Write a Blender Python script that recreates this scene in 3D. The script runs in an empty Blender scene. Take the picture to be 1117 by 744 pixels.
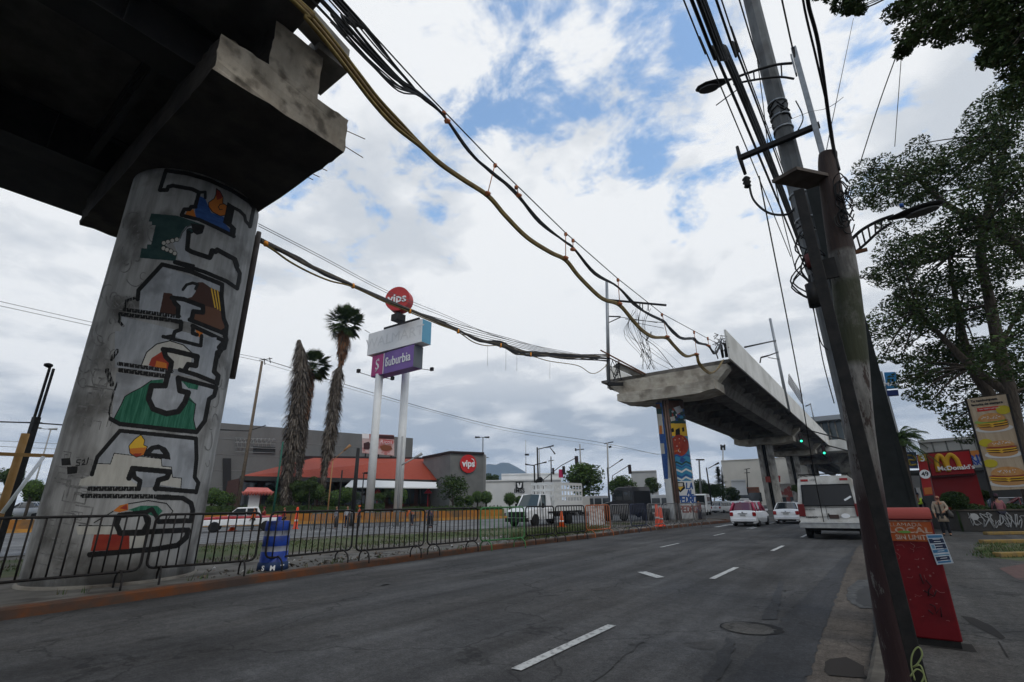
import bpy, math, random
import numpy as np
from mathutils import Vector, Matrix
random.seed(7); np.random.seed(7)
scn = bpy.context.scene
COL = scn.collection
# ---------------------------------------------------------------- camera maths
EYE = 1.65
def _cam():
    a = np.array([535.-558.5, 1155.+372, 0.]); b = np.array([966.-558.5, -(543.5-372), 0.])
    f = math.sqrt(-(a[0]*b[0]+a[1]*b[1])); a[2] = b[2] = -f
    Z = a/np.linalg.norm(a); Y = b/np.linalg.norm(b); Y = Y-Z*(Y@Z); Y /= np.linalg.norm(Y)
    return f, np.array([np.cross(Y, Z), Y, Z])
F, R = _cam()
CP = np.array([0, 0, EYE])
def ray(x, y): return R@np.array([x-558.5, -(y-372), -F])
def G(x, y, z=0.):
    d = ray(x, y); return Vector(CP+d*(z-EYE)/d[2])
def PX(x, y, X):
    d = ray(x, y); return Vector(CP+d*X/d[0])
def PY(x, y, Y):
    d = ray(x, y); return Vector(CP+d*Y/d[1])
def P(x, y, D):
    d = ray(x, y); return Vector(CP+d*D/math.hypot(d[0], d[1]))
def proj(p):
    c = R.T@(np.array(p).T-CP[:, None]); return 558.5+F*c[0]/-c[2], 372-F*c[1]/-c[2]
cam = bpy.data.cameras.new('camera'); camo = bpy.data.objects.new('camera', cam); COL.objects.link(camo)
cam.sensor_width = 36; cam.lens = F/1117*36; cam.clip_start = .05; cam.clip_end = 12000
m = Matrix.Identity(4)
for i in range(3):
    for j in range(3): m[i][j] = R[i][j]
m.translation = Vector(CP); camo.matrix_world = m
scn.camera = camo
scn.view_settings.view_transform = 'Standard'; scn.view_settings.look = 'None'
scn.view_settings.gamma = 1; scn.view_settings.exposure = 0
# ---------------------------------------------------------------- materials
def _new(name):
    mt = bpy.data.materials.new(name); mt.use_nodes = True
    nt = mt.node_tree; return mt, nt, nt.nodes['Principled BSDF']
_mc = {}
def mat(name, c1, c2=None, scale=3., rough=.8, metal=0., bump=0., stretch=(1, 1, 1), detail=5, lo=.35, hi=.65, c3=None, s3=.5, spec=.22, emit=None, coat=0):
    if name in _mc: return _mc[name]
    mt, nt, b = _new(name); N = nt.nodes; L = nt.links
    b.inputs['Roughness'].default_value = rough; b.inputs['Metallic'].default_value = metal
    b.inputs['Specular IOR Level'].default_value = spec
    b.inputs['Coat Weight'].default_value = coat
    b.inputs['Base Color'].default_value = (*c1, 1)
    if emit:
        b.inputs['Emission Color'].default_value = (*c1, 1); b.inputs['Emission Strength'].default_value = emit
    if c2 is not None or bump:
        tc = N.new('ShaderNodeTexCoord'); mp = N.new('ShaderNodeMapping'); mp.inputs['Scale'].default_value = stretch
        L.new(tc.outputs['Object'], mp.inputs['Vector'])
        nz = N.new('ShaderNodeTexNoise'); nz.inputs['Scale'].default_value = scale; nz.inputs['Detail'].default_value = detail
        nz.inputs['Roughness'].default_value = .65
        L.new(mp.outputs[0], nz.inputs['Vector'])
        if c2 is not None:
            rp = N.new('ShaderNodeValToRGB'); rp.color_ramp.elements[0].position = lo; rp.color_ramp.elements[1].position = hi
            rp.color_ramp.elements[0].color = (*c1, 1); rp.color_ramp.elements[1].color = (*c2, 1)
            L.new(nz.outputs[0], rp.inputs[0]); out = rp.outputs[0]
            if c3 is not None:
                n2 = N.new('ShaderNodeTexNoise'); n2.inputs['Scale'].default_value = s3; n2.inputs['Detail'].default_value = 6
                L.new(tc.outputs['Object'], n2.inputs['Vector'])
                r2 = N.new('ShaderNodeValToRGB'); r2.color_ramp.elements[0].position = .5; r2.color_ramp.elements[1].position = .66
                L.new(n2.outputs[0], r2.inputs[0])
                mx = N.new('ShaderNodeMix'); mx.data_type = 'RGBA'
                L.new(r2.outputs[0], mx.inputs[0]); L.new(out, mx.inputs[6]); mx.inputs[7].default_value = (*c3, 1); out = mx.outputs[2]
            L.new(out, b.inputs['Base Color'])
        if bump:
            bp = N.new('ShaderNodeBump'); bp.inputs['Strength'].default_value = bump; bp.inputs['Distance'].default_value = .03
            L.new(nz.outputs[0], bp.inputs['Height']); L.new(bp.outputs[0], b.inputs['Normal'])
    _mc[name] = mt; return mt
def flat(name, c, rough=.6, metal=0., spec=.22, emit=None, coat=0): return mat(name, c, rough=rough, metal=metal, spec=spec, emit=emit, coat=coat)
def s2l(r, g, b):
    f = lambda v: ((v/255+.055)/1.055)**2.4 if v > 10 else v/255/12.92
    return (f(r), f(g), f(b))

def asphalt(name, base, sc=1., streak=True, rough=.85, brown=None):
    mt, nt, b = _new(name); N = nt.nodes; L = nt.links
    tc = N.new('ShaderNodeTexCoord')
    def noise(scale, st=(1, 1, 1), det=4, ro=.6):
        mp = N.new('ShaderNodeMapping'); mp.inputs['Scale'].default_value = st; L.new(tc.outputs['Object'], mp.inputs[0])
        n = N.new('ShaderNodeTexNoise'); n.inputs['Scale'].default_value = scale; n.inputs['Detail'].default_value = det; n.inputs['Roughness'].default_value = ro
        L.new(mp.outputs[0], n.inputs[0]); return n.outputs[0]
    def ramp(s, p0, p1, v0, v1):
        r = N.new('ShaderNodeMapRange'); r.inputs[1].default_value = p0; r.inputs[2].default_value = p1; r.inputs[3].default_value = v0; r.inputs[4].default_value = v1
        L.new(s, r.inputs[0]); return r.outputs[0]
    def mul(a, c):
        k = N.new('ShaderNodeMath'); k.operation = 'MULTIPLY'; L.new(a, k.inputs[0]); L.new(c, k.inputs[1]); return k.outputs[0]
    fine = noise(55, det=6, ro=.8); v = ramp(fine, .3, .7, .4, 1.65)
    v = mul(v, ramp(noise(.35, det=6), .3, .7, .62, 1.4))
    v = mul(v, ramp(noise(1.6, (1, .07, 1), 6), .3, .7, .58, 1.42))
    v = mul(v, ramp(noise(6, (1, 1, 1), 8, .75), .3, .62, .72, 1.25))
    vo = N.new('ShaderNodeTexVoronoi'); vo.feature = 'DISTANCE_TO_EDGE'; vo.inputs['Scale'].default_value = .33
    wn = N.new('ShaderNodeTexNoise'); wn.inputs['Scale'].default_value = 1.2; wn.inputs['Detail'].default_value = 6; L.new(tc.outputs['Object'], wn.inputs[0])
    av = N.new('ShaderNodeMix'); av.data_type = 'RGBA'; av.inputs[0].default_value = .35
    L.new(tc.outputs['Object'], av.inputs[6]); 
    ml = N.new('ShaderNodeVectorMath'); ml.operation = 'MULTIPLY_ADD'; ml.inputs[1].default_value = (1.6, 1.6, 1.6)
    L.new(wn.outputs['Color'], ml.inputs[0]); L.new(tc.outputs['Object'], ml.inputs[2]); L.new(ml.outputs[0], vo.inputs['Vector'])
    cr = ramp(vo.outputs[0], .0, .012, .45, 1.); v = mul(v, cr)
    v = mul(v, ramp(noise(19, (1, 1, 1), 8, .85), .35, .65, .62, 1.4))
    v = mul(v, ramp(noise(2.3, (1, 1, 1), 4, .5), .66, .74, 1., .5))
    cc = N.new('ShaderNodeMix'); cc.data_type = 'RGBA'; cc.blend_type = 'MULTIPLY'; cc.inputs[0].default_value = 1
    if brown:
        bm = N.new('ShaderNodeMix'); bm.data_type = 'RGBA'; L.new(ramp(noise(.5, (1, .4, 1), 6), .4, .65, 0, 1), bm.inputs[0])
        bm.inputs[6].default_value = (*base, 1); bm.inputs[7].default_value = (*brown, 1); L.new(bm.outputs[2], cc.inputs[6])
    else: cc.inputs[6].default_value = (*base, 1)
    L.new(v, cc.inputs[7]); L.new(cc.outputs[2], b.inputs['Base Color'])
    b.inputs['Roughness'].default_value = rough; b.inputs['Specular IOR Level'].default_value = .18
    bp = N.new('ShaderNodeBump'); bp.inputs['Strength'].default_value = .5; bp.inputs['Distance'].default_value = .008
    L.new(fine, bp.inputs['Height']); L.new(bp.outputs[0], b.inputs['Normal'])
    return mt

M_concrete = mat('concrete', (.15, .138, .118), (.25, .235, .205), 1.3, .9, bump=.35, c3=(.07, .06, .05), s3=.8, detail=9)
M_conc_pale = mat('concrete_pale', (.33, .295, .24), (.46, .42, .345), 1.3, .9, bump=.35, c3=(.22, .19, .15), s3=.9, detail=9)
M_concrete_soffit = mat('concrete_soffit', (.05, .045, .04), (.09, .082, .073), 1.3, .9, bump=.35, c3=(.03, .027, .023), s3=.6, detail=9)  # concrete colour lowered to paint in the shade under the near deck
M_conc_streak = mat('concrete_streaked', (.2, .19, .175), (.36, .35, .32), 3., .9, bump=.2, stretch=(2.2, 2.2, .25), c3=(.13, .12, .11), s3=.7, detail=9)
M_parapet = mat('parapet_panel', (.58, .57, .53), (.68, .67, .63), 1.2, .8, bump=.1, stretch=(1, 1, .25), detail=8, c3=(.50, .49, .45), s3=.35)
M_pier_paint = mat('pier_whitewash', (.19, .186, .176), (.34, .336, .32), 1.4, .8, bump=.12, stretch=(3, 3, .35), detail=12, c3=(.095, .09, .082), s3=.9)
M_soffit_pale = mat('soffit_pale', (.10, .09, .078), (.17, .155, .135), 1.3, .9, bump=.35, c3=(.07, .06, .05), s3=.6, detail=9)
M_steel_dark = mat('girder_steel', (.018, .017, .016), (.03, .027, .025), 2, .7, .2, bump=.1)
M_rust = mat('rusty_steel', (.09, .04, .02), (.18, .08, .04), 6, .8, .3, bump=.2)
M_galv = mat('galvanised_steel', (.20, .215, .225), (.30, .315, .325), 7, .5, .55, bump=.05)
M_black = flat('black_rubber', (.012, .012, .012), .6)
M_blackpaint = mat('black_paint', (.007, .007, .007), (.02, .018, .016), 12, .6)
M_cable = flat('black_cable', (.02, .02, .021), .55)
M_cable_grey = flat('grey_cable', (.12, .12, .12), .6)
M_yellow_hose = mat('yellow_conduit', (.10, .068, .02), (.24, .17, .05), 3, .65)
M_white_plastic = flat('white_plastic', (.7, .7, .68), .4)
M_orange_tie = flat('orange_strap', (.75, .28, .03), .6)
M_dirt = mat('packed_dirt', (.055, .047, .037), (.12, .105, .088), 2.2, .95, bump=.6, detail=10, c3=(.15, .14, .125), s3=.7)
M_pave = asphalt('pavement_concrete', (.055, .053, .049), rough=.9, brown=(.046, .042, .037))
M_asphalt = asphalt('asphalt', (.050, .0495, .049), brown=(.042, .040, .0375))
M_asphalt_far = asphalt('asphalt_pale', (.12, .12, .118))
M_curb = mat('curb_paint', (.12, .040, .013), (.055, .04, .03), 2.6, .9, bump=.5, detail=10, c3=(.05, .035, .028), s3=1.1)
M_curb_plain = mat('curb_concrete', (.055, .048, .038), (.11, .098, .08), 4, .9, bump=.4)
M_orange_wall = mat('orange_painted_wall', (.42, .165, .025), (.30, .125, .03), 1.5, .9, detail=9, c3=(.16, .10, .05), s3=.6)
M_grass = mat('grass_ground', (.04, .065, .018), (.085, .085, .04), 1.2, .95, bump=.5, detail=10, c3=(.09, .078, .058), s3=.5)
M_leaf_a = mat('leaf_dark', (.022, .04, .014), (.05, .078, .026), .9, .75, spec=.08)
M_leaf_b = mat('leaf_mid', (.04, .065, .02), (.075, .11, .035), .9, .75, spec=.08)
M_leaf_c = mat('leaf_bright', (.06, .11, .02), (.10, .165, .04), 1.2, .75, spec=.08)
M_leaf_dry = mat('palm_thatch', (.07, .056, .044), (.15, .125, .10), 3, .95)
M_leaf_rusty = mat('palm_rusty', (.17, .075, .035), (.26, .13, .065), 3, .95)
M_bark = mat('bark', (.035, .028, .021), (.085, .07, .056), 5, .95, bump=.8, stretch=(3, 3, .5), detail=9)
M_glass = flat('window_glass', (.02, .025, .028), .06, 0, .8)
M_glass_teal = flat('window_glass_teal', (.03, .05, .05), .08, 0, .8)
M_tyre = flat('tyre_rubber', (.015, .015, .015), .85)
M_rim = flat('wheel_rim', (.30, .30, .31), .35, .8)
M_white_car = mat('white_car_paint', (.78, .78, .77), (.70, .70, .69), 1.5, .3, coat=.4)
M_white_dirty = mat('worn_white_paint', (.60, .59, .55), (.42, .405, .37), 2.5, .5, detail=10, c3=(.33, .31, .27), s3=1.1)
M_chrome = flat('chrome', (.5, .5, .5), .25, .9)
M_taill = flat('tail_light_red', (.28, .012, .012), .25, coat=.5)
M_magenta = flat('taxi_magenta_paint', (.38, .025, .07), .35, coat=.4)
M_plate = flat('number_plate', (.5, .5, .48), .5)
M_text_dark = flat('dark_lettering', (.03, .03, .03), .6)
M_text_white = flat('white_lettering', (.75, .75, .74), .6)

# ---------------------------------------------------------------- mesh builder
class MB:
    def __init__(s): s.v = []; s.f = []; s.m = []; s.sm = []
    def add(s, vs, fs, mi=0, sm=False):
        o = len(s.v); s.v += [tuple(v) for v in vs]
        for f in fs: s.f.append(tuple(i+o for i in f)); s.m.append(mi); s.sm.append(sm)
        return s
    def box(s, c, d, rz=0., mi=0, M=None, taper=1.):
        c = Vector(c); h = [x/2 for x in d]; vs = []
        for z in (-1, 1):
            t = 1. if z < 0 else taper
            for x, y in ((-1, -1), (1, -1), (1, 1), (-1, 1)): vs.append(Vector((x*h[0]*t, y*h[1]*t, z*h[2])))
        q = Matrix.Rotation(rz, 3, 'Z') if M is None else M
        vs = [q@v+c for v in vs]
        return s.add(vs, [(0, 3, 2, 1), (4, 5, 6, 7), (0, 1, 5, 4), (1, 2, 6, 5), (2, 3, 7, 6), (3, 0, 4, 7)], mi)
    def hexa(s, b, t, mi=0):   # bottom 4, top 4 points
        return s.add(list(b)+list(t), [(0, 3, 2, 1), (4, 5, 6, 7), (0, 1, 5, 4), (1, 2, 6, 5), (2, 3, 7, 6), (3, 0, 4, 7)], mi)
    def beam(s, a, b, w, h, mi=0, up=(0, 0, 1)):
        a = Vector(a); b = Vector(b); d = (b-a); L = d.length; d.normalize(); u = Vector(up)
        if abs(d.dot(u)) > .98: u = Vector((1, 0, 0))
        x = d.cross(u).normalized(); z = x.cross(d)
        M = Matrix((x, d, z)).transposed()
        return s.box((a+b)/2, (w, L, h), mi=mi, M=M)
    def tube(s, pts, r, n=8, mi=0, cap=True, sm=True):
        pts = [Vector(p) for p in pts]; k = len(pts)
        if not hasattr(r, '__len__'): r = [r]*k
        d0 = (pts[1]-pts[0]).normalized(); u = Vector((0, 0, 1)) if abs(d0.z) < .9 else Vector((1, 0, 0))
        x = d0.cross(u).normalized(); o = len(s.v); vs = []
        for i in range(k):
            a = pts[max(0, i-1)]; b = pts[min(k-1, i+1)]; d = (b-a)
            d = d.normalized() if d.length > 1e-9 else d0
            x = (x-d*x.dot(d)); x = x.normalized() if x.length > 1e-6 else d.orthogonal().normalized()
            y = d.cross(x)
            for j in range(n):
                t = 2*math.pi*j/n; vs.append(pts[i]+(x*math.cos(t)+y*math.sin(t))*r[i])
        fs = []
        for i in range(k-1):
            for j in range(n):
                j2 = (j+1) % n; fs.append((i*n+j, i*n+j2, (i+1)*n+j2, (i+1)*n+j))
        s.add(vs, fs, mi, sm)
        if cap:
            for q, rev in ((0, True), (k-1, False)):
                f = tuple(o+q*n+j for j in range(n)); s.f.append(f[::-1] if rev else f); s.m.append(mi); s.sm.append(False)
        return s
    def lathe(s, prof, n=24, c=(0, 0, 0), mi=0, M=None, sm=True, mfun=None):
        c = Vector(c); vs = []; fs = []
        for r, z in prof:
            for j in range(n):
                t = 2*math.pi*j/n; v = Vector((r*math.cos(t), r*math.sin(t), z)); vs.append((M@v if M else v)+c)
        o = len(s.v); s.v += [tuple(v) for v in vs]
        for i in range(len(prof)-1):
            for j in range(n):
                j2 = (j+1) % n; s.f.append((o+i*n+j, o+i*n+j2, o+(i+1)*n+j2, o+(i+1)*n+j)); s.m.append(mfun(i) if mfun else mi); s.sm.append(sm)
        for i, rev in ((0, True), (len(prof)-1, False)):
            if prof[i][0] > 1e-6:
                f = tuple(o+i*n+j for j in range(n)); s.f.append(f[::-1] if rev else f); s.m.append(mfun(min(i, len(prof)-2)) if mfun else mi); s.sm.append(False)
        return s
    def prism(s, poly, z0, z1, mi=0, mside=None):
        n = len(poly); vs = [(p[0], p[1], z0) for p in poly]+[(p[0], p[1], z1) for p in poly]
        s.add(vs, [tuple(range(n))[::-1], tuple(range(n, 2*n))], mi)
        o = len(s.v)-2*n
        for i in range(n):
            j = (i+1) % n; s.f.append((o+i, o+j, o+n+j, o+n+i)); s.m.append(mi if mside is None else mside); s.sm.append(False)
        return s
    def slabpoly(s, pts, vec, mi=0):   # polygon of 3d points extruded along vec
        n = len(pts); pts = [Vector(p) for p in pts]; vec = Vector(vec)
        return s.add(pts+[p+vec for p in pts], [tuple(range(n))[::-1], tuple(range(n, 2*n))]+[(i, (i+1) % n, n+(i+1) % n, n+i) for i in range(n)], mi)
    def build(s, name, mats, parent=None, world=False, bevel=0, subsurf=0):
        if not isinstance(mats, (list, tuple)): mats = [mats]
        vs = s.v
        if world and parent is not None:
            iv = wmat(parent).inverted(); vs = [iv@Vector(v) for v in vs]
        me = bpy.data.meshes.new(name); me.from_pydata([tuple(v) for v in vs], [], s.f)
        for mt in mats: me.materials.append(mt)
        me.polygons.foreach_set('material_index', s.m); me.polygons.foreach_set('use_smooth', s.sm); me.update()
        o = bpy.data.objects.new(name, me); COL.objects.link(o)
        if parent is not None: o.parent = parent
        if bevel:
            b = o.modifiers.new('bevel', 'BEVEL'); b.width = bevel; b.segments = 2; b.limit_method = 'ANGLE'; b.angle_limit = math.radians(40)
        if subsurf:
            b = o.modifiers.new('sub', 'SUBSURF'); b.levels = subsurf; b.render_levels = subsurf
        return o
def wmat(o):
    m = Matrix.Translation(o.location)@o.rotation_euler.to_matrix().to_4x4()@Matrix.Diagonal((*o.scale, 1))
    return wmat(o.parent)@m if o.parent else m
def thing(name, label, cat, loc=(0, 0, 0), rz=0., group=None):
    o = bpy.data.objects.new(name, None); COL.objects.link(o); o.location = loc; o.rotation_euler = (0, 0, rz)
    o.empty_display_size = .2
    o['label'] = label; o['category'] = cat
    if group: o['group'] = group
    return o
def tag(o, label, cat, group=None):
    o['label'] = label; o['category'] = cat
    if group: o['group'] = group
    return o
def struct(o): o['kind'] = 'structure'; return o
def kids(o): return [c for c in bpy.data.objects if c.parent is o]
def dup(o, loc=None, rz=None, label=None, parent=None, scale=None):
    c = o.copy(); COL.objects.link(c); c.parent = parent
    if loc is not None: c.location = loc
    if rz is not None: c.rotation_euler = (0, 0, rz)
    if label: c['label'] = label
    if scale: c.scale = (scale,)*3 if not hasattr(scale, '__len__') else scale
    for k in kids(o): dup(k, parent=c)
    return c
_tc = {}
def text_mesh(txt, size, ext=.01, bold=0., align='CENTER', sx=1.):
    k = (txt, round(ext/size, 4), bold, align)
    cu = bpy.data.curves.new('t', 'FONT'); cu.body = txt; cu.size = size; cu.extrude = ext; cu.offset = bold
    cu.align_x = align; cu.align_y = 'CENTER'; cu.resolution_u = 3
    ob = bpy.data.objects.new('t', cu); dg = bpy.context.evaluated_depsgraph_get()
    me = bpy.data.meshes.new_from_object(ob)
    vs = [Vector((v.co.x*sx, v.co.y, v.co.z)) for v in me.vertices]; fs = [tuple(p.vertices) for p in me.polygons]
    bpy.data.objects.remove(ob); bpy.data.curves.remove(cu); bpy.data.meshes.remove(me)
    return vs, fs
def put_text(mb, txt, c, right, up, size, ext=.01, bold=0., mi=0, sx=1., align='CENTER'):
    vs, fs = text_mesh(txt, size, ext, bold, align, sx); right = Vector(right).normalized(); up = Vector(up); up = (up-right*up.dot(right)).normalized(); n = right.cross(up)
    c = Vector(c); mb.add([c+right*v.x+up*v.y+n*v.z for v in vs], fs, mi); return mb
def disc(mb, c, right, up, rx, ry, n=28, ext=.02, mi=0):
    right = Vector(right).normalized(); up = Vector(up).normalized(); nn = right.cross(up); c = Vector(c)
    pts = [c+right*rx*math.cos(2*math.pi*i/n)+up*ry*math.sin(2*math.pi*i/n) for i in range(n)]
    return mb.slabpoly(pts, nn*ext, mi)
def smooth(pts, k=6):   # catmull-rom
    pts = [Vector(p) for p in pts]; out = []
    for i in range(len(pts)-1):
        a = pts[max(0, i-1)]; b = pts[i]; c = pts[i+1]; d = pts[min(len(pts)-1, i+2)]
        for j in range(k):
            t = j/k; out.append(.5*((2*b)+(c-a)*t+(2*a-5*b+4*c-d)*t*t+(3*b-a-3*c+d)*t**3))
    out.append(pts[-1]); return out

# ---------------------------------------------------------------- world, sun
SUN_EL, SUN_AZ = math.radians(52), math.radians(108)   # azimuth clockwise from +Y
w = bpy.data.worlds.new('World'); scn.world = w; w.use_nodes = True
nt = w.node_tree; N = nt.nodes; L = nt.links
bg = N['Background']; bg.inputs[1].default_value = .1
sky = N.new('ShaderNodeTexSky'); sky.sky_type = 'NISHITA'; sky.sun_disc = False; sky.sun_elevation = SUN_EL; sky.sun_rotation = SUN_AZ
sky.air_density = 1.3; sky.dust_density = 1.5
tc = N.new('ShaderNodeTexCoord'); sp = N.new('ShaderNodeSeparateXYZ'); L.new(tc.outputs['Generated'], sp.inputs[0])
def mth(op, a, b=None, c=None):
    k = N.new('ShaderNodeMath'); k.operation = op
    for i, x in enumerate((a, b, c)):
        if x is None: continue
        if isinstance(x, (int, float)): k.inputs[i].default_value = x
        else: L.new(x, k.inputs[i])
    return k.outputs[0]
zc = mth('MAXIMUM', sp.outputs[2], 0.0)
den = mth('ADD', zc, .16)
cb = N.new('ShaderNodeCombineXYZ'); L.new(mth('DIVIDE', sp.outputs[0], den), cb.inputs[0]); L.new(mth('DIVIDE', sp.outputs[1], den), cb.inputs[1])
def wn(scale, det, ro, loc=(0, 0, 0), dist=0.):
    mp = N.new('ShaderNodeMapping'); mp.inputs['Location'].default_value = loc; L.new(cb.outputs[0], mp.inputs[0])
    n = N.new('ShaderNodeTexNoise'); n.inputs['Scale'].default_value = scale; n.inputs['Detail'].default_value = det; n.inputs['Roughness'].default_value = ro; n.inputs['Distortion'].default_value = dist
    L.new(mp.outputs[0], n.inputs[0]); return n.outputs[0]
def mr(s, a, b, c, d, sm=True):
    k = N.new('ShaderNodeMapRange'); k.interpolation_type = 'SMOOTHSTEP' if sm else 'LINEAR'
    for i, x in zip((1, 2, 3, 4), (a, b, c, d)): k.inputs[i].default_value = x
    L.new(s, k.inputs[0]); return k.outputs[0]
n1 = wn(1.5, 10, .58, (3.1, 1.7, 0), .2); n2 = wn(5.2, 9, .6, (5, 2, 4), .3)
cov = mth('ADD', mth('ADD', mth('MULTIPLY', n1, .46), mth('MULTIPLY', n2, .44)), mth('MULTIPLY', wn(13, 6, .6, (2, 7, 1), .1), .10))
# fewer gaps towards the horizon
cov = mth('ADD', cov, mr(zc, .22, .66, .20, .0))
maskc = mr(cov, .448, .53, 0, 1)
# cloud shading: white tops, blue grey bellies (more of them low down)
sh = wn(1.7, 7, .55, (9, 4, 2), .1)
vb = mth('ADD', mr(sh, .36, .62, 0, 1), mr(zc, .09, .26, -.50, .42))
low = mr(mth('ADD', zc, mth('MULTIPLY', mth('SUBTRACT', wn(2.2, 6, .6, (1, 8, 3)), .5), .12)), .045, .12, .75, 0.)
vb = mth('ADD', vb, low)
vb = mr(vb, 0, 1, 0, 1, False)
cm = N.new('ShaderNodeMix'); cm.data_type = 'RGBA'; L.new(vb, cm.inputs[0])
cm.inputs[6].default_value = (4.3, 4.9, 5.7, 1); cm.inputs[7].default_value = (9.3, 9.5, 9.7, 1)
fin = N.new('ShaderNodeMix'); fin.data_type = 'RGBA'; L.new(maskc, fin.inputs[0])
skb = N.new('ShaderNodeMix'); skb.data_type = 'RGBA'; skb.blend_type = 'MULTIPLY'; skb.inputs[0].default_value = 1; skb.inputs[7].default_value = (2.2, 2.4, 2.45, 1)
L.new(sky.outputs[0], skb.inputs[6])
L.new(skb.outputs[2], fin.inputs[6]); L.new(cm.outputs[2], fin.inputs[7]); L.new(fin.outputs[2], bg.inputs[0])
sl = bpy.data.lights.new('sun', 'SUN'); sl.energy = .7; sl.angle = math.radians(12); sl.color = (1, .96, .9)
so = bpy.data.objects.new('sun', sl); COL.objects.link(so)
sd = Vector((math.sin(SUN_AZ)*math.cos(SUN_EL), math.cos(SUN_AZ)*math.cos(SUN_EL), math.sin(SUN_EL)))
so.rotation_euler = sd.to_track_quat('Z', 'Y').to_euler()
# ================================================================ SETTING
def sheet(name, pts, z, mt, kind='structure', parent=None):
    mb = MB(); n = len(pts); mb.add([(p[0], p[1], z) for p in pts], [tuple(range(n))]); o = mb.build(name, mt, parent)
    if parent is None: o['kind'] = kind
    return o
sheet('ground', [(-4000, -4000), (4000, -4000), (4000, 4000), (-4000, 4000)], -.03, mat('far_ground', (.10, .10, .09), (.15, .145, .13), .05, .95))
sheet('road', [(-140, -40), (-.45, -40), (-.45, 62), (60, 62), (60, 76), (-.45, 76), (-.45, 420), (-140, 420)], 0., M_asphalt)
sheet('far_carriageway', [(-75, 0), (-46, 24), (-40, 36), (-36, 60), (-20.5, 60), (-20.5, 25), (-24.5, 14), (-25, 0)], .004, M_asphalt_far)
# median island
NEAR = [(-11.4, -25), (-11.55, -5), (-11.75, 1.5), (-12.0, 5), (-12.3, 9.5), (-12.45, 15), (-12.1, 21.5), (-11.9, 28.5), (-11.3, 36), (-10.7, 41), (-10.5, 43.5), (-11.1, 45.5), (-12.6, 46.5)]
FARE = [(-14.6, 45), (-16.2, 41), (-18.6, 36), (-19.6, 31), (-20.8, 25), (-24.2, 15), (-25, 5), (-26, -25)]
def curb_line(name, pts, w, z, mt, zi=.0):
    mb = MB(); pts = [Vector((p[0], p[1], 0)) for p in pts]; pts = smooth(pts, 6); offs = []
    for i, p in enumerate(pts):
        d = (pts[min(i+1, len(pts)-1)]-pts[max(i-1, 0)]).normalized(); offs.append(Vector((-d.y, d.x, 0)))
    rng = random.Random(3); vs = []; fs = []
    for i, (p, nrm) in enumerate(zip(pts, offs)):
        j = rng.uniform(-.012, .012)
        for u, h in ((-.015+j, -.02), (0+j, z-.03), (.03, z+j*.4), (w, z+j*.3), (w, -.02)): q = p+nrm*u; vs.append((q.x, q.y, h))
    for i in range(len(pts)-1):
        for k in range(4): fs.append((i*5+k, (i+1)*5+k, (i+1)*5+k+1, i*5+k+1))
    mb.add(vs, [f[::-1] for f in fs], 0, False); return struct(mb.build(name, mt))
curb_line('median_kerb', NEAR+FARE[:1], .22, .17, M_curb)
med = [(p[0]-.2, p[1]) for p in NEAR[:-2]]+[(-11.7, 45.3), (-12.6, 46.2)]+FARE
sheet('median', med, .155, M_dirt)
mb = MB(); fr = [Vector((p[0], p[1], 0)) for p in FARE]
for a, b in zip(fr[:-1], fr[1:]): mb.beam(a+Vector((0, 0, .08)), b+Vector((0, 0, .08)), .2, .2)
struct(mb.build('far_kerb', M_curb_plain))
sheet('grass_strip', [(-17.2, -10), (-17.3, 8), (-17.0, 15), (-15.6, 24), (-14.4, 31), (-17.6, 33), (-19.4, 26), (-22.6, 15), (-23.2, 5), (-23.5, -10)], .162, M_grass)
sheet('median_path', [(-12.3, -10), (-12.4, 5), (-12.75, 12), (-12.7, 20), (-14.0, 20), (-14.3, 12), (-16.4, 7), (-16.8, -10)], .160, mat('worn_path', (.08, .076, .068), (.13, .123, .11), 2, .95, bump=.3, detail=9, c3=(.05, .045, .04), s3=1.3))
# right pavement and kerb
pav = [(-.25, -25), (-.25, 55), (1.5, 60), (60, 60), (60, -25)]
sheet('pavement', pav, .12, M_pave)
curb_line('pavement_kerb', [(60, 60.2), (2, 60.1), (.2, 58.8), (-.42, 55), (-.42, 40), (-.44, 20), (-.43, 8), (-.5, 2), (-.5, -25)], .25, .135, M_curb_plain)
# irregular sheets on the road
def blob(name, px, z, mt, jit=.03, cuts=10, zz=0.):
    pts = [G(u, v, zz) for u, v in px]; rng = random.Random(len(px)+int(px[0][0])); out = []
    for i, p in enumerate(pts):
        q = pts[(i+1) % len(pts)]; L_ = (q-p).length; n = max(1, min(40, int(L_/.12)))
        for k in range(n):
            t = k/n; o = p.lerp(q, t); out.append((o.x+rng.uniform(-jit, jit), o.y+rng.uniform(-jit, jit)))
    return sheet(name, out, z, mt)
def c8(u, v): return (560+.358*u, 560+.358*v)
M_tar = asphalt('tar_patch', (.027, .0275, .029), rough=.75)
M_dusty = asphalt('dusty_gutter', (.078, .066, .054), rough=.9, brown=(.06, .05, .041))
blob('gutter_strip', [c8(*p) for p in [(880, 560), (1063, 560), (1083, 514), (1098, 330), (1085, 180), (1060, 95), (1040, 110), (1010, 180), (940, 370), (890, 514)]], .004, M_dusty, .015)
blob('tar_patch', [c8(*p) for p in [(600, 560), (870, 560), (893, 514), (943, 370), (1012, 180), (1045, 105), (1000, 140), (930, 215), (830, 310), (760, 390), (690, 480), (650, 514)]], .008, M_tar, .03)
blob('tar_patch', [c8(*p) for p in [(545, 560), (590, 560), (625, 514), (660, 450), (680, 390), (655, 380), (620, 440), (575, 514)]], .008, M_tar, .03)
blob('tar_patch', [c8(*p) for p in [(755, 325), (800, 325), (812, 280), (825, 210), (812, 205), (790, 260)]], .008, M_tar, .02)
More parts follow.
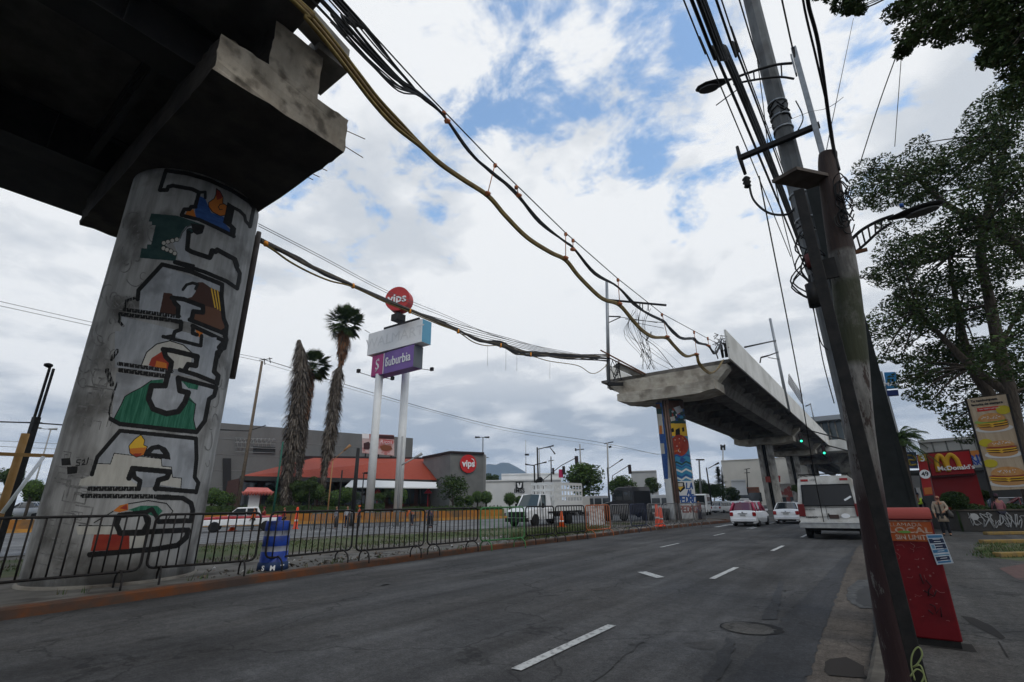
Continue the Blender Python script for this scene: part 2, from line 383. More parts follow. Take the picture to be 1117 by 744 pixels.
blob('tar_patch', [c8(*p) for p in [(150, 560), (200, 560), (300, 470), (400, 390), (380, 388), (280, 450)]], .008, asphalt('dark_streak', (.042, .0415, .041)), .03)
blob('oily_stain', [c8(*p) for p in [(945, 480), (960, 445), (1010, 440), (1065, 470), (1075, 505), (1010, 500), (960, 495)]], .0125, flat('oil', (.024, .02, .017), .9), .02)
blob('wet_stain', [c8(*p) for p in [(1015, 260), (1022, 225), (1050, 205), (1099, 203), (1102, 292), (1060, 292), (1030, 275)]], .0125, mat('wet_grit', (.022, .022, .022), (.075, .075, .072), 7, .7), .02)
blob('wet_stain', [c8(*p) for p in [(1045, 270), (1050, 240), (1075, 225), (1100, 232), (1101, 290), (1070, 283)]], .017, flat('wet_black', (.010, .010, .010), .6), .015)
M_lane = mat('lane_paint', (.44, .44, .42), (.13, .13, .125), 11, .85, detail=10, lo=.48, hi=.66)
def dash(x, y0, y1, wd=.13): sheet('lane_marking', [(x-wd/2, y0), (x+wd/2, y0), (x+wd/2, y1), (x-wd/2, y1)], .012, M_lane)
for k in range(6): dash(-3.47, 4.7+7.4*k, 7.0+7.4*k)
for k in range(6): dash(-7.25, 10.2+7.4*k+9, 12.3+7.4*k+9, .11)
dash(-7.0, 33.6, 35.6)
# worn arrow and traffic arrow ahead of the taxi
sheet('arrow_marking', [tuple(G(u, v)[:2]) for u, v in [(695, 624.5), (705, 624), (725, 630), (716, 631)]], .012, M_lane)
sheet('arrow_marking', [tuple(G(u, v)[:2]) for u, v in [(701, 576.5), (720, 575), (722, 573.5), (796, 574.5), (770, 577), (724, 578)]] and [(-9.55, 35.2), (-9.25, 35.2), (-9.25, 38.2), (-9.0, 38.2), (-9.4, 39.8), (-9.8, 38.2), (-9.55, 38.2)], .012, M_lane)
# manhole
mh = G(818, 686); t = thing('manhole', 'sunken round manhole with a broken dark rim in the right lane', 'manhole', (mh.x, mh.y, .009))
mb = MB(); rng = random.Random(2)
vs = []; n = 60
for i in range(n):
    a = 2*math.pi*i/n; wv = .012+.09*max(0, math.sin(a+.9))*rng.uniform(.3, 1)
    for r_ in (.37-wv, .37+wv*.6): vs.append((r_*math.cos(a), r_*math.sin(a)*.95, .004))
mb.add(vs, [(2*i, 2*i+1, (2*i+3) % (2*n), (2*i+2) % (2*n)) for i in range(n)]); mb.build('rim', flat('manhole_gap', (.008, .008, .008), .9), t)
mb = MB(); mb.add([(.34*math.cos(2*math.pi*i/40), .33*math.sin(2*math.pi*i/40), .001) for i in range(40)], [tuple(range(40))]); mb.build('cover', asphalt('cover_asphalt', (.055, .052, .047)), t)
mb = MB(); q = random.Random(91)
for k in range(170):
    x = q.choice((-1.9, -5.3, -9.2))+q.gauss(0, .45); y = 2+q.random()**1.3*34; r_ = q.uniform(.02, .11)*(2.2 if q.random() < .1 else 1); n = 9
    mb.add([(x+r_*q.uniform(.6, 1.2)*math.cos(6.283*i/n), y+r_*q.uniform(.8, 2.2)*math.sin(6.283*i/n), .0035) for i in range(n)], [tuple(range(n))], q.choice((0, 0, 1)))
struct(mb.build('oil_stains', [asphalt('oil_dark', (.030, .029, .028), rough=.7), asphalt('oil_mid', (.040, .038, .036))]))
# broken slab and cracks in the pavement
def pav_piece(px, mt, z=.124, nm='pavement_crack'):
    pts = [G(u, v, .12) for u, v in px]; sheet(nm, [(p.x, p.y) for p in pts], z, mt)
MC = flat('crack_dark', (.02, .018, .016), .95)
pav_piece([(1048, 672), (1062, 674), (1082, 683), (1097, 696), (1093, 698), (1076, 690), (1058, 680)], MC)
pav_piece([(1012, 700), (1060, 703), (1066, 712), (1015, 706)], MC)
pav_piece([(1088, 700), (1090, 700), (1101, 718), (1098, 717)], MC)
for a, b in (((1010, 642), (1117, 648)), ((1005, 630), (1117, 631)), ((1060, 690), (1117, 688))):
    pav_piece([a, b, (b[0], b[1]+.8), (a[0], a[1]+.8)], flat('slab_joint', (.05, .048, .045), .95), .1235, 'pavement_joint')
M_brickp = mat('red_paver', (.07, .04, .035), (.11, .065, .055), 9, .9)
pts = [G(u, v, .12) for u, v in [(1090, 620), (1135, 612), (1160, 640), (1110, 632)]]; sheet('red_pavers', [(p.x, p.y) for p in pts], .123, M_brickp)
pts = [G(u, v, .12) for u, v in [(1063, 598), (1075, 592), (1190, 590), (1190, 611), (1110, 612), (1080, 608)]]; sheet('grass_verge', [(p.x, p.y) for p in pts], .125, M_grass)
# hills
mb = MB(); prof = [(440, 550), (470, 538), (500, 522), (527, 508), (533, 506), (541, 507), (548, 504.5), (555, 505), (562, 508), (572, 514), (585, 524), (598, 536), (612, 545), (640, 549)]
front = [P(x, 551, 2600) for x, y in prof]; top = [P(x+random.uniform(-1, 1), y, 3000) for x, y in prof]; n = len(prof)
vs = [Vector((p.x, p.y, -5)) for p in front]+top+[Vector((p.x*1.2, p.y*1.2, -5)) for p in top]
mb.add(vs, [(i, i+1, n+i+1, n+i) for i in range(n-1)]+[(n+i, n+i+1, 2*n+i+1, 2*n+i) for i in range(n-1)], 0, True)
struct(mb.build('hills', mat('hill_forest', (.028, .038, .034), (.05, .06, .05), .01, 1)))

mb = MB(); mb.box((0, 0, 174), (8200, 8200, 352)); hz = mb.build('haze', None or bpy.data.materials.new('haze_air')); hz['kind'] = 'stuff'
hm = hz.data.materials[0]; hm.use_nodes = True; hn = hm.node_tree; hn.nodes.remove(hn.nodes['Principled BSDF']); pv = hn.nodes.new('ShaderNodeVolumePrincipled'); pv.inputs['Density'].default_value = .00019; pv.inputs['Color'].default_value = (.55, .74, 1, 1); hn.links.new(pv.outputs[0], hn.nodes['Material Output'].inputs['Volume'])
# ================================================================ VIADUCT
VC = -14.3
def cap_beam(parent, y0, broken=False, x0=-18.9, x1=-9.4):
    """inverted T beam in one casting: ledge 10.3..11.33, stem up to 12.73"""
    mb = MB(); c1, c2, y1 = y0+1.0, y0+2.25, y0+3.15
    def sec(x, zb, zt_, ins=0.): return [(x, y0+ins, zb), (x, y1-ins, zb), (x, y1-ins, 11.36), (x, c2, 11.33), (x, c2, zt_), (x, c1, zt_), (x, c1, 11.33), (x, y0+ins, 11.30)]
    if broken: xs = [(x0, 10.3), (x0+1.2, 10.3), (x1-1.4, 10.3), (x1, 10.3)]
    else: xs = [(x0, 10.62), (x0+1.6, 10.3), (x1-1.6, 10.3), (x1, 10.55)]
    vs = []
    for k, (x, zb) in enumerate(xs): vs += sec(x, zb, 12.73)
    n = 8; fs = [(i*n+k, i*n+(k+1) % n, (i+1)*n+(k+1) % n, (i+1)*n+k) for i in range(len(xs)-1) for k in range(n)]
    fs += [tuple(range(n))[::-1], tuple(range(len(vs)-n, len(vs)))]
    mb.add(vs, fs)
    if not broken:
        for xa, xb in ((x1-.01, x1+1.0), (x0+.01, x0-1.0)):
            mb.add([(xa, c1, 11.34), (xa, c2, 11.34), (xa, c2, 12.72), (xa, c1, 12.72), (xb, c1, 12.3), (xb, c2, 12.3), (xb, c2, 12.72), (xb, c1, 12.72)], [(0, 1, 2, 3), (7, 6, 5, 4), (0, 4, 5, 1), (1, 5, 6, 2), (2, 6, 7, 3), (3, 7, 4, 0)])
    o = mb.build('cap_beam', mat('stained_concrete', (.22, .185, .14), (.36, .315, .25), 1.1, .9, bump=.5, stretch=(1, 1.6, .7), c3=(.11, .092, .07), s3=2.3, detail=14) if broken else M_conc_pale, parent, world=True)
    import bmesh
    bm = bmesh.new(); bm.from_mesh(o.data); bmesh.ops.recalc_face_normals(bm, faces=bm.faces)
    bmesh.ops.subdivide_edges(bm, edges=[e for e in bm.edges if e.calc_length() > .6], cuts=7, use_grid_fill=True)
    rq = random.Random(int(y0*10))
    for v in bm.verts:
        edge = len(v.link_faces) and max((f.normal.angle(g.normal) if f.normal.length and g.normal.length else 0) for f in v.link_faces for g in v.link_faces) > .7
        a = .022 if edge else .006
        v.co += Vector((rq.uniform(-a, a), rq.uniform(-a, a), rq.uniform(-a, a)))
    bm.normal_update()
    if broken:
        for f in bm.faces: f.material_index = 0 if f.normal.x > .7 else 1  # shade below the deck painted as darker concrete on all but the +X end
        o.data.materials.append(mat('soffit_painted_shade', (.026, .022, .019), (.05, .043, .037), 1.1, .9, bump=.4, c3=(.02, .017, .015), s3=1.2, detail=10))
    bm.to_mesh(o.data); bm.free(); return o
# ---- nearest pier
near = thing('viaduct_pier', 'nearest huge round pier with a painted word mural and broken cap beam', 'pier', (-14.69, 4.28, .15), group='viaduct piers')
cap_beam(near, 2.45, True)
mb = MB(); prof = []
for i in range(25): prof.append((1.59+random.uniform(-.003, .003), i*10.17/24))
mb.lathe(prof, 96, (0, 0, 0)); colm = mb.build('column', M_pier_paint, near)
mb = MB(); rng = random.Random(5); mb.lathe([(1.66, -.1), (1.65, .05), (1.6, .07)], 48, (0, 0, 0)); mb.build('footing', M_concrete, near)
# rebar and spalled bits at the broken end
mb = MB()
for k in range(2):
    a = Vector((-9.4+rng.uniform(-.2, .1), 5.6, rng.uniform(10.4, 11.2))); mb.tube([a-Vector((0, .05, 0)), a+Vector((rng.uniform(-.1, .2), rng.uniform(.2, .5), rng.uniform(-.25, .1)))], .012, 5)
for x, y in ((343, 187), (336, 190), (351, 180)):
    a = G(x, y, 10.35); mb.tube([a-Vector((.4, -.05, -.2)), a+Vector((.12, .1, -.18))], .012, 5)
mb.build('rebar', M_rust, near, world=True)

# ---- raster mural
class Mural:
    def __init__(s): s.items = []; s.o = (0, 0, 1)
    def crop(s, ox, oy, sc): s.o = (ox, oy, sc)
    def tr(s, pts): return np.array([(s.o[0]+s.o[2]*u, s.o[1]+s.o[2]*v) for u, v in pts])
    def fill(s, c, pts): s.items.append((c, 'f', s.tr(pts), 0, None))
    def line(s, c, pts, w, streak=None): s.items.append((c, 'l', s.tr(pts), w*s.o[2]/2*(1.22 if w > 12 else 1.1), streak))
    def oval(s, c, cx, cy, rx, ry): s.fill(c, [(cx+rx*math.cos(t*math.pi/10), cy+ry*math.sin(t*math.pi/10)) for t in range(20)])
    def raster(s, X, Y):
        idx = np.full(X.shape, -1, int); rs = np.random.RandomState(1); nz = rs.rand(*X.shape)
        for c, k, pts, w, st in s.items:
            x0, y0 = pts.min(0)-w-1; x1, y1 = pts.max(0)+w+1
            sel = (X >= x0) & (X <= x1) & (Y >= y0) & (Y <= y1)
            if not sel.any(): continue
            xs, ys = X[sel], Y[sel]; hit = np.zeros(xs.shape, bool)
            if k == 'f':
                n = len(pts); j = n-1
                for i in range(n):
                    xi, yi = pts[i]; xj, yj = pts[j]
                    cond = ((yi > ys) != (yj > ys)) & (xs < (xj-xi)*(ys-yi)/(yj-yi+1e-12)+xi); hit ^= cond; j = i
            else:
                for a, b in zip(pts[:-1], pts[1:]):
                    d = b-a; L2 = (d@d)+1e-9; t = np.clip(((xs-a[0])*d[0]+(ys-a[1])*d[1])/L2, 0, 1)
                    hit |= (xs-a[0]-t*d[0])**2+(ys-a[1]-t*d[1])**2 < w*w
                if st: hit &= (np.sin(xs*5.3+ys*.25)+np.sin(xs*2.1+1.7+ys*.1)+.7*np.sin(xs*.83+ys*.9)) > st-.35
            q = idx[sel]; q[hit] = c; idx[sel] = q
        return idx
def cyl_mural(mur, c, r, az0, az1, z0, z1, na, nz_, mats, parent, base, off=.004, maxrun=5):
    """paint on a round column: raster the design over the visible surface as thin quads"""
    A = np.linspace(az0, az1, na+1); Z = np.linspace(z0, z1, nz_+1)
    Am, Zm = np.meshgrid((A[:-1]+A[1:])/2, (Z[:-1]+Z[1:])/2)
    pts = np.stack([c[0]+r*np.sin(Am).ravel(), c[1]+r*np.cos(Am).ravel(), Zm.ravel()])
    px, py = proj(pts.T); idx = mur.raster(px.reshape(Am.shape), py.reshape(Am.shape))
    mb = MB(); rr = r+off; vs = []; fs = []; ms = []
    for i in range(nz_):
        j = 0
        while j < na:
            k = idx[i, j]
            if k < 0: j += 1; continue
            e = j+1
            while e < na and idx[i, e] == k and e-j < maxrun: e += 1
            o = len(vs)
            for a, z in ((A[j], Z[i]), (A[e], Z[i]), (A[e], Z[i+1]), (A[j], Z[i+1])): vs.append((c[0]+rr*math.sin(a), c[1]+rr*math.cos(a), z))
            fs.append((o, o+1, o+2, o+3)); ms.append(int(k)); j = e
    mb.v = vs; mb.f = fs; mb.m = ms; mb.sm = [True]*len(fs)
    o = mb.build(base, mats, parent, world=True); print('mural', base, len(fs)); return o
mu = Mural()
K, OR, BL, TE, BR, RD, CR, YE, GN, GY, LB, SC, SB, WH = range(14)   # black orange blue teal brown red cream yellow green greywhite lightbrown scribble
MM = [mat('mural_black', (.006, .006, .006), (.016, .015, .014), 9, .8), flat('mural_orange', (.42, .13, .02), .75), mat('mural_blue', (.015, .045, .16), (.03, .09, .25), 3, .75, stretch=(1, 1, 4)),
      mat('mural_teal', (.012, .035, .033), (.025, .055, .05), 4, .75), flat('mural_brown', (.05, .022, .015), .75), mat('mural_red', (.20, .02, .012), (.26, .04, .02), 3, .75),
      mat('mural_cream', (.33, .315, .275), (.42, .40, .35), 3, .8, stretch=(2, 2, .4)), flat('mural_yellow', (.55, .33, .03), .75), mat('mural_green', (.010, .075, .042), (.05, .17, .11), 6, .85, stretch=(4, 4, .25), detail=12, lo=.4, hi=.72),
      mat('mural_grey', (.22, .23, .238), (.34, .35, .36), 2.5, .85, stretch=(2, 2, .4), detail=12, c3=(.17, .175, .18), s3=1.4), flat('mural_tan', (.11, .05, .028), .75), mat('scribble_grey', (.10, .097, .092), (.21, .205, .195), 8, .8), flat('mural_skyblue', (.03, .17, .28), .75), flat('mural_white', (.5, .5, .48), .75)]
# faint stencilled scrolls and frets on the bare concrete
rg = random.Random(11); mu.crop(0, 0, 1)
def edge_x(y): return 139-(y-235)*(139-23)/(616-235)
for k in range(46):
    y = rg.uniform(245, 420); x = edge_x(y)+rg.uniform(4, 38); r0 = rg.uniform(3, 14); a0 = rg.uniform(0, 6.3); a1 = a0+rg.uniform(1.5, 4.5)*rg.choice((-1, 1))
    mu.line(SC, [(x+r0*(1-.5*t/9)*math.cos(a0+(a1-a0)*t/9), y+1.3*r0*(1-.5*t/9)*math.sin(a0+(a1-a0)*t/9)) for t in range(10)], rg.choice((.7, 1.0, 1.4)))
for k in range(30):
    y = rg.uniform(400, 625); x = edge_x(y)+rg.uniform(5, 42); s_ = rg.uniform(4, 10)
    p = [(0, 0), (2*s_, .3*s_), (1.5*s_, 2.3*s_), (0, 2*s_), (.3*s_, .8*s_), (1.1*s_, .9*s_)][:rg.randint(3, 6)]
    mu.line(SC, [(x+a, y+b) for a, b in p], rg.choice((.9, 1.6)))
for k in range(14):
    y = rg.uniform(300, 520); x = 281-(y-235)*(281-212)/381-rg.uniform(5, 17); r0 = rg.uniform(3, 8); a0 = rg.uniform(0, 6.3)
    mu.line(SC, [(x+r0*.6*math.cos(a0+t*.4), y+r0*1.6*math.sin(a0+t*.4)) for t in range(9)], .8)
# T
mu.crop(140, 170, .1613)
mu.fill(BL, [(480, 270), (520, 290), (540, 340), (560, 385), (645, 412), (645, 450), (690, 500), (690, 525), (600, 485), (455, 420), (450, 370)])
mu.fill(OR, [(385, 395), (400, 372), (440, 362), (458, 415), (400, 405)])
mu.fill(OR, [(595, 222), (620, 240), (640, 280), (638, 320), (668, 338), (655, 402), (620, 407), (570, 380), (543, 345), (543, 315), (580, 290), (592, 260)])
mu.fill(RD, [(595, 222), (620, 240), (640, 275), (625, 290), (600, 300), (590, 260)])
mu.line(K, [(595, 222), (620, 240), (640, 280), (638, 320), (668, 338), (655, 402), (620, 407), (570, 380), (543, 345), (543, 315), (580, 290), (592, 260), (595, 222)], 5)
mu.line(K, [(650, 325), (620, 328), (608, 345), (618, 365), (635, 362)], 5)
mu.line(K, [(213, 232), (255, 100), (400, 120), (550, 165), (700, 235), (820, 312), (848, 350), (822, 478)], 22)
mu.line(K, [(213, 232), (262, 232), (270, 210), (300, 202), (430, 225), (478, 248), (452, 345)], 22)
mu.line(K, [(478, 248), (520, 245), (520, 285)], 16)
mu.line(K, [(455, 345), (425, 345), (415, 362), (378, 362), (360, 400)], 22)
mu.line(K, [(360, 402), (480, 432), (600, 487), (714, 545)], 20)
mu.fill(K, [(670, 312), (722, 345), (698, 458), (730, 492), (718, 556), (682, 530), (688, 485), (640, 452)])
mu.line(K, [(700, 345), (752, 372), (785, 405), (792, 440), (822, 475)], 18)
# L
mu.fill(TE, [(155, 390), (330, 405), (460, 450), (515, 470), (500, 525), (460, 535), (440, 500), (400, 500), (350, 560), (240, 600), (330, 660), (320, 712), (78, 690), (90, 625), (125, 628), (128, 600), (155, 600), (185, 470), (160, 470), (160, 445), (138, 445)])
mu.fill(GY, [(430, 465), (390, 480), (360, 520), (348, 555), (300, 590), (330, 650), (335, 700), (430, 730), (400, 640), (395, 520), (450, 490)])
for x, y in ((240, 590), (268, 582), (298, 574), (328, 566), (238, 625), (262, 635), (288, 645), (314, 660)): mu.oval(K, x, y, 17, 17); mu.oval(CR, x, y, 13, 13)
mu.line(K, [(450, 462), (400, 480), (365, 520), (350, 560)], 5)
mu.oval(K, 418, 508, 27, 20); mu.oval(TE, 418, 508, 19, 13)
mu.line(K, [(408, 520), (398, 632), (430, 650), (550, 690), (565, 640), (590, 650), (600, 635), (720, 700), (735, 744)], 26)
mu.fill(K, [(420, 455), (518, 472), (502, 525), (465, 535), (440, 520)])
mu.line(K, [(320, 715), (440, 744)], 18)
mu.crop(110, 270, .1613)
mu.line(K, [(740, 70), (760, 25), (790, 18), (900, 75), (915, 130), (940, 175), (922, 278), (850, 228), (700, 165), (500, 100)], 22)
# A
mu.fill(GY, [(415, 130), (810, 255), (830, 560), (260, 430), (265, 290)])
mu.fill(BR, [(425, 305), (482, 312), (530, 465), (398, 440)])
mu.fill(BR, [(655, 235), (690, 235), (740, 270), (805, 300), (830, 480), (845, 580), (600, 490), (640, 440), (690, 420), (640, 370), (560, 350), (615, 335), (640, 300)])
mu.fill(LB, [(690, 390), (815, 425), (830, 480), (843, 570), (610, 488), (640, 440), (700, 425)])
for a in (0, 20, 40): mu.line(YE, [(748+a, 280+a*.3), (772+a*.9, 405+a*.5)], 8)
mu.line(K, [(555, 285), (580, 252), (620, 240), (655, 250), (640, 280)], 16)
mu.line(K, [(250, 350), (255, 290), (415, 115), (600, 160), (820, 250), (815, 330), (830, 480), (850, 530), (845, 588)], 24)
mu.line(K, [(845, 585), (600, 488)], 24)
mu.line(K, [(160, 420), (530, 468)], 22, -.9); mu.line(K, [(160, 420), (175, 360), (235, 340)], 16, -.8)
mu.line(K, [(480, 340), (560, 350), (690, 398), (690, 440), (625, 432), (612, 488)], 26)
mu.line(K, [(490, 345), (500, 375), (525, 400), (520, 465)], 26)
# H
mu.fill(GY, [(140, 465), (840, 640), (760, 744), (130, 744)])
mu.fill(OR, [(640, 555), (692, 570), (675, 612), (655, 600)])
mu.line(K, [(130, 450), (540, 500), (540, 555), (500, 570), (490, 600), (450, 605)], 22, -1.2); mu.line(K, [(490, 495), (545, 508), (540, 555), (500, 570), (490, 600), (450, 605), (680, 658), (682, 610)], 22)
mu.line(K, [(130, 450), (125, 500), (150, 530)], 16, -.7)
mu.line(K, [(620, 530), (845, 637), (835, 680), (810, 690), (790, 740)], 24); mu.line(K, [(625, 530), (620, 580), (650, 590)], 22)
mu.crop(80, 350, .1815)
mu.fill(GY, [(250, 60), (560, 100), (860, 100), (850, 350), (250, 280)])
mu.fill(CR, [(410, 265), (440, 190), (500, 140), (580, 120), (660, 145), (715, 195), (700, 300)])
mu.fill(RD, [(452, 268), (470, 225), (530, 185), (580, 240), (565, 295)]); mu.fill(OR, [(500, 240), (560, 255), (560, 288), (490, 275)])
mu.line(K, [(410, 265), (440, 190), (500, 140), (580, 120), (660, 145), (715, 195), (735, 260)], 6)
mu.line(K, [(905, 60), (918, 115), (875, 160), (885, 180), (865, 190), (845, 305), (870, 330), (862, 378)], 24)
mu.line(K, [(640, 295), (740, 325), (862, 375)], 22); mu.line(K, [(275, 258), (590, 303)], 20, -1.1)
mu.line(K, [(230, 230), (265, 180)], 20, -.4)
mu.line(K, [(540, 172), (600, 180), (745, 215), (735, 270), (690, 262), (668, 300)], 26); mu.line(K, [(545, 180), (555, 215), (590, 250), (580, 300)], 26)
mu.line(K, [(770, 90), (765, 150), (540, 95)], 18)
# U
mu.fill(GY, [(260, 310), (850, 400), (780, 640), (230, 600)])
mu.fill(GN, [(235, 605), (290, 500), (310, 455), (350, 430), (410, 400), (470, 358), (540, 350), (540, 400), (460, 400), (460, 500), (520, 560), (600, 560), (670, 500), (690, 450), (735, 500), (722, 590), (735, 660), (500, 640), (260, 615)])
mu.line(K, [(235, 605), (290, 500), (310, 455), (350, 430), (410, 400), (470, 358)], 5); mu.line(K, [(690, 470), (735, 500), (722, 590), (735, 650)], 5)
mu.fill(GN, [(640, 350), (755, 380), (745, 415), (690, 405)])
mu.fill(GY, [(480, 420), (540, 410), (560, 330), (640, 330), (640, 430), (670, 450), (650, 520), (560, 545), (490, 510)])
mu.line(K, [(568, 320), (552, 390), (470, 390), (452, 470), (480, 530), (560, 558), (630, 545), (670, 490), (690, 432), (640, 420), (630, 345)], 28)
mu.line(K, [(280, 296), (570, 335)], 22, -1.1); mu.line(K, [(205, 300), (230, 380)], 26, -.2)
mu.line(K, [(640, 345), (858, 402), (845, 450), (815, 470), (790, 600), (740, 668), (600, 655), (280, 620), (225, 590)], 22)
mu.line(K, [(225, 590), (215, 550), (240, 440), (265, 370)], 10, -.9)
# A
mu.crop(60, 440, .2016)
mu.fill(GY, [(350, 160), (760, 195), (765, 470), (545, 455), (200, 450), (230, 300)])
mu.fill(CR, [(220, 325), (300, 328), (320, 270), (575, 300), (578, 340), (630, 345), (635, 400), (685, 405), (680, 458), (560, 440), (620, 370), (420, 350), (400, 410), (460, 450), (130, 445), (140, 410), (190, 395)])
mu.line(K, [(220, 325), (300, 328), (320, 270), (575, 300), (578, 340), (630, 345), (635, 400), (685, 405), (680, 458)], 4)
mu.fill(YE, [(465, 170), (485, 200), (480, 225), (500, 235), (480, 280), (440, 292), (405, 270), (400, 230), (430, 195)])
mu.fill(OR, [(405, 245), (460, 240), (500, 238), (480, 280), (440, 292), (405, 270)]); mu.fill(RD, [(420, 272), (470, 270), (455, 290), (435, 291)])
mu.line(K, [(465, 170), (485, 200), (480, 225), (500, 235), (480, 280), (440, 292), (405, 270), (400, 230), (430, 195), (465, 170)], 4)
mu.fill(K, [(480, 285), (495, 250), (520, 230), (560, 222), (600, 240), (620, 270), (625, 305)]); mu.fill(GY, [(520, 268), (535, 252), (565, 250), (585, 275)])
mu.line(K, [(200, 385), (230, 290), (352, 148), (762, 190), (765, 300), (755, 400), (775, 430), (762, 482)], 18)
mu.line(K, [(185, 462), (450, 462)], 20, -1.1); mu.line(K, [(540, 460), (762, 478)], 20)
mu.line(K, [(400, 405), (420, 352), (620, 370), (605, 402), (560, 415), (545, 462)], 24); mu.line(K, [(420, 355), (430, 400), (460, 420), (452, 462)], 22)
mu.fill(K, [(35, 298), (83, 296), (87, 335), (37, 337)]); mu.fill(K, [(66, 343), (124, 341), (120, 378), (68, 384)])
mu.line(K, [(140, 305), (120, 307), (118, 320), (134, 322), (132, 335), (114, 337)], 5); mu.line(K, [(148, 312), (160, 305), (160, 318), (146, 333), (164, 330)], 5); mu.line(K, [(182, 295), (172, 330)], 5)
# O
mu.line(K, [(150, 500), (620, 505)], 20, -1.0); mu.line(K, [(560, 508), (690, 512), (735, 540), (745, 580), (735, 635), (560, 640)], 22)
mu.crop(20, 520, .197)
mu.fill(CR, [(320, 275), (545, 275), (545, 318), (330, 320)]); mu.fill(CR, [(610, 325), (700, 322), (700, 390), (612, 395)])
mu.fill(RD, [(420, 320), (615, 318), (615, 402), (400, 412)])
mu.fill(OR, [(525, 190), (560, 160), (608, 148), (608, 185), (560, 197)]); mu.fill(RD, [(560, 175), (600, 152), (606, 185)])
mu.fill(GN, [(605, 185), (680, 160), (770, 162), (800, 190), (765, 225), (700, 200)])
mu.line(K, [(610, 150), (720, 132), (820, 148), (855, 190), (830, 235)], 5); mu.line(K, [(525, 192), (420, 255)], 5)
mu.line(K, [(335, 270), (540, 272)], 4)
mu.line(K, [(560, 215), (700, 200), (718, 260), (690, 312), (565, 312), (543, 265), (560, 215)], 26)
mu.line(K, [(700, 200), (740, 180), (770, 230)], 20)
mu.line(K, [(560, 312), (940, 295), (930, 335), (880, 380), (750, 402), (395, 432)], 24)
azc = math.atan2(14.69, -4.28)   # bearing from column to camera (east of north)
cyl_mural(mu, (-14.69, 4.28), 1.59, azc-1.5, azc+1.5, .3, 10.3, 800, 1450, MM, colm, 'mural', maxrun=9)
# ---- nearest deck stub
def xo(y): return .005*max(0, y-43)
def deck(name, label, y0, y1, ends, gspans, par_r, par_l):
    t = thing(name, label, 'viaduct', (VC, y0, 12.73), group='elevated railway decks'); ys = list(np.linspace(y0, y1, max(2, int((y1-y0)/14)+1)))
    mb = MB()
    for a, b in zip(ys[:-1], ys[1:]):
        A, B = xo(a), xo(b)
        prof = [(-6.2, 12.98), (-6.2, 13.2), (6.2, 13.2), (6.2, 12.98), (3.9, 12.74), (-3.9, 12.74)]
        vs = [(VC+A+x, a, z) for x, z in prof]+[(VC+B+x, b, z) for x, z in prof]
        mb.add(vs, [(i, (i+1) % 6, 6+(i+1) % 6, 6+i) for i in range(6)]+([tuple(range(6))[::-1]] if a == ys[0] else [])+([tuple(range(6, 12))] if b == ys[-1] else []))
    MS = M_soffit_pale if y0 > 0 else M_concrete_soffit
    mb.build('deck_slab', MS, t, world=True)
    for a, b, kind in gspans:
        for gx in (-3.1, 3.1):
            mb = MB(); A, B = xo(a), xo(b)
            if kind == 'steel':
                for (w_, z0, z1) in ((.85, 11.34, 11.38), (.03, 11.38, 12.68), (.5, 12.68, 12.73)):
                    mb.hexa([(VC+gx-w_/2, a, z0), (VC+gx+w_/2, a, z0), (VC+gx+w_/2, b, z0), (VC+gx-w_/2, b, z0)], [(VC+gx-w_/2, a, z1), (VC+gx+w_/2, a, z1), (VC+gx+w_/2, b, z1), (VC+gx-w_/2, b, z1)])
                y = b-.3
                while y > a:
                    mb.box((VC+gx, y, 12.03), (.8, .03, 1.28)); y -= 1.9
                mb.build('girder', M_steel_dark, t, world=True)
            else:
                prof = [(-.75, 11.34), (.75, 11.34), (1.15, 12.2), (1.6, 12.73), (-1.6, 12.73), (-1.15, 12.2)]
                vs = [(VC+A+gx+x, a, z) for x, z in prof]+[(VC+B+gx+x, b, z) for x, z in prof]
                mb.add(vs, [(i, (i+1) % 6, 6+(i+1) % 6, 6+i) for i in range(6)]+[tuple(range(6))[::-1], tuple(range(6, 12))])
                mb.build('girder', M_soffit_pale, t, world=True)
        y = b-1.3
        while y > a+.5:
            mb = MB()
            if kind == 'steel':
                mb.beam((VC-3, y, 12.5), (VC+3, y, 12.5), .22, .16); mb.beam((VC-3, y, 11.6), (VC+3, y, 11.6), .16, .12)
                mb.beam((VC-3, y, 11.65), (VC, y, 12.45), .1, .1); mb.beam((VC+3, y, 11.65), (VC, y, 12.45), .1, .1)
            else: mb.box((VC+xo(y), y, 12.3), (4.4, .35, .8)); mb.box((VC+xo(y)+5, y, 12.6), (1.6, .3, .4)); mb.box((VC+xo(y)-5, y, 12.6), (1.6, .3, .4))
            mb.build('cross_beam', M_steel_dark if kind == 'steel' else M_soffit_pale, t, world=True); y -= 3.8 if kind == 'steel' else 5.5
    for sgn, (a, b) in ((1, par_r), (-1, par_l)):
        mb = MB(); y = a; first = True
        while y < b-.1:
            e = min(b, y+3.0); A, B = xo(y), xo(e); x0 = 6.22*sgn; x1 = 6.36*sgn; g = .012
            lo, hi = min(x0, x1), max(x0, x1)
            mb.hexa([(VC+A+lo, y+g, 12.76), (VC+A+hi, y+g, 12.76), (VC+B+hi, e-g, 12.76), (VC+B+lo, e-g, 12.76)], [(VC+A+lo, y+g, 15.33), (VC+A+hi, y+g, 15.33), (VC+B+hi, e-g, 15.33), (VC+B+lo, e-g, 15.33)])
            y = e
        mb.build('parapet', M_parapet, t, world=True)
    return t
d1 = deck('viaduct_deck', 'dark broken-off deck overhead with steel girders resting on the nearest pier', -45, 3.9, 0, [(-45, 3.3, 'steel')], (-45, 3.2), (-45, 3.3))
mb = MB(); mb.box((-9.9, 4.9, 12.95), (1.3, .9, .5)); mb.box((-9.2, 4.4, 13.1), (.5, 1.6, .35), rz=.2); mb.build('broken_slab', M_concrete, d1, world=True)
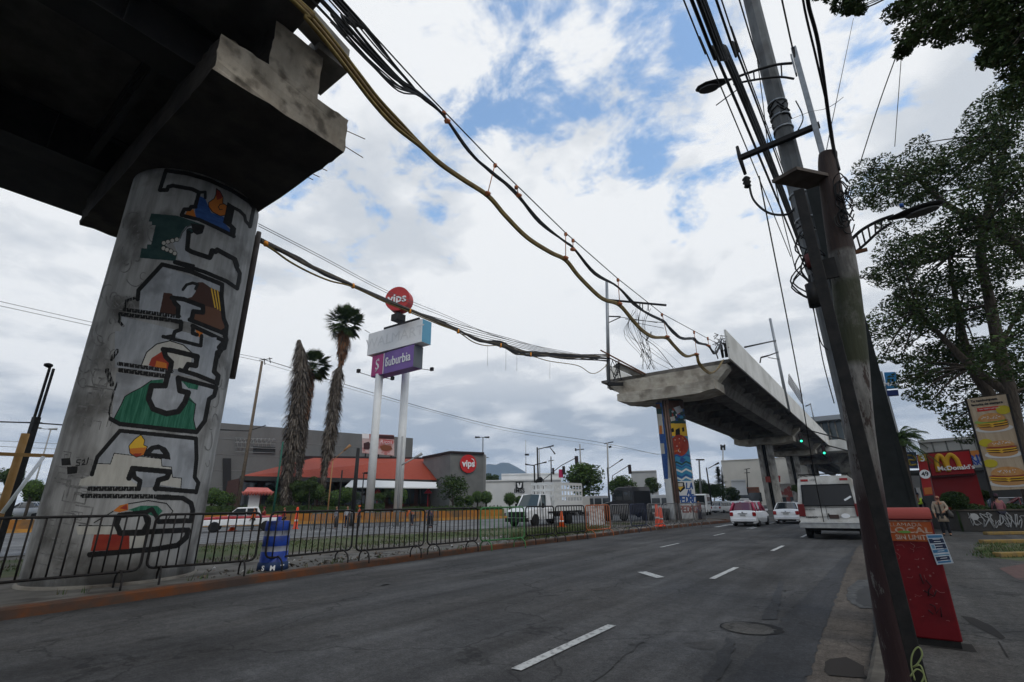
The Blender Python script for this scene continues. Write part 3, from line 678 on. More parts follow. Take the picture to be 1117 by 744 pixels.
mb = MB()
for gx in (-3.1, 3.1): mb.box((VC+gx, 2.9, 11.335), (.6, .5, .02))
mb.build('bearing', M_black, d1, world=True)
mb = MB(); mb.hexa([(-20.4, -45, 11.3), (-17.9, -45, 11.6), (-17.9, 2.7, 11.6), (-20.35, 2.7, 11.3)], [(-20.4, -45, 11.6), (-17.9, -45, 11.8), (-17.9, 2.7, 11.8), (-20.35, 2.7, 11.6)]); mb.build('drooping_edge_slab', M_steel_dark, d1, world=True)
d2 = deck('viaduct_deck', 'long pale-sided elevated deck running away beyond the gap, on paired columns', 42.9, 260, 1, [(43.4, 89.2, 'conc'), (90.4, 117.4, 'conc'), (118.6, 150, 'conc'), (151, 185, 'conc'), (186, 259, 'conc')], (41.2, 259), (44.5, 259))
# broken rails and twisted steel on the far edge
mb = MB(); rg = random.Random(4)
def fp(x, y, D=45.5): return P(x, y, D)
mb.beam(fp(655, 382), fp(704, 408), .12, .12); mb.beam(fp(660, 388), fp(700, 408.5), .3, .05); mb.build('rail', M_rust, d2, world=True)
mb = MB()
for k in range(10):
    a = fp(668+rg.uniform(-2, 8), 392+rg.uniform(0, 8)); b = fp(673+rg.uniform(-6, 6), 412+rg.uniform(-3, 4)); mb.tube([a, (a+b)/2+Vector((rg.uniform(-.5, .5), rg.uniform(-.3, .3), 0)), b], .035, 4)
for k in range(14):
    a = fp(786+rg.uniform(-3, 5), 374+rg.uniform(-10, 12), 42.3); mb.tube([a, a+Vector((rg.uniform(-.6, .6), rg.uniform(-.6, .3), rg.uniform(-.5, .7)))], .03, 4)
mb.beam(fp(663, 419), fp(680, 419), .5, .25); mb.build('torn_metal', M_blackpaint, d2, world=True)
mb = MB(); vs = [fp(668, 400), fp(690, 410), fp(704, 408), fp(675, 395)]; mb.slabpoly(vs, (0, .3, 0)); mb.build('broken_slab', M_concrete, d2, world=True)
mb = MB()
for k in range(15):
    x = -8.7+rg.uniform(-.7, .5); mb.tube([(x, 42.2, 13.2), (x+rg.uniform(-.2, .2), 42.2, 13.9+rg.uniform(0, .6)), (x+rg.uniform(-.8, .3), 42.2+rg.uniform(-.3, .3), 14.3+rg.uniform(0, 1.0))], [.05, .04, .01], 4)
mb.build('reinforcement_mesh', M_blackpaint, d2, world=True)

def far_pier(name, label, cx, cy, r=1.21):
    t = thing('viaduct_pier', label, 'pier', (cx, cy, .15), group='viaduct piers')
    cap_beam(t, cy-1.9, False, cx-4.2, cx+4.6)
    h = 10.2; n = 48; poly = []; w_ = .28; a_ = math.asin(w_/r)
    for i in range(n+1):
        a = math.pi+a_+(2*math.pi-2*a_)*i/n; poly.append((r*math.sin(a), r*math.cos(a)))
    poly += [(w_, -r+.55), (-w_, -r+.55)]
    mb = MB(); k = len(poly); vs = [(x, y, 0) for x, y in poly]+[(x, y, h) for x, y in poly]
    mb.add(vs, [(i, (i+1) % k, k+(i+1) % k, k+i) for i in range(k)], 0, False); c_ = mb.build('column', M_conc_streak, t)
    mb = MB()
    for x in (-.12, .13): mb.tube([(x, -r+.25, 0), (x, -r+.25, h)], .1, 8)
    mb.build('downpipe', mat('pipe_brown', (.16, .095, .07), (.22, .14, .11), 2, .7), t) if cy < 60 else mb.build('downpipe', M_blackpaint, t)
    return t, c_
p1, c1 = far_pier('p', 'pier painted with a colourful mural and blue letters, beyond the gap', -14.1, 43.3)
far_pier('p', 'bare grey pier with dark slot, second beyond the gap, behind the taxi', -14.45, 90.2)
far_pier('p', 'bare grey pier with dark slot, third beyond the gap, above the white sedan', -14.1, 118.2)
far_pier('p', 'farthest grey piers, just left of the white minibus roof', -13.7, 150.5)
rk0 = random.Random(31); mu = Mural(); mu.crop(690, 430, .2283)
mu.fill(WH, [(100, 400), (300, 400), (300, 700), (100, 700)])
mu.fill(BL, [(100, 40), (160, 40), (170, 405), (130, 405)]); mu.fill(CR, [(110, 90), (140, 95), (150, 190), (120, 190)]); mu.fill(TE, [(110, 60), (140, 60), (140, 95), (112, 95)])
mu.fill(CR, [(125, 235), (150, 235), (155, 285), (130, 285)]); mu.fill(OR, [(128, 150), (140, 150), (142, 190), (128, 190)]); mu.fill(LB, [(108, 48), (130, 45), (132, 70), (112, 70)])
mu.fill(TE, [(170, 20), (250, 20), (262, 150), (180, 150)]); mu.fill(YE, [(175, 140), (258, 140), (262, 200), (178, 200)]); mu.fill(SB, [(180, 200), (265, 200), (285, 415), (190, 415)])
for k in range(26): mu.oval(rk0.choice((BL, GY, TE, RD, WH, BR, SB)), 215+rk0.uniform(-40, 40), 95+rk0.uniform(-55, 45), rk0.uniform(3, 10), rk0.uniform(3, 9)); mu.fill(BR, [(170, 30), (250, 30), (252, 70), (172, 70)])
mu.fill(GY, [(195, 65), (225, 55), (240, 80), (215, 95)]); 
mu.fill(CR, [(180, 110), (200, 105), (205, 125), (183, 130)])
mu.fill(YE, [(180, 150), (215, 165), (245, 140), (258, 200), (235, 195), (215, 200), (190, 190)]); mu.fill(K, [(205, 170), (225, 160), (228, 205), (205, 205)]); mu.fill(K, [(185, 165), (195, 160), (200, 180), (186, 182)]); mu.fill(K, [(235, 160), (246, 158), (248, 178), (238, 180)])
mu.oval(RD, 224, 245, 45, 52)
for k in range(14): mu.oval(OR if k % 2 else CR, 224+rg.uniform(-32, 32), 245+rg.uniform(-38, 38), 2.5, 3)
for y, c in ((296, BL), (312, SB), (330, TE), (345, BL), (352, SB), (366, WH), (380, SB), (392, BL), (404, WH)):
    mu.line(c, [(188, y+8), (210, y-6), (235, y+6), (255, y-8), (285, y+6)], 7)
mu.fill(BL, [(230, 300), (255, 310), (240, 330), (225, 320)])
mu.fill(K, [(205, 420), (245, 420), (252, 450), (228, 470), (208, 450)]); mu.fill(CR, [(214, 425), (240, 425), (240, 440), (216, 440)]); mu.fill(YE, [(215, 442), (243, 442), (228, 460)])
def vec_text(m_, c, s_, x, y, h, wd, lw):
    GL = {'L': [[(0, 0), (0, 1), (1, 1)]], 'A': [[(0, 1), (.5, 0), (1, 1)], [(.2, .65), (.8, .65)]], 'P': [[(0, 1), (0, 0), (.9, 0), (.9, .5), (0, .5)]], 'E': [[(1, 0), (0, 0), (0, 1), (1, 1)], [(0, .5), (.8, .5)]],
          'D': [[(0, 0), (0, 1), (.6, 1), (1, .7), (1, .3), (.6, 0), (0, 0)]], 'R': [[(0, 1), (0, 0), (.9, 0), (.9, .45), (0, .45)], [(.4, .45), (1, 1)]], 'O': [[(0, 0), (1, 0), (1, 1), (0, 1), (0, 0)]], 'I': [[(.5, 0), (.5, 1)]], 'J': [[(1, 0), (1, 1), (0, 1), (0, .7)]]}
    for i, ch in enumerate(s_):
        for st in GL.get(ch, []): m_.line(c, [(x+i*wd*1.35+u*wd, y+v*h) for u, v in st], lw)
vec_text(mu, BL, 'LA', 258, 425, 26, 12, 6); vec_text(mu, BL, 'AL', 262, 458, 22, 12, 6); vec_text(mu, BL, 'PEDRO', 215, 488, 30, 14, 7); vec_text(mu, RD, 'PEDRO', 225, 535, 28, 13, 6)
vec_text(mu, BL, 'J', 146, 425, 20, 8, 5); vec_text(mu, BL, 'P', 146, 455, 20, 8, 5); vec_text(mu, BL, 'I', 146, 485, 20, 8, 6); mu.fill(RD, [(140, 540), (165, 540), (165, 570), (140, 570)])
cyl_mural(mu, (-14.1, 43.3), 1.21, 1.33, 2.905, .3, 10.3, 90, 420, MM, c1, 'mural', maxrun=3)
cyl_mural(mu, (-14.1, 43.3), 1.21, 3.378, 4.3, .3, 10.3, 60, 420, MM, c1, 'mural', maxrun=3)
# red square sign on second pier
t = thing('stencil_panel', 'small red painted panel fixed to the second grey pier', 'panel', P(838, 523, 88.8)); mb = MB(); mb.beam(P(835, 523, 88.8), P(840.5, 523, 88.8), .05, .9); mb.build('board', flat('faded_red', (.25, .05, .04), .8), t, world=True)

# ---- railway masts
def mast(label, base, top, arms, r=.16):
    t = thing('catenary_mast', label, 'mast', base, group='railway wire masts'); mb = MB(); mb.tube([base, top], [r, r*.8], 8); mb.build('pole', M_galv, t, world=True)
    mb = MB(); 
    for a, b, w_ in arms: mb.tube([a, b], w_, 6)
    mb.build('bracket', M_blackpaint, t, world=True); return t
D_ = 45.7
mL = mast('tall mast on the left edge of the far deck where cables end', P(664, 418, D_), P(661.8, 306, D_), [(P(662, 327, D_), P(727, 333, D_), .11), (P(662, 345, D_), P(677, 345.5, D_), .07), (P(664, 352, D_), P(677, 346, D_), .05), (P(677, 346, D_), P(717, 352, 46), .03), (P(698, 331, D_), P(698, 336, D_), .05), (P(701, 331, D_), P(701, 338, D_), .05), (P(707, 331, D_), P(707, 339, D_), .05), (P(682, 348, D_), P(724, 352, D_), .03), (P(688, 351, D_), P(724, 358, D_), .025)], .19)
def pz(x, y, X=-7.75): return PX(x, y, X)
bs = pz(861, 451); tp = pz(844.5, 354.5)
mast('mast fixed outside the pale parapet with a wire arm', bs, Vector((bs.x, bs.y, tp.z)), [(P(846, 371.5, Vector((bs.x, bs.y)).length), P(812.6, 378.7, 52), .1), (P(849, 384, 60), P(838, 388, 57), .07), (P(838, 388, 57), P(830, 390, 57), .09), (P(830, 390, 57), P(829, 396, 57), .07), (P(850, 392, 60), P(838, 390, 57), .04), (P(858, 447, 60), P(862, 452, 60), .25)], .2)
mast('thin distant mast above the deck near the station', pz(889, 463, -8), pz(884, 440, -8), [(pz(884, 441, -8), pz(879, 443, -8), .1)], .12)
t = thing('lattice_screen', 'small dark lattice screen standing on the far deck behind the parapet', 'screen', pz(868, 428, -9)); mb = MB()
for k in range(12):
    a = k/11; mb.tube([pz(860+a*14, 418+a*22, -9), pz(860+a*14+1, 408+a*22, -9)], .06, 4)
for k in range(4): mb.tube([pz(860, 418-k*3, -9), pz(875, 440-k*3, -9)], .06, 4)
mb.build('bars', M_blackpaint, t, world=True)
# ---- station building far along the deck
t = thing('station_building', 'glazed grey station block on the viaduct, mostly behind the utility poles', 'station', (-8, 150, 13.2))
zt = PY(890, 454, 128).z; x0, x1 = PY(884, 454, 128).x, PY(955, 454, 128).x
mb = MB(); mb.box(((x0+x1)/2-3, 150, zt-.6), (x1-x0+6, 44, 1.0)); mb.build('roof', M_galv, t, world=True)
mb = MB(); mb.box(((x0+x1)/2, 151, zt-3.2), (x1-x0-.4, 40, 4.2)); mb.build('glazing', M_glass_teal, t, world=True)
mb = MB(); mb.box(((x0+x1)/2, 150, zt-6.6), (x1-x0, 43, 2.4)); mb.build('wall', M_parapet, t, world=True)
mb = MB()
for k in range(9): mb.box((x0+.3+k*(x1-x0)/9, 129.9, zt-3.2), (.25, .25, 4.2))
mb.box(((x0+x1)/2, 151, zt-11), (6, 30, 7)); mb.build('frame', M_concrete, t, world=True)

# ================================================================ CABLES across the gap
def cable(name, label, lists, r, mt, group, cat='cable', k=6, n=6):
    """lists: list of (points, radius); every strand one tube in one hanging bundle"""
    t0 = lists[0][0][0]; t = thing(name, label, cat, t0, group=group)
    for pts, rr in lists:
        mb = MB(); mb.tube(smooth(pts, k), rr, n); mb.build('strand', mt if not isinstance(mt, list) else mt[lists.index((pts, rr)) % len(mt)], t, world=True)
    return t
XR = -8.25
def px_(l, X=XR): return [PX(u, v, X) for u, v in l]
GA = 'cables strung across the gap on the right'; 
rk = random.Random(9)
back = Vector((XR, -6, 13.4))
mess = px_([(372.5, 0), (400, 30), (460, 96), (540, 179), (617, 254), (674, 304), (722, 342), (757, 361), (788, 378)])
t = thing('messenger_wire', 'straight thin wire above the sagging black bundle across the gap', 'wire', mess[-1], group=GA)
mb = MB(); mb.tube([back+Vector((0, 0, 2.2))]+mess, .022, 5); mb.build('strand', M_black, t, world=True)
bb = [(460, 105), (484, 126), (512, 165), (537, 188), (562, 210), (589, 242), (617, 264), (626, 271), (649, 298), (674, 313), (692, 332), (710, 344), (724, 351), (734, 362), (745, 369), (756, 369.5), (762, 374), (773, 377), (780, 385)]
t = thing('cable_bundle', 'thick sagging black cable bundle hanging across the gap', 'cable', PX(780, 385, XR), group=GA)
starts = [[(363.6, 0), (383, 30), (433, 83)], [(352, 9), (380, 43), (433, 93)], [(352, 2), (372, 28), (430, 87)], [(370, 0), (395, 28), (438, 81)], [(357, 6), (392, 52), (440, 97)], [(348, 6), (374, 40), (436, 99)], [(366, 0), (388, 25), (436, 78)], [(360, 0), (385, 35), (434, 88)], [(375, 2), (410, 42), (444, 89)], [(350, 0), (378, 36), (425, 88)], [(356, 0), (400, 50), (440, 92)], [(368, 2), (392, 36), (440, 88)]]
for i, st in enumerate(starts):
    st = [(u+rk.uniform(-2, 2), v+rk.uniform(-2, 2)) for u, v in st]
    j = [(u+rk.uniform(-1.3, 1.3)*(.3 if q in (1, 6, 7, 9) else 1), v+rk.uniform(-1.3, 1.3)*(.3 if q in (1, 6, 7, 9) else 1)) for q, (u, v) in enumerate(bb)]
    st = [st[0], ((st[0][0]+st[1][0])/2, (st[0][1]+st[1][1])/2+1), st[1], ((st[1][0]+st[2][0])/2, (st[1][1]+st[2][1])/2+1.5), st[2]]; pts = px_(st+j); pts = [Vector((XR+rk.uniform(-.1, .1), -4, pts[0].z+1.5))]+pts+[PX(787, 372+rk.uniform(-3, 10), XR)]
    mb = MB(); mb.tube(smooth(pts, 5), rk.choice((.022, .03, .04)), 5); mb.build('strand', M_black if i % 3 else M_cable, t, world=True)
yb = [(335.5, 16), (359, 44), (389, 83), (409.5, 109.5), (433, 135), (460, 160), (481, 179), (505.5, 196), (532.7, 214), (551, 235), (575, 259), (600, 275), (617, 283.7), (631, 301), (650.5, 320.6), (661, 327.6), (675.8, 332.8), (690.7, 350), (701, 360.8), (713, 367.7), (727, 368.6), (734, 375.6), (743, 385), (750, 388.7), (759.7, 387), (762, 395), (769, 403.6), (776, 407), (783, 402), (788.5, 393)]
t = thing('yellow_conduit', 'looping dirty yellow conduits hanging below the black bundle', 'conduit', PX(788, 393, XR), group=GA)
for i, (du, dv, rr) in enumerate(((-1.6, 1.6, .05), (0, 0, .055), (1.6, -1.4, .05), (.5, .8, .045))):
    pts = [Vector((XR-.5, -1, 13.3)), PX(322+du, 0+dv, XR)]+px_([(u+du*(1.7 if u < 440 else .45), v+dv*(1.7 if u < 440 else .45)) for u, v in yb]); mb = MB(); mb.tube(smooth(pts, 5), rr, 7); mb.build('strand', [M_yellow_hose, mat('brown_conduit', (.10, .062, .02), (.17, .11, .035), 4, .6)][i % 2], t, world=True)
t = thing('cable_hanger', 'thin orange hangers tying the yellow conduits up to the wire', 'hanger', PX(540, 179, XR)); mb = MB()
for a, b in (((484, 122), (488, 132)), ((540, 179), (532, 211)), ((563, 203), (566, 213)), ((617, 254), (617, 281)), ((625, 261), (625, 272)), ((674, 304), (676, 331)), ((722, 342), (728, 367)), ((757, 361), (760, 386)), ((772, 368), (773, 377))):
    mb.tube(px_([a, b]), .02, 4); mb.tube([PX(a[0], a[1], XR-.02), PX(a[0]+.3, a[1]+3, XR-.02)], .07, 5); mb.tube([PX(b[0]-1.5, b[1], XR+.08), PX(b[0]+1.5, b[1]+.5, XR+.08)], .08, 5)
mb.build('strap', flat('hanger_strap', (.35, .12, .05), .7), t, world=True)
# left bundle
XL = -20.3; GB = 'cables strung across the gap on the left'
pp = P(281.6, 257, 15.6)
t = thing('cable_riser_pipe', 'dark vertical pipe beside the painted pier that carries the left cables', 'pipe', (pp.x, pp.y, 5.2)); mb = MB(); mb.tube([(pp.x-.04, pp.y, 5.2), (pp.x, pp.y, pp.z-.15), (pp.x+.02, pp.y, pp.z+.12)], [.09, .09, .07], 12); mb.build('pipe', mat('pipe_dark', (.06, .05, .045), (.10, .085, .075), 3, .7), t, world=True)
def lerpD(u): return 15.9+(45.6-15.9)*(max(0, u-284.5)/(664-284.5))**1.5
def pl_(l): return [P(u, v, lerpD(u)) for u, v in l]
t = thing('cable_bundle', 'strapped dark cable bundle crossing behind the sign pylon to the left mast', 'cable', P(664, 392, 45.6), group=GB)
up = [(284.5, 262), (304, 272), (326.4, 283.4), (354.6, 298.5), (385, 311), (419, 326.7), (447, 338), (479.6, 351), (499.6, 360), (523, 371), (546, 375.4), (562.4, 383), (578.7, 386), (620, 390), (664, 391)]
for i in range(13):
    e = [(u, v+rk.uniform(-1.6, 1.6)*(.35 if q in (4, 6, 8, 10) else 1)+(0 if q < 10 else rk.uniform(-3, 2.5))) for q, (u, v) in enumerate(up)]; mb = MB(); mb.tube(smooth(pl_(e), 5), rk.choice((.035, .05, .06)), 6); mb.build('strand', M_cable if i % 4 else mat('dusty_cable', (.07, .06, .045), (.13, .11, .08), 4, .7), t, world=True)
for i in range(5):
    e = [(460+i*2, 342+i*.7), (506.6, 355.6+i*2.4), (553, 368.4+i*1.9), (609, 383.5+i*.9), (664, 390.5)]; mb = MB(); mb.tube(smooth(pl_(e), 5), .022, 4); mb.build('strand', M_cable_grey, t, world=True)
mb = MB(); lo = [(284.5, 264), (300, 274), (316, 285.4), (338.5, 297.5), (360.7, 306.6), (385, 313), (419, 329), (447, 340.5), (479, 354), (499.6, 362), (516, 373), (530, 377), (546, 377.5), (562.4, 385.5), (578.7, 388), (599.7, 394), (630, 398.7), (644, 407), (653, 405.6), (662.5, 397.5)]
mb.tube(smooth(pl_(lo), 5), .035, 6); mb.build('strand', M_yellow_hose, t, world=True)
for u, v in ((290, 266), (385, 312), (447, 339.5), (499.6, 361.5), (546, 377), (578.7, 387)):
    mb = MB(); a = P(u, v-3.2, lerpD(u)-.02); b = P(u, v+3, lerpD(u)-.02); mb.tube([a.lerp(b, .15), a.lerp(b, .85)], .08, 6); mb.build('strap', M_orange_tie, t, world=True)
mb = MB()
for u, v, l in ((532, 377, 22), (552, 378, 26), (564, 385, 20), (600, 395, 18)): mb.tube([P(u, v, lerpD(u)), P(u-.3, v+l, lerpD(u))], .012, 4)
mb.build('loose_end', M_cable_grey, t, world=True)
for k, dv in enumerate((0, 2.5)):
    t = thing('thin_wire', 'thin wire above the strapped left bundle', 'wire', P(664, 390, 45.6), group='thin wires above the left bundle'); mb = MB(); mb.tube(smooth(pl_([(282, 244+dv), (350, 279+dv), (421, 316.6+dv), (479.6, 341+dv), (560, 372), (664, 392)]), 4), .014, 4); mb.build('strand', M_cable_grey, t, world=True)
# tangled wires hanging under the left mast arm
t = thing('tangled_wires', 'tangle of loose thin wires hanging from the mast arm onto the deck', 'wires', P(700, 370, 46)); mb = MB()
for k in range(16):
    x = 690+rk.uniform(-6, 22); e = 722+rk.uniform(-25, 28)
    pts = [P(x, 334+rk.uniform(0, 20), 46), P(x+rk.uniform(-8, 3), 362+rk.uniform(-6, 6), 46.5), P((x+e)/2+rk.uniform(-6, 4), 384+rk.uniform(-5, 5), 46.5), P(e, 403, 47)]; mb.tube(smooth(pts, 5), rk.choice((.012, .018, .03)), 4)
for k in range(10):
    x, y = 706+rk.uniform(-7, 6), 372+rk.uniform(-12, 14); mb.tube([P(x, y, 46), P(x+rk.uniform(-4, 4), y+rk.uniform(2, 6), 46.3)], .05, 4)
mb.build('strand', M_black, t, world=True)
# long service lines on the left sky
def wire(label, pts, r=.02, mt=None, group='overhead service lines', k=6):
    d_ = (pts[0]-pts[1]).normalized()*(40 if pts[0].x < -45 and pts[0].y < 15 else 0)
    if d_.length: pts = [pts[0]+d_]+pts
    t = thing('overhead_line', label, 'wire', pts[-1], group=group); mb = MB(); mb.tube(smooth(pts, k), r, 4); mb.build('strand', mt or M_cable, t, world=True); return t
wire('thin line from the left edge to the painted pier, upper', [P(-30, 322, 60), P(98, 351, 60), P(180, 369, 60), P(284, 391, 62)], .025, M_cable_grey)
wire('thin line from the left edge to the painted pier, lower', [P(-30, 327, 60), P(98, 355, 60), P(180, 372, 60), P(284, 394, 62)], .025, M_cable_grey)
wire('long line sloping from the wooden utility pole to the distant poles', [P(284, 391, 62), P(349, 411, 66), P(402, 427, 72), P(478, 449, 80), P(558, 468, 90), P(651, 482, 110), P(718, 496, 120)], .04)
wire('second long line just under the sloping one', [P(284, 395, 62), P(402, 430, 72), P(478, 451, 80), P(558, 471, 90), P(663, 487, 110), P(768, 503, 130)], .02)
wire('horizontal black line low at the left edge', [P(-40, 459, 50), P(30, 461, 50), P(75, 464, 51)], .05)
for k, y in enumerate((479, 485, 492)): wire('faint low line at the left edge between the dark mast and the pier', [P(-40, y, 70), P(85, y+6, 72)], .02, M_cable_grey, 'faint low lines at the left edge')
# ================================================================ UTILITY POLES on the right pavement
t = thing('utility_pole', 'tall grey octagonal concrete pole, the tallest on the right', 'pole', (-.14, 9.5, .12), group='poles on the right pavement')
mb = MB(); mb.lathe([(.19, 0), (.15, 14)], 8, (0, 0, 0), sm=False); mb.build('shaft', mat('spun_concrete', (.11, .115, .115), (.19, .20, .205), 5, .85, bump=.3, stretch=(1, 1, .2), detail=9, c3=(.10, .10, .10), s3=1.5), t)
mb = MB()
for z in (6.15, 6.45, 7.0, 8.55, 8.85, 9.2): mb.lathe([(.185, -.02), (.185, .02)], 12, (0, 0, z))
mb.build('band', M_galv, t)
mb = MB(); rg = random.Random(21)
for k in range(14):
    z = rg.choice((8.6, 8.9, 9.1, 6.2, 6.4)); a = rg.uniform(0, 6.3); mb.tube([(.18*math.cos(a+q*.7), .18*math.sin(a+q*.7), z+rg.uniform(-.15, .15)) for q in range(5)], .014, 4)
mb.build('wire_lashing', M_black, t)
ca, cb_ = PY(806, 173, 9.3), PY(894, 136, 9.3)
mb = MB(); mb.beam(ca, cb_, .1, .09); mb.build('crossarm', M_blackpaint, t, world=True)
mb = MB(); a = PY(804, 160, 9.3); b = PY(813, 190, 9.3); mb.tube([a, PY(807, 172, 9.3), b], [.03, .04, .03], 8)
mb.lathe([(.03, 0), (.07, .03), (.05, .08), (.08, .12), (.05, .16), (.08, .2), (.03, .26)], 10, PY(813, 191, 9.3)-Vector((0, 0, .3))); mb.build('insulator', M_blackpaint, t, world=True)
mb = MB(); mb.tube(smooth([PY(817, 200, 9.3), PY(822, 218, 9.3), PY(838, 232, 9.3), PY(858, 234, 9.4), PY(868, 226, 9.4)], 6), .022, 6); mb.build('loop_wire', M_cable, t, world=True)
# steel mast with lamp
sx, sy = .36, 9.25
t = thing('street_lamp', 'flat street light on a double arm reaching left near the top of the picture', 'street lamp', (sx, sy, .12), group='street lights over the pavement')
mb = MB(); ztop = PY(867, 52, sy).z; mb.box((sx, sy, (6.4+ztop)/2), (.093, .11, ztop-6.4)); mb.box((sx-.07, sy, PY(864, 72, sy).z), (.03, .12, .5)); mb.build('mast', M_galv, t, world=True, bevel=.008)
mb = MB(); mb.tube(smooth([PY(864, 69, sy), PY(845, 71, sy), PY(818, 79, sy), PY(793, 88, sy)], 6), .026, 8); mb.tube(smooth([PY(866, 86, sy), PY(848, 84, sy), PY(818, 88, sy), PY(800, 92, sy)], 6), .022, 8)
mb.tube([PY(852, 70, sy), PY(853, 85, sy)], .015, 6); mb.tube([PY(822, 78, sy), PY(823, 88, sy)], .015, 6); mb.tube([PY(804, 98, sy), PY(781, 115, sy)], .012, 5); mb.build('arm', M_blackpaint, t, world=True)
def luminaire(t, a, b, wd, nm='lamp_head'):
    a = Vector(a); b = Vector(b); d = b-a; L_ = d.length; d.normalize(); x = d.cross(Vector((0, 0, 1))).normalized(); z = x.cross(d)
    mb = MB(); vs = []; prof = [(0, .25, .3), (.12, .5, .6), (.35, .9, .9), (.65, 1, 1), (.9, .7, .75), (1, .2, .3)]; n = 12
    for s_, w_, h_ in prof:
        for j in range(n):
            an = 2*math.pi*j/n; vs.append(a+d*L_*s_+x*math.cos(an)*wd*w_+z*(math.sin(an)*wd*.42*h_+(0 if math.sin(an) > 0 else wd*.12*h_)))
    fs = [(i*n+j, i*n+(j+1) % n, (i+1)*n+(j+1) % n, (i+1)*n+j) for i in range(len(prof)-1) for j in range(n)]+[tuple(range(n))[::-1], tuple(range(n*5, n*6))]
    mb.add(vs, fs, 0, True); o = mb.build(nm, M_blackpaint, t, world=True)
    mb = MB(); c = a+d*L_*.6-z*wd*.3; n = 14
    mb.slabpoly([c+d*L_*.3*math.cos(2*math.pi*i/n)+x*wd*.75*math.sin(2*math.pi*i/n) for i in range(n)], -z*wd*.16); mb.build('lens', flat('lamp_lens', (.04, .04, .04), .45, spec=.4), o, world=True)
luminaire(t, PY(796, 87, sy), PY(759, 99, sy), .16)
# second lamp on the H beam
t = thing('street_lamp', 'flat street light on a ladder-like arm reaching right in front of the tree', 'street lamp', (.3, 9.2, .12), group='street lights over the pavement')
mb = MB(); Y2 = 9.2
up_ = smooth([PY(928, 262, Y2), PY(940, 251, Y2), PY(958, 241, Y2), PY(975, 235, Y2)], 5); lo_ = smooth([PY(932, 276, Y2), PY(944, 266, Y2), PY(958, 253, Y2), PY(972, 243, Y2)], 5)
mb.tube(up_, .028, 8); mb.tube(lo_, .022, 8)
for i in range(1, 13, 2): mb.tube([up_[i], lo_[i]], .013, 5)
mb.build('arm', M_blackpaint, t, world=True); luminaire(t, PY(968, 240, Y2), PY(1030, 220, Y2), .15)
mb = MB(); mb.lathe([(.03, 0), (.03, .06), (.01, .07)], 10, PY(984, 226, Y2)); mb.build('photocell', flat('blue_photocell', (.03, .1, .35), .4), t, world=True)
mb = MB(); mb.beam(PY(905, 283, Y2-.3), PY(946, 272, Y2-.3), .05, .05); mb.build('stay_bar', M_rust, t, world=True)
# H beam post
t = thing('steel_post', 'wide dark steel beam standing right behind the wooden pole', 'post', (.155, 9.03, .12), group='poles on the right pavement')
mb = MB(); h = 7.0; mb.box((0, -.12, h/2), (.34, .012, h)); mb.box((0, .12, h/2), (.34, .012, h)); mb.box((0, 0, h/2), (.012, .228, h)); mb.box((.13, -.13, h/2), (.03, .01, h)); mb.build('beam', mat('dark_green_paint', (.009, .011, .010), (.02, .023, .022), 4, .7), t)
# wooden pole, leaning
wb, wt = Vector((-.19, 5.62, .12)), PY(902, 168, 5.62); t = thing('utility_pole', 'short leaning brown wooden pole with peeling white and dark red paint', 'pole', wb, group='poles on the right pavement')
def wood_mat():
    mt, nt, b = _new('painted_wood'); N = nt.nodes; L = nt.links; tc = N.new('ShaderNodeTexCoord'); sp = N.new('ShaderNodeSeparateXYZ'); L.new(tc.outputs['Object'], sp.inputs[0])
    def nz(s, st, d=8):
        mp = N.new('ShaderNodeMapping'); mp.inputs['Scale'].default_value = st; L.new(tc.outputs['Object'], mp.inputs[0]); n = N.new('ShaderNodeTexNoise'); n.inputs['Scale'].default_value = s; n.inputs['Detail'].default_value = d; n.inputs['Roughness'].default_value = .7; L.new(mp.outputs[0], n.inputs[0]); return n.outputs[0]
    def mr2(s, a, b_, c, d):
        k = N.new('ShaderNodeMapRange'); 
        for i, x in zip((1, 2, 3, 4), (a, b_, c, d)): k.inputs[i].default_value = x
        L.new(s, k.inputs[0]); return k.outputs[0]
    def mix(f, a, c):
        k = N.new('ShaderNodeMix'); k.data_type = 'RGBA'; L.new(f, k.inputs[0])
        for i, x in ((6, a), (7, c)):
            if isinstance(x, tuple): k.inputs[i].default_value = (*x, 1)
            else: L.new(x, k.inputs[i])
        return k.outputs[2]
    def mul(a, c):
        k = N.new('ShaderNodeMath'); k.operation = 'MULTIPLY'; L.new(a, k.inputs[0])
        if isinstance(c, (int, float)): k.inputs[1].default_value = c
        else: L.new(c, k.inputs[1])
        return k.outputs[0]
    z = sp.outputs[2]
    wood = mix(mr2(nz(6, (4, 4, .5)), .35, .65, 0, 1), (.016, .008, .006), (.036, .018, .012))
    paint = mix(mr2(nz(3, (2, 2, .7)), .4, .6, 0, 1), (.075, .07, .062), (.20, .19, .175))
    pz_ = mul(mr2(z, 3.98, 3.94, 0, 1), mr2(nz(5.5, (1.8, 1.8, .6), 12), .43, .47, 0, 1))
    c = mix(pz_, wood, paint)
    moss = mul(mul(mr2(z, 3.72, 3.6, 0, 1), mr2(z, 2.72, 2.8, 0, 1)), mr2(nz(3, (1, 1, 1)), .3, .5, .3, 1))
    c = mix(moss, c, (.028, .032, .012))
    red = mul(mr2(z, 1.95, 1.5, 0, 1), mr2(nz(4.2, (1.6, 1.6, .4), 10), .36, .41, 0, 1)); c = mix(red, c, (.022, .006, .006))
    L.new(c, b.inputs['Base Color']); b.inputs['Roughness'].default_value = .8
    bp = N.new('ShaderNodeBump'); bp.inputs['Strength'].default_value = .7; bp.inputs['Distance'].default_value = .02; L.new(nz(7, (3, 3, .3)), bp.inputs['Height']); L.new(bp.outputs[0], b.inputs['Normal'])
    return mt
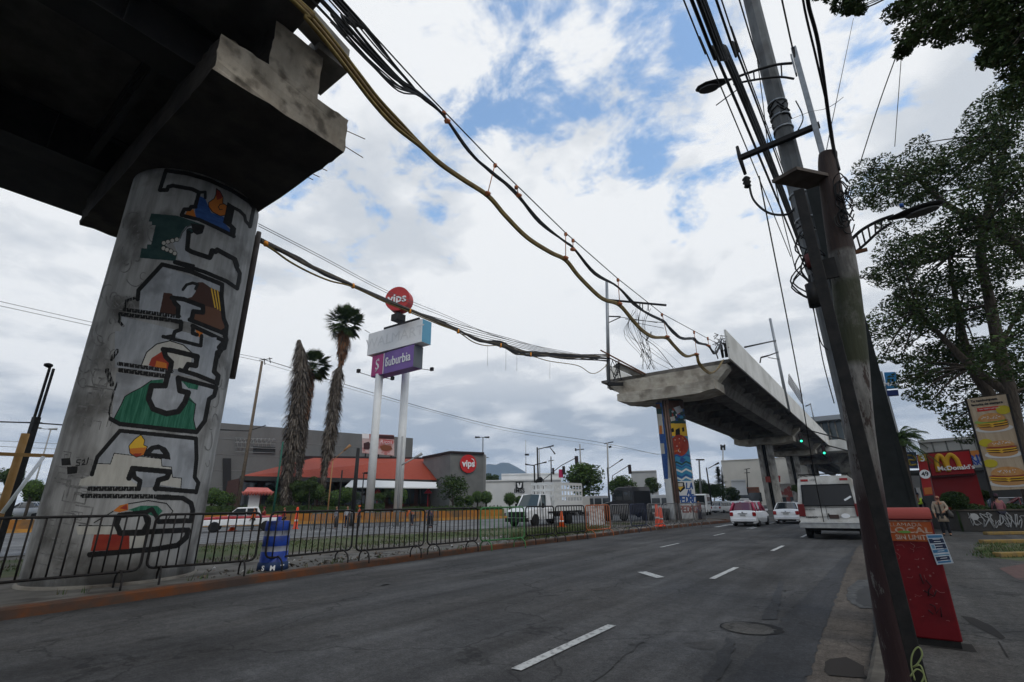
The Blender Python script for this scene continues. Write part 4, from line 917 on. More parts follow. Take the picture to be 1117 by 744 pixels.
wp = [(903, 168, .088), (903.5, 185, .095), (910, 230, .108), (921.5, 300, .120), (930, 385, .127), (938, 470, .118), (952, 560, .109), (966, 650, .108), (984, 738, .112)]
pts = smooth([PY(x, y, 5.62) for x, y, _ in wp][::-1], 5); rr_ = [w_[2] for w_ in wp][::-1]; lp_ = pts[0]; pts = [Vector((lp_.x-.01, lp_.y, .12))]+pts; mb = MB(); mb.tube(pts, [.142]+[rr_[min(8, k//5)]*(1-(k % 5)/5)+rr_[min(8, k//5+1)]*((k % 5)/5) for k in range(len(pts)-1)], 28); mb.build('shaft', wood_mat(), t, world=True)
mb = MB(); rg = random.Random(33)
for k in range(16):
    c = PY(916+rg.uniform(-2, 10), 195+rg.uniform(0, 45), 5.5); r_ = rg.uniform(.04, .14); mb.tube(smooth([c+Vector((r_*.45*math.cos(q), rg.uniform(-.03, .03), r_*math.sin(q)-.05)) for q in (0, 1.2, 2.4, 3.6, 4.8, 6)], 4), .006, 4)
mb.build('coiled_wire', M_black, t, world=True)
mb = MB(); mb.box(PY(904, 293, 5.45), (.14, .02, .22)); mb.build('meter_box', M_blackpaint, t, world=True)
# black channel post with platform
t = thing('steel_post', 'thin black post in front of the wooden pole with a tag of pale green graffiti', 'post', (-.075, 5.3, .12), group='poles on the right pavement')
pz1 = PY(882, 204, 5.3).z; mb = MB(); mb.box((0, 0, (pz1-.12)/2), (.10, .05, pz1-.12)); mb.build('beam', M_blackpaint, t, bevel=.006)
mb = MB()
gp = [G(0, 0, 0)]
def gl(l): return [PY(1000+.197*(u-0), v, 5.235) for u, v in l]
sq = smooth([PY(x, y, 5.25) for x, y in [(998, 742), (994, 725), (996, 712), (1002, 706), (1006, 714), (1001, 724), (996, 728), (1004, 726), (1009, 740), (1012, 752)]], 5); mb.tube(sq, .006, 5)
sq = smooth([PY(x, y, 5.25) for x, y in [(993, 738), (1000, 730), (1008, 736), (1003, 748), (996, 752)]], 5); mb.tube(sq, .006, 5); mb.build('graffiti', flat('graffiti_green', (.22, .25, .10), .7), t, world=True)
t2 = thing('platform', 'dark angled metal plate on the thin black post near the pole tops', 'platform', PY(870, 195, 5.4))
zp = PY(870, 195, 5.4).z; mb = MB(); mb.prism([tuple(G(x, y, zp)[:2]) for x, y in ((842, 198), (880, 205), (917, 193), (869, 183))], zp-.02, zp+.02); mb.build('plate', mat('rust_plate', (.07, .055, .045), (.12, .10, .085), 6, .8), t2, world=True)
# hanging junction box and dark lump at the concrete pole
t = thing('cable_closure', 'black cable closure with a dark red top hanging on the concrete pole', 'cable box', PY(886, 320, 8.9)); mb = MB(); mb.tube([PY(884, 310, 8.9), PY(890, 334, 8.9)], [.09, .1], 10); mb.build('body', M_blackpaint, t, world=True)
mb = MB(); mb.tube([PY(884, 278, 8.9), PY(887, 292, 8.9)], [.10, .09], 10); mb.build('cap', flat('dark_red', (.09, .02, .02), .6), t, world=True)
mb = MB(); rg = random.Random(8)
for k in range(12):
    a = PY(880+rg.uniform(-8, 6), 268+rg.uniform(-25, 30), 8.9); mb.tube(smooth([a, a+Vector((rg.uniform(-.25, .1), 0, -.25)), a+Vector((rg.uniform(-.1, .2), 0, -.6)), a+Vector((.1, 0, -.4))], 4), .012, 4)
mb.build('loop_wire', M_black, t, world=True)

# overhead power and phone cables running along the kerb
def linec(label, l, z0, r, mt=M_black, ext=True, group='cables running along the kerb'):
    if len(l) > 2:
        ys_ = np.array([q[1] for q in l], float); cf = np.polyfit(ys_, [q[0] for q in l], 2); l = [(float(np.polyval(cf, y)), float(y)) for y in np.linspace(ys_[0], ys_[-1], 8)]
    p0 = G(*l[0], z0); X0 = p0.x; pts = [PX(u, v, X0) for u, v in l]
    if ext: d = (pts[0]-pts[1]).normalized(); pts = [pts[0]+Vector((0, -12, .6))]+pts
    t = thing('overhead_line', label, 'cable', pts[-1], group=group); mb = MB(); mb.tube(smooth(pts, 6), r, 6); mb.build('strand', mt, t, world=True); return t
linec('leftmost thin cable of the overhead bunch beside the concrete pole', [(746, 0), (782, 85), (808.5, 150), (828, 192), (847, 240), (862, 280)], 8.6, .012)
linec('thick cable second from the left in the overhead bunch', [(755, 0), (793, 89), (818.6, 150), (840.5, 200), (875, 281), (896, 335), (908, 370)], 8.2, .026)
for k, (du, rr) in enumerate(((-3.2, .03), (-.5, .035), (2, .03), (4, .02))):
    linec('one of the tightly bunched thick cables touching the concrete pole', [(766+du, 0), (800.5+du, 85), (831+du*.8, 150), (842.5+du*.8, 186), (873+du*.6, 261), (893+du*.5, 320), (906+du*.4, 365)], 8.1+.05*k, rr, group='bunched thick cables')
linec('cable just left of the concrete pole in the overhead bunch', [(780, 0), (817, 81), (837, 150), (858, 205), (881, 265), (900, 325)], 8.3, .018)
linec('thin cable nearest the concrete pole in the overhead bunch', [(787, 0), (812.6, 70.6), (841, 150), (862, 205)], 8.5, .011)
linec('slim cable lashed to the top of the concrete pole', [(806.5, 0), (829, 66)], 9.2, .012)
linec('single cable ending at the top of the lamp mast', [(853, 0), (866, 52)], 9.6, .014)
def freec(label, l, r, mt=M_black, group='loose drop wires', k=6):
    pts = [P(*q) for q in l]; t = thing('drop_wire', label, 'wire', pts[-1], group=group); mb = MB(); mb.tube(smooth(pts, k), r, 6); mb.build('strand', mt, t, world=True); return t
freec('thick cable coming down to the top of the wooden pole', [(878, -60, 4.0), (881, 0, 4.4), (893, 50, 4.8), (907, 149, 5.5), (915, 186, 5.6)], .018)
freec('thin cable beside the thick one at the wooden pole', [(872, -60, 4.0), (876, 0, 4.4), (890, 62, 4.8), (905, 129, 5.4), (912, 180, 5.6)], .011)
freec('long dark drop wire hanging in front of the viaduct to the minibus', [(828, 192, 9.2), (836, 233, 9.6), (859, 350, 12), (874, 430, 14), (887, 510, 17), (898.5, 569, 20)], .014)
freec('thin drop wire crossing the lamp arm', [(826, 65, 8.2), (832, 110, 8.6), (838, 160, 9), (852, 230, 9.2), (867, 291, 9.3)], .008)
freec('slack wire with a small bracket left of the concrete pole', [(883, 300, 9), (888, 340, 9.2), (895, 372, 9.4), (903, 382, 9.4)], .01)
freec('loose wire end hanging low left of the concrete pole', [(884, 326, 9), (890, 350, 9.2), (898, 395, 9.4), (910, 440, 9.4)], .008)
freec('thin line from the leafy top branch to the wooden pole', [(931, 20, 12), (906.4, 139, 7), (900, 175, 5.7)], .006)
freec('thicker line from the upper branch into the tree', [(990, 20, 14), (987, 35, 14), (960, 110, 15), (937, 182, 16)], .014)
freec('thin vertical line dropping into the tree crown', [(984, 50, 16), (983, 64.5, 16), (976, 160, 17)], .010)
freec('curved service wire with an end loop at the concrete pole', [(868, 110, 9.4), (876, 128, 9.4), (870, 143, 9.4)], .012)
freec('faint wire crossing the thin lamp mast', [(834, 142, 9.4), (878, 124, 8), (902, 118, 7), (920, 106, 7)], .004, M_cable_grey)

# ================================================================ RED PHONE CABINET
cz = .12; c1_ = G(1054, 702, .19); c0 = Vector((c1_.x-.50, c1_.y, .19)); c0.z = c1_.z = cz
t = thing('phone_cabinet', 'red metal phone cabinet with scratched paint and a faded orange advert', 'phone cabinet', ((c0.x+c1_.x)/2, (c0.y+c1_.y)/2, cz))
cw = (c1_-c0).length; rx = (c1_-c0).normalized(); ry = Vector((-rx.y, rx.x, 0)); H_ = PY(992, 554, c1_.y).z-cz
def cp(u, v, z): q = c0+rx*u+ry*v; return Vector((q.x, q.y, cz+z))
M_redcab = mat('red_cabinet_paint', (.105, .004, .007), (.15, .008, .011), 2.5, .45, detail=8, c3=(.06, .004, .006), s3=2.2)
mb = MB(); mb.hexa([cp(.02, .02, .07), cp(cw-.02, .02, .07), cp(cw-.02, .36, .07), cp(.02, .36, .07)], [cp(.0, .0, H_-.12), cp(cw, .0, H_-.12), cp(cw, .36, H_-.12), cp(0, .36, H_-.12)]); mb.build('body', M_redcab, t, world=True, bevel=.015)
mb = MB(); vs = []; 
for u in (-.01, cw+.01):
    for k in range(9):
        a = math.pi*.5*k/8; vs.append(cp(u, .10-.115*math.cos(a)+.0, H_-.118+.115*math.sin(a)))
    vs += [cp(u, .37, H_), cp(u, .37, H_-.118)]
mb.add(vs, [tuple(range(11))[::-1], tuple(range(11, 22))]+[(i, (i+1) % 11, 11+(i+1) % 11, 11+i) for i in range(11)]); mb.build('hood', mat('faded_red', (.26, .035, .05), (.36, .10, .11), 5, .4), t, world=True)
mb = MB(); mb.slabpoly([cp(.012, -.004, H_-.36), cp(cw-.02, -.004, H_-.36), cp(cw-.015, -.004, H_-.135), cp(.008, -.004, H_-.135)], ry*.004); ad = mb.build('advert_panel', mat('advert_orange', (.27, .05, .012), (.34, .085, .02), 3, .55), t, world=True)
mb = MB(); mb.slabpoly([cp(0, -.008, H_-.15), cp(cw, -.008, H_-.15), cp(cw, -.008, H_-.135), cp(0, -.008, H_-.135)], ry*.006); mb.build('trim', mat('worn_trim', (.25, .17, .12), (.12, .05, .04), 20, .6), t, world=True)
mb = MB(); put_text(mb, 'LLAMADA', cp(cw*.50, -.007, H_-.185), rx, (0, 0, 1), .055, .001, sx=1.2); put_text(mb, 'LOCAL', cp(cw*.55, -.007, H_-.245), rx, (0, 0, 1), .085, .001, .0025, sx=1.45); put_text(mb, 'SIN LIMITE', cp(cw*.57, -.007, H_-.32), rx, (0, 0, 1), .07, .001, .002, sx=.95); mb.build('lettering', mat('worn_lettering', (.48, .40, .33), (.32, .15, .09), 30, .7), ad, world=True)
mb = MB(); disc(mb, cp(cw*.45, -.009, H_-.262), rx, (0, 0, 1), .06, .014, 16, .001); mb.build('sticker', flat('green_sticker', (.12, .25, .05), .6), ad, world=True)
mb = MB(); rg = random.Random(17)
for k in range(15):
    u, z = rg.uniform(.05, cw-.06), rg.uniform(.25, H_-.4); a = rg.uniform(0, 6.3); l = rg.uniform(.02, .09); mb.tube(smooth([cp(u, 0, z), cp(u+l*.5*math.cos(a)+.01, 0, z+l*.5*math.sin(a)), cp(u+l*math.cos(a+.5), 0, z+l*math.sin(a+.5))], 3), rg.choice((.0008, .0015, .0022)), 4)
for k in range(10):
    u, z = rg.uniform(.1, cw-.1), rg.uniform(.4, H_-.45); mb.box(cp(u, 0, z), (rg.uniform(.006, .02), .006, rg.uniform(.006, .02)), math.atan2(rx.y, rx.x))
mb.build('scratches', flat('scratched_primer', (.20, .09, .085), .8), t, world=True)
mb = MB()
for q in ([(.33, .72), (.34, .62), (.38, .66), (.42, .60), (.38, .56), (.36, .5)], [(.33, .55), (.42, .5), (.46, .56)], [(.35, .42), (.40, .40), (.39, .33), (.46, .40), (.44, .30)], [(.32, .36), (.36, .32)]): mb.tube([cp(u*cw/.62, 0, z) for u, z in q], .006, 5)
mb.build('graffiti', flat('graffiti_black', (.02, .01, .012), .8), t, world=True)
mb = MB(); mb.hexa([cp(.04, .04, 0), cp(cw-.04, .04, 0), cp(cw-.04, .33, 0), cp(.04, .33, 0)], [cp(.04, .04, .071), cp(cw-.04, .04, .071), cp(cw-.04, .33, .071), cp(.04, .33, .071)]); mb.build('plinth', M_blackpaint, t, world=True)
# leaflet taped to it
def onface(x, y):   # hit cabinet front plane
    d = Vector(ray(x, y)); n = ry; o = Vector(CP); return o+d*((c0-o).dot(n)/d.dot(n))
q = [onface(1010, 583), onface(1027.5, 582.5), onface(1040, 614), onface(1022, 616)]
t = thing('leaflet', 'small blue and white printed leaflet taped to the edge of the red cabinet', 'leaflet', q[0]); off = -ry*.012; mb = MB(); mb.slabpoly([p+off for p in q], -ry*.002); mb.build('paper', flat('leaflet_white', (.42, .46, .50), .6), t, world=True)
def lq(u, v, e=.0): a = q[0].lerp(q[1], u); b = q[3].lerp(q[2], u); return a.lerp(b, v)+off-ry*(.003+e)
mb = MB()
for (u0, v0, u1, v1, mi) in ((.05, .03, .95, .12, 0), (.05, .15, .95, .30, 1), (.3, .33, .95, .5, 1), (.05, .52, .95, .62, 0), (.05, .68, .95, .72, 2), (.08, .75, .9, .88, 1), (.1, .9, .9, .96, 0), (.08, .35, .25, .48, 2)): mb.slabpoly([lq(u0, v0), lq(u1, v0), lq(u1, v1), lq(u0, v1)], -ry*.0008, mi)
for k in range(10): mb.slabpoly([lq(.3+.05*(k % 3), .16+.08*k, .001), lq(.75, .16+.08*k, .001), lq(.75, .175+.08*k, .001), lq(.3, .175+.08*k, .001)], -ry*.0006, 3)
mb.build('print', [flat('print_blue', (.05, .16, .28), .6), flat('print_navy', (.02, .03, .06), .6), flat('print_pale', (.12, .25, .33), .6), M_text_white], t, world=True)
# ================================================================ BARRIERS along the median
def barrier(name, label, a, b, ztop, zbot, mt, nb=12, feet=(.12, .88), tube=.021, group='crowd barriers along the median'):
    a = Vector((a.x, a.y, 0)); b = Vector((b.x, b.y, 0)); d = (b-a); L_ = d.length; d.normalize(); nrm = Vector((-d.y, d.x, 0))
    t = thing(name, label, 'barrier', (a+b)/2+Vector((0, 0, .155)), group=group)
    c = .13; q = lambda s_, z: a+d*s_+Vector((0, 0, z))
    mb = MB(); fr = [q(c, zbot), q(L_-c, zbot)]+[q(L_-c+c*math.sin(x), zbot+c-c*math.cos(x)) for x in (.5, 1.0, 1.57)]+[q(L_, ztop-c)]+[q(L_-c+c*math.cos(x), ztop-c+c*math.sin(x)) for x in (.5, 1.0, 1.57)]+[q(c, ztop)]+[q(c-c*math.sin(x), ztop-c+c*math.cos(x)) for x in (.5, 1.0, 1.57)]+[q(0, zbot+c)]+[q(c-c*math.cos(x), zbot+c-c*math.sin(x)) for x in (.5, 1.0, 1.5)]+[q(c, zbot)]
    mb.tube(fr, tube*1.25, 8); mb.build('frame', mt, t, world=True)
    mb = MB()
    for k in range(1, nb+1): s_ = L_*k/(nb+1); mb.tube([q(s_, zbot), q(s_, ztop)], tube*.8, 6)
    mb.build('bars', mt, t, world=True)
    for s_ in feet:
        mb = MB(); p = q(L_*s_, 0); mb.tube(smooth([p+nrm*.3+Vector((0, 0, .155)), p+nrm*.26+Vector((0, 0, zbot-.1)), p+Vector((0, 0, zbot+.02)), p-nrm*.26+Vector((0, 0, zbot-.1)), p-nrm*.3+Vector((0, 0, .155))], 4), tube*.95, 7); mb.build('foot', mt, t, world=True)
    return t
M_bar = mat('barrier_black', (.006, .006, .006), (.018, .014, .012), 12, .6); M_barg = mat('barrier_green', (.03, .12, .035), (.06, .17, .06), 5, .6); M_baro = mat('barrier_orange', (.36, .11, .04), (.28, .09, .04), 6, .7); M_bars = mat('barrier_steel', (.10, .10, .10), (.17, .165, .16), 8, .5, .4)
zt, zb = 1.54, .47
def bp_(x, y, z=zb): return G(x, y, z)
segs = [((-60, 641), (152, 622), M_bar, 'black barrier at the far left in front of the painted pier', 12),
        ((159, 620), (278, 611), M_bar, 'barrier with worn silvery lower rail covering the right of the painted pier', 11),
        ((289, 609), (383, 599.7), M_bar, 'black barrier directly behind the blue and white drum', 13),
        ((388, 601), (462, 595), M_bar, 'black barrier in front of the white sign posts', 12),
        ((466, 594.5), (521, 589.5), M_bar, 'black barrier just left of the green barrier', 11),
        ((524, 590.3), (572, 586.4), M_barg, 'the only green barrier, between two black ones', 9),
        ((574, 584.6), (605, 581.8), M_bar, 'black barrier in front of the truck cab', 9),
        ((607, 581.8), (638.5, 579.3), M_bar, 'black barrier in front of the truck bed', 10),
        ((640, 578.6), (666, 576.6), M_baro, 'orange barrier with a torn white banner', 9),
        ((667, 575.8), (688, 573.8), M_bars, 'steel barrier just right of the orange one', 10),
        ((689, 574.0), (706, 572.6), mat('barrier_navy', (.015, .02, .04), (.03, .035, .06), 6, .6), 'dark blue barrier in front of the black truck', 9),
        ((708, 572.4), (724, 571.2), M_bars, 'steel barrier just left of the orange post', 9),
        ((726, 571.0), (741, 569.9), M_bars, 'steel barrier at the foot of the mural pier', 9),
        ((743, 569.8), (757, 568.8), M_bars, 'steel barrier right of the mural pier foot', 9),
        ((758, 568.8), (771, 568.0), M_bars, 'last steel barrier at the tip of the median', 9)]
for a, b, mt, lb, nb in segs:
    barrier('crowd_barrier', lb, bp_(*a), bp_(*b), zt, zb, mt, nb)
a0_ = bp_(-60, 641); d0_ = (bp_(152, 622)-a0_).normalized()
barrier('crowd_barrier', 'black barrier beyond the left edge of the view, next to the pier', a0_-d0_*2.6, a0_-d0_*.1, zt, zb, M_bar, 12)
# banner on the orange barrier
a, b = bp_(642.5, 578), bp_(659, 576.8); t = thing('banner', 'crumpled torn white plastic sheet hung over the orange barrier', 'banner', a); mb = MB(); rg = random.Random(3); nx, nz = 8, 8; vs = []
for i in range(nz+1):
    for j in range(nx+1):
        p = a.lerp(b, j/nx); p = p-ry*0+Vector((.06, -.06, 0)); vs.append(Vector((p.x+rg.uniform(0, .05), p.y-rg.uniform(0, .05), 1.53-.86*i/nz+rg.uniform(-.02, .02)-(.06 if j == 0 else 0))))
mb.add(vs, [(i*(nx+1)+j, i*(nx+1)+j+1, (i+1)*(nx+1)+j+1, (i+1)*(nx+1)+j) for i in range(nz) for j in range(nx)]); o = mb.build('sheet', mat('banner_print', (.16, .16, .16), (.55, .55, .53), 3.5, .7, detail=6, lo=.36, hi=.46), t, world=True)
s_ = o.modifiers.new('s', 'SOLIDIFY'); s_.thickness = .008
# far side small barriers along the other carriageway
kfar = 0
tpl = None
for x0, y0, x1, y1 in [(338, 579, 352, 578.5), (354, 578.5, 368, 578), (378, 577.7, 392, 577.2), (396, 577, 410, 576.5), (412, 576.5, 425, 576), (428, 576, 441, 575.4), (446, 575.2, 459, 574.6), (464, 574, 478, 573.4)]:
    a, b = G(x0, y0, .2), G(x1, y1, .2); barrier('crowd_barrier', 'low steel barrier standing across the far carriageway', a, b, 1.25, .3, M_bars, 7, group='distant steel barriers')
# drum
dc = G(297, 621.5, .155); t = thing('traffic_drum', 'blue and silver banded plastic traffic drum behind the black barrier', 'traffic drum', dc, .3); dD = Vector((dc.x, dc.y)).length
ztop = P(305, 568, dD).z-dc.z; ztop = min(ztop, 1.35); r0 = .33
bands = [(.0, 2), (.17, 0), (.42, 1), (.55, 0), (.80, 1), (.92, 0), (1.10, 0)]; s_ = ztop/1.12; prof = []; ms = []
zz = [0, .17, .19, .42, .425, .54, .545, .77, .775, .89, .895, 1.10, 1.12]; rr = [.37, .36, .33, .325, .32, .317, .32, .312, .307, .304, .307, .295, .27]; mi_ = [2, 2, 0, 0, 1, 1, 0, 0, 1, 1, 0, 0, 0]
mb = MB(); mb.lathe([(r, z*s_) for r, z in zip(rr, zz)], 28, (0, 0, 0), mfun=lambda i: mi_[min(i, 11)]); body = mb.build('body', [mat('drum_blue', (.010, .035, .22), (.016, .05, .28), 4, .5, c3=(.02, .03, .10), s3=3), mat('reflective_band', (.17, .18, .22), (.26, .27, .31), 5, .5, c3=(.10, .10, .12), s3=3), flat('drum_base', (.02, .04, .10), .7)], t)
mb = MB(); mb.box((.0, 0, ztop+.05), (.12, .05, .1)); mb.build('handle', flat('drum_blue2', (.06, .09, .40), .5), t)
# base letters
nv = Vector((-dc.x, -dc.y, 0)).normalized(); rv = Vector((-nv.y, nv.x, 0)); up = Vector((0, 0, 1)); mb = MB()
for i, ch in enumerate('SMT'):
    an = (i-1)*.62; n_ = nv*math.cos(an)+rv*math.sin(an); put_text(mb, ch, dc+n_*.372+Vector((0, 0, .07)), Vector((-n_.y, n_.x, 0)), up, .16, .003, .004)
mb.build('lettering', M_text_white, body, world=True)
# orange posts and cones
def cone(name, label, p, h, r, n=3, cat='traffic cone', group=None, mt=None):
    t = thing(name, label, cat, p, group=group); mt = mt or flat('cone_orange', (.62, .10, .02), .55); mb = MB(); mb.lathe([(r, .04), (r*.55, h*.5), (r*.25, h), (r*.12, h+.01)], 16); mb.build('cone', mt, t); mb = MB(); mb.box((0, 0, .02), (r*2.5, r*2.5, .04)); mb.build('foot', mt, t)
    mb = MB(); mb.lathe([(r*.76, h*.32), (r*.66, h*.42)], 16); mb.build('band', flat('cone_band', (.6, .6, .58), .5), t); return t
def vpost(label, p, h, group=None):
    t = thing('traffic_post', label, 'traffic post', p, group=group); mt = flat('post_orange', (.60, .06, .02), .55); mb = MB(); mb.lathe([(.26, 0), (.26, .05), (.16, .09), (.15, h*.3), (.13, h*.31), (.13, h*.6), (.11, h*.61), (.10, h*.93), (.05, h)], 14); mb.build('post', mt, t)
    mb = MB(); mb.lathe([(.14, h*.34), (.135, h*.42)], 14); mb.build('band', flat('cone_band', (.6, .6, .58), .5), t); return t
q = G(322, 577, 0); vpost('red orange post on the far carriageway behind the drum', q, 1.7*0+P(325, 553, Vector((q.x, q.y)).length).z)
q = G(718, 574.5, .16); vpost('tall orange post left of the mural pier', q, P(720, 549, Vector((q.x, q.y)).length).z-.16)
q = G(722, 574.0, .16); vpost('shorter orange post touching the tall one by the mural pier', q, P(722, 553, Vector((q.x, q.y)).length).z-.16)
cone('traffic_cone', 'orange cone behind the barrier by the rear wheel of the truck', G(613, 575, .16), 1.0, .22)
cone('traffic_cone', 'orange cone under the front of the red and white pickup', G(253, 579, 0), .8, .22)
# rubble and litter on the median
mb = MB(); rg = random.Random(12)
for k in range(1100):
    s_ = rg.random(); x = -12.6-abs(rg.gauss(0, 1.0)); y = 5+40*s_
    if rg.random() < .4: y = rg.choice((10, 18, 27, 31, 36, 39))+rg.gauss(0, 1.2)
    r_ = rg.uniform(.015, .06)*(1.6 if rg.random() < .08 else 1); o = Vector((x, y, .158+r_*.4)); vs = [o+Vector((rg.uniform(-1, 1), rg.uniform(-1, 1), rg.uniform(-.6, .7)))*r_ for _ in range(6)]
    mb.add(vs, [(0, 1, 2), (0, 2, 3), (0, 3, 4), (0, 4, 1), (5, 2, 1), (5, 3, 2), (5, 4, 3), (5, 1, 4)], rg.choice((0, 0, 0, 1)))
o = mb.build('rubble', [M_curb_plain, mat('rubble_brown', (.09, .07, .05), (.2, .15, .11), 5, .9)]); o['kind'] = 'stuff'
mb = MB()
for k in range(60):
    x = rg.uniform(-17, -12.7); y = rg.uniform(6, 44); r_ = rg.uniform(.03, .09); mb.add([(x, y, .17), (x+r_, y+.02, .19), (x+r_*.8, y+r_, .175), (x-.01, y+r_*.8, .21)], [(0, 1, 2, 3)])
o = mb.build('litter', flat('litter_white', (.45, .45, .43), .7)); o['kind'] = 'stuff'
mb = MB()
def blades(x, y, z, n, h, s_):
    for _ in range(n):
        a = rg.uniform(0, 6.3); px, py = x+rg.gauss(0, s_), y+rg.gauss(0, s_); w_ = .012; hh = h*rg.uniform(.5, 1.2); l = rg.uniform(.1, .5)*hh
        mb.add([(px-w_*math.cos(a), py-w_*math.sin(a), z), (px+w_*math.cos(a), py+w_*math.sin(a), z), (px+l*math.sin(a), py-l*math.cos(a), z+hh)], [(0, 1, 2)], rg.choice((0, 0, 1)))
for k in range(4200):
    y = rg.uniform(0, 36); f = max(0, y-15)/18; x = rg.uniform(-23.4+f*4.5, -15.6+f*1.5)
    if math.sin(x*1.3+y*.4)+math.sin(y*.9-x*.5)+math.sin(x*.37+y*1.7)*.7+rg.gauss(0, .5) > -.1: blades(x, y, .162, 5, .085, .16)
for k in range(260): blades(rg.uniform(-13.9, -12.9), rg.uniform(18, 26), .158, 9, .38, .07)
for k in range(60): y = rg.uniform(3, 42); blades(-12.65+rg.gauss(0, .15), y, .158, 5, .15, .05)
vb = [G(u, v, .12) for u, v in ((1070, 600), (1117, 600))]
for k in range(350):
    u = rg.uniform(1066, 1150); v = rg.uniform(592, 609); p = G(u, v, .12); blades(p.x, p.y, .125, 5, .09, .08)
o = mb.build('grass', [mat('grass_blade', (.04, .075, .018), (.065, .10, .03), .8, .8), mat('grass_dry', (.10, .09, .045), (.14, .12, .065), 3, .9)]); o['kind'] = 'stuff'

# ================================================================ VEHICLES
def wheel(parent, x, y, r=.32, w=.2, side=1):
    mb = MB(); M = Matrix.Rotation(math.pi/2, 3, 'Y'); mb.lathe([(r*.62, -w/2), (r*.95, -w/2), (r, -w/2+.03), (r, w/2-.03), (r*.95, w/2), (r*.62, w/2)], 24, (x, y, r), M=M); o = mb.build('wheel', M_tyre, parent)
    mb = MB(); mb.lathe([(.05, w/2*.9), (r*.3, w/2*.75), (r*.55, w/2*.8), (r*.64, w/2*1.0), (r*.64, -w/2)], 16, (x, y, r), M=M if side > 0 else Matrix.Rotation(-math.pi/2, 3, 'Y')); mb.build('rim', M_rim, o)
def car(name, label, cat, loc, rz, W=1.7, Lc=4.2, H_=1.48, paint=None, roofp=None, kind='hatch', group=None, taxi=False):
    """front at +Y, rear at -Y"""
    t = thing(name, label, cat, loc, rz, group); paint = paint or M_white_car; roofp = roofp or paint
    h = Lc/2; belt = .92*H_/1.48
    if kind == 'hatch': st = [(-h, .9, .55, 0), (-h+.05, .97, belt, 0), (-h+.12, .985, belt+.02, 0), (-h+.5, .99, belt+.02, 1.0), (-h+1.1, 1, belt, 1), (-.0, 1, belt, 1.02), (.25, 1, belt, 1), (1.02, .99, belt-.02, 0), (h-.5, .96, .80, 0), (h-.08, .86, .66, 0), (h, .8, .5, 0)]
    else: st = [(-h, .88, .6, 0), (-h+.06, .96, belt+.02, 0), (-h+.5, .985, belt+.05, 0), (-h+1.1, .99, belt+.03, .96), (-.6, 1, belt, 1.02), (.25, 1, belt, 1), (1.0, .99, belt-.02, 0), (1.15, .99, belt-.04, 0), (h-.5, .96, .80, 0), (h-.08, .86, .66, 0), (h, .8, .5, 0)]
    hw = W/2; rings = []
    for y, wf, bz, rf in st:
        w_ = hw*wf; low = .2; rz_ = bz+.015 if rf == 0 else H_*(.98 if rf < 1 else 1)-.03
        gi = .86 if rf else .93; ri = .72 if rf else .90
        rings.append([(w_*.90, low), (w_*.985, low+.1), (w_, (low+bz)/2), (w_*.99, bz-.07), (w_*.95, bz), (w_*gi+.0, bz+.01), (w_*ri, rz_), (w_*ri*.55, rz_+.03), (0, rz_+.04)])
    body, glass, roof = MB(), MB(), MB(); n = 9
    def quad(mb, a, b, c, d, sm=True): mb.add([a, b, c, d], [(0, 1, 2, 3)], 0, sm)
    vs = []
    for (y, _, _, _), rg_ in zip(st, rings): vs.append([Vector((x, y, z)) for x, z in rg_])
    for i in range(len(st)-1):
        ra, rb = st[i][3] > 0, st[i+1][3] > 0
        for j in range(n-1):
            A, B, C_, D_ = vs[i][j], vs[i+1][j], vs[i+1][j+1], vs[i][j+1]
            top = j >= 5; tgt = body
            if top and (ra or rb):
                if ra and rb: tgt = glass if j == 5 else roof
                else: tgt = glass if j >= 5 else body
            for sgn in (1, -1):
                m_ = lambda v: Vector((v.x*sgn, v.y, v.z)); q_ = [m_(A), m_(B), m_(C_), m_(D_)]
                if sgn > 0: q_ = q_[::-1]
                quad(tgt, *q_[::1])
    for i, s__ in ((0, 1), (len(st)-1, -1)):
        f = [v for v in vs[i]]+[Vector((-v.x, v.y, v.z)) for v in vs[i][::-1]][1:]; body.add(f if s__ < 0 else f[::-1], [tuple(range(len(f)))])
    # merge for smooth shading
    def fin(mb, nm, mt):
        import bmesh
        o = mb.build(nm, mt, t); bm = bmesh.new(); bm.from_mesh(o.data); bmesh.ops.remove_doubles(bm, verts=bm.verts, dist=.0005); bmesh.ops.recalc_face_normals(bm, faces=bm.faces); bm.to_mesh(o.data); bm.free()
        return o
    bo = fin(body, 'body', paint); fin(glass, 'windows', flat('red_tint_glass', (.09, .01, .02), .1, spec=.8) if taxi else M_glass); fin(roof, 'roof', roofp)
    # pillars
    mb = MB()
    for sgn in (1, -1):
        for i in range(len(st)):
            if st[i][3] > 0 or (i+1 < len(st) and st[i+1][3] > 0) or (st[i-1][3] > 0):
                if st[i][3] > 0:
                    a = vs[i][5]; b = vs[i][6]
                    mb.tube([Vector((a.x*sgn*1.005, a.y, a.z)), Vector((b.x*sgn*1.01, b.y, b.z+.005))], .045 if taxi else .03, 6)
                for k in (i-1, i+1):
                    if 0 <= k < len(st) and st[i][3] > 0 and st[k][3] == 0:
                        a = vs[k][5]; b = vs[i][6]; mb.tube([Vector((a.x*sgn, a.y, a.z)), Vector((b.x*sgn, b.y, b.z+.01))], .075 if taxi else .035, 6)
    mb.build('pillar', roofp, t)
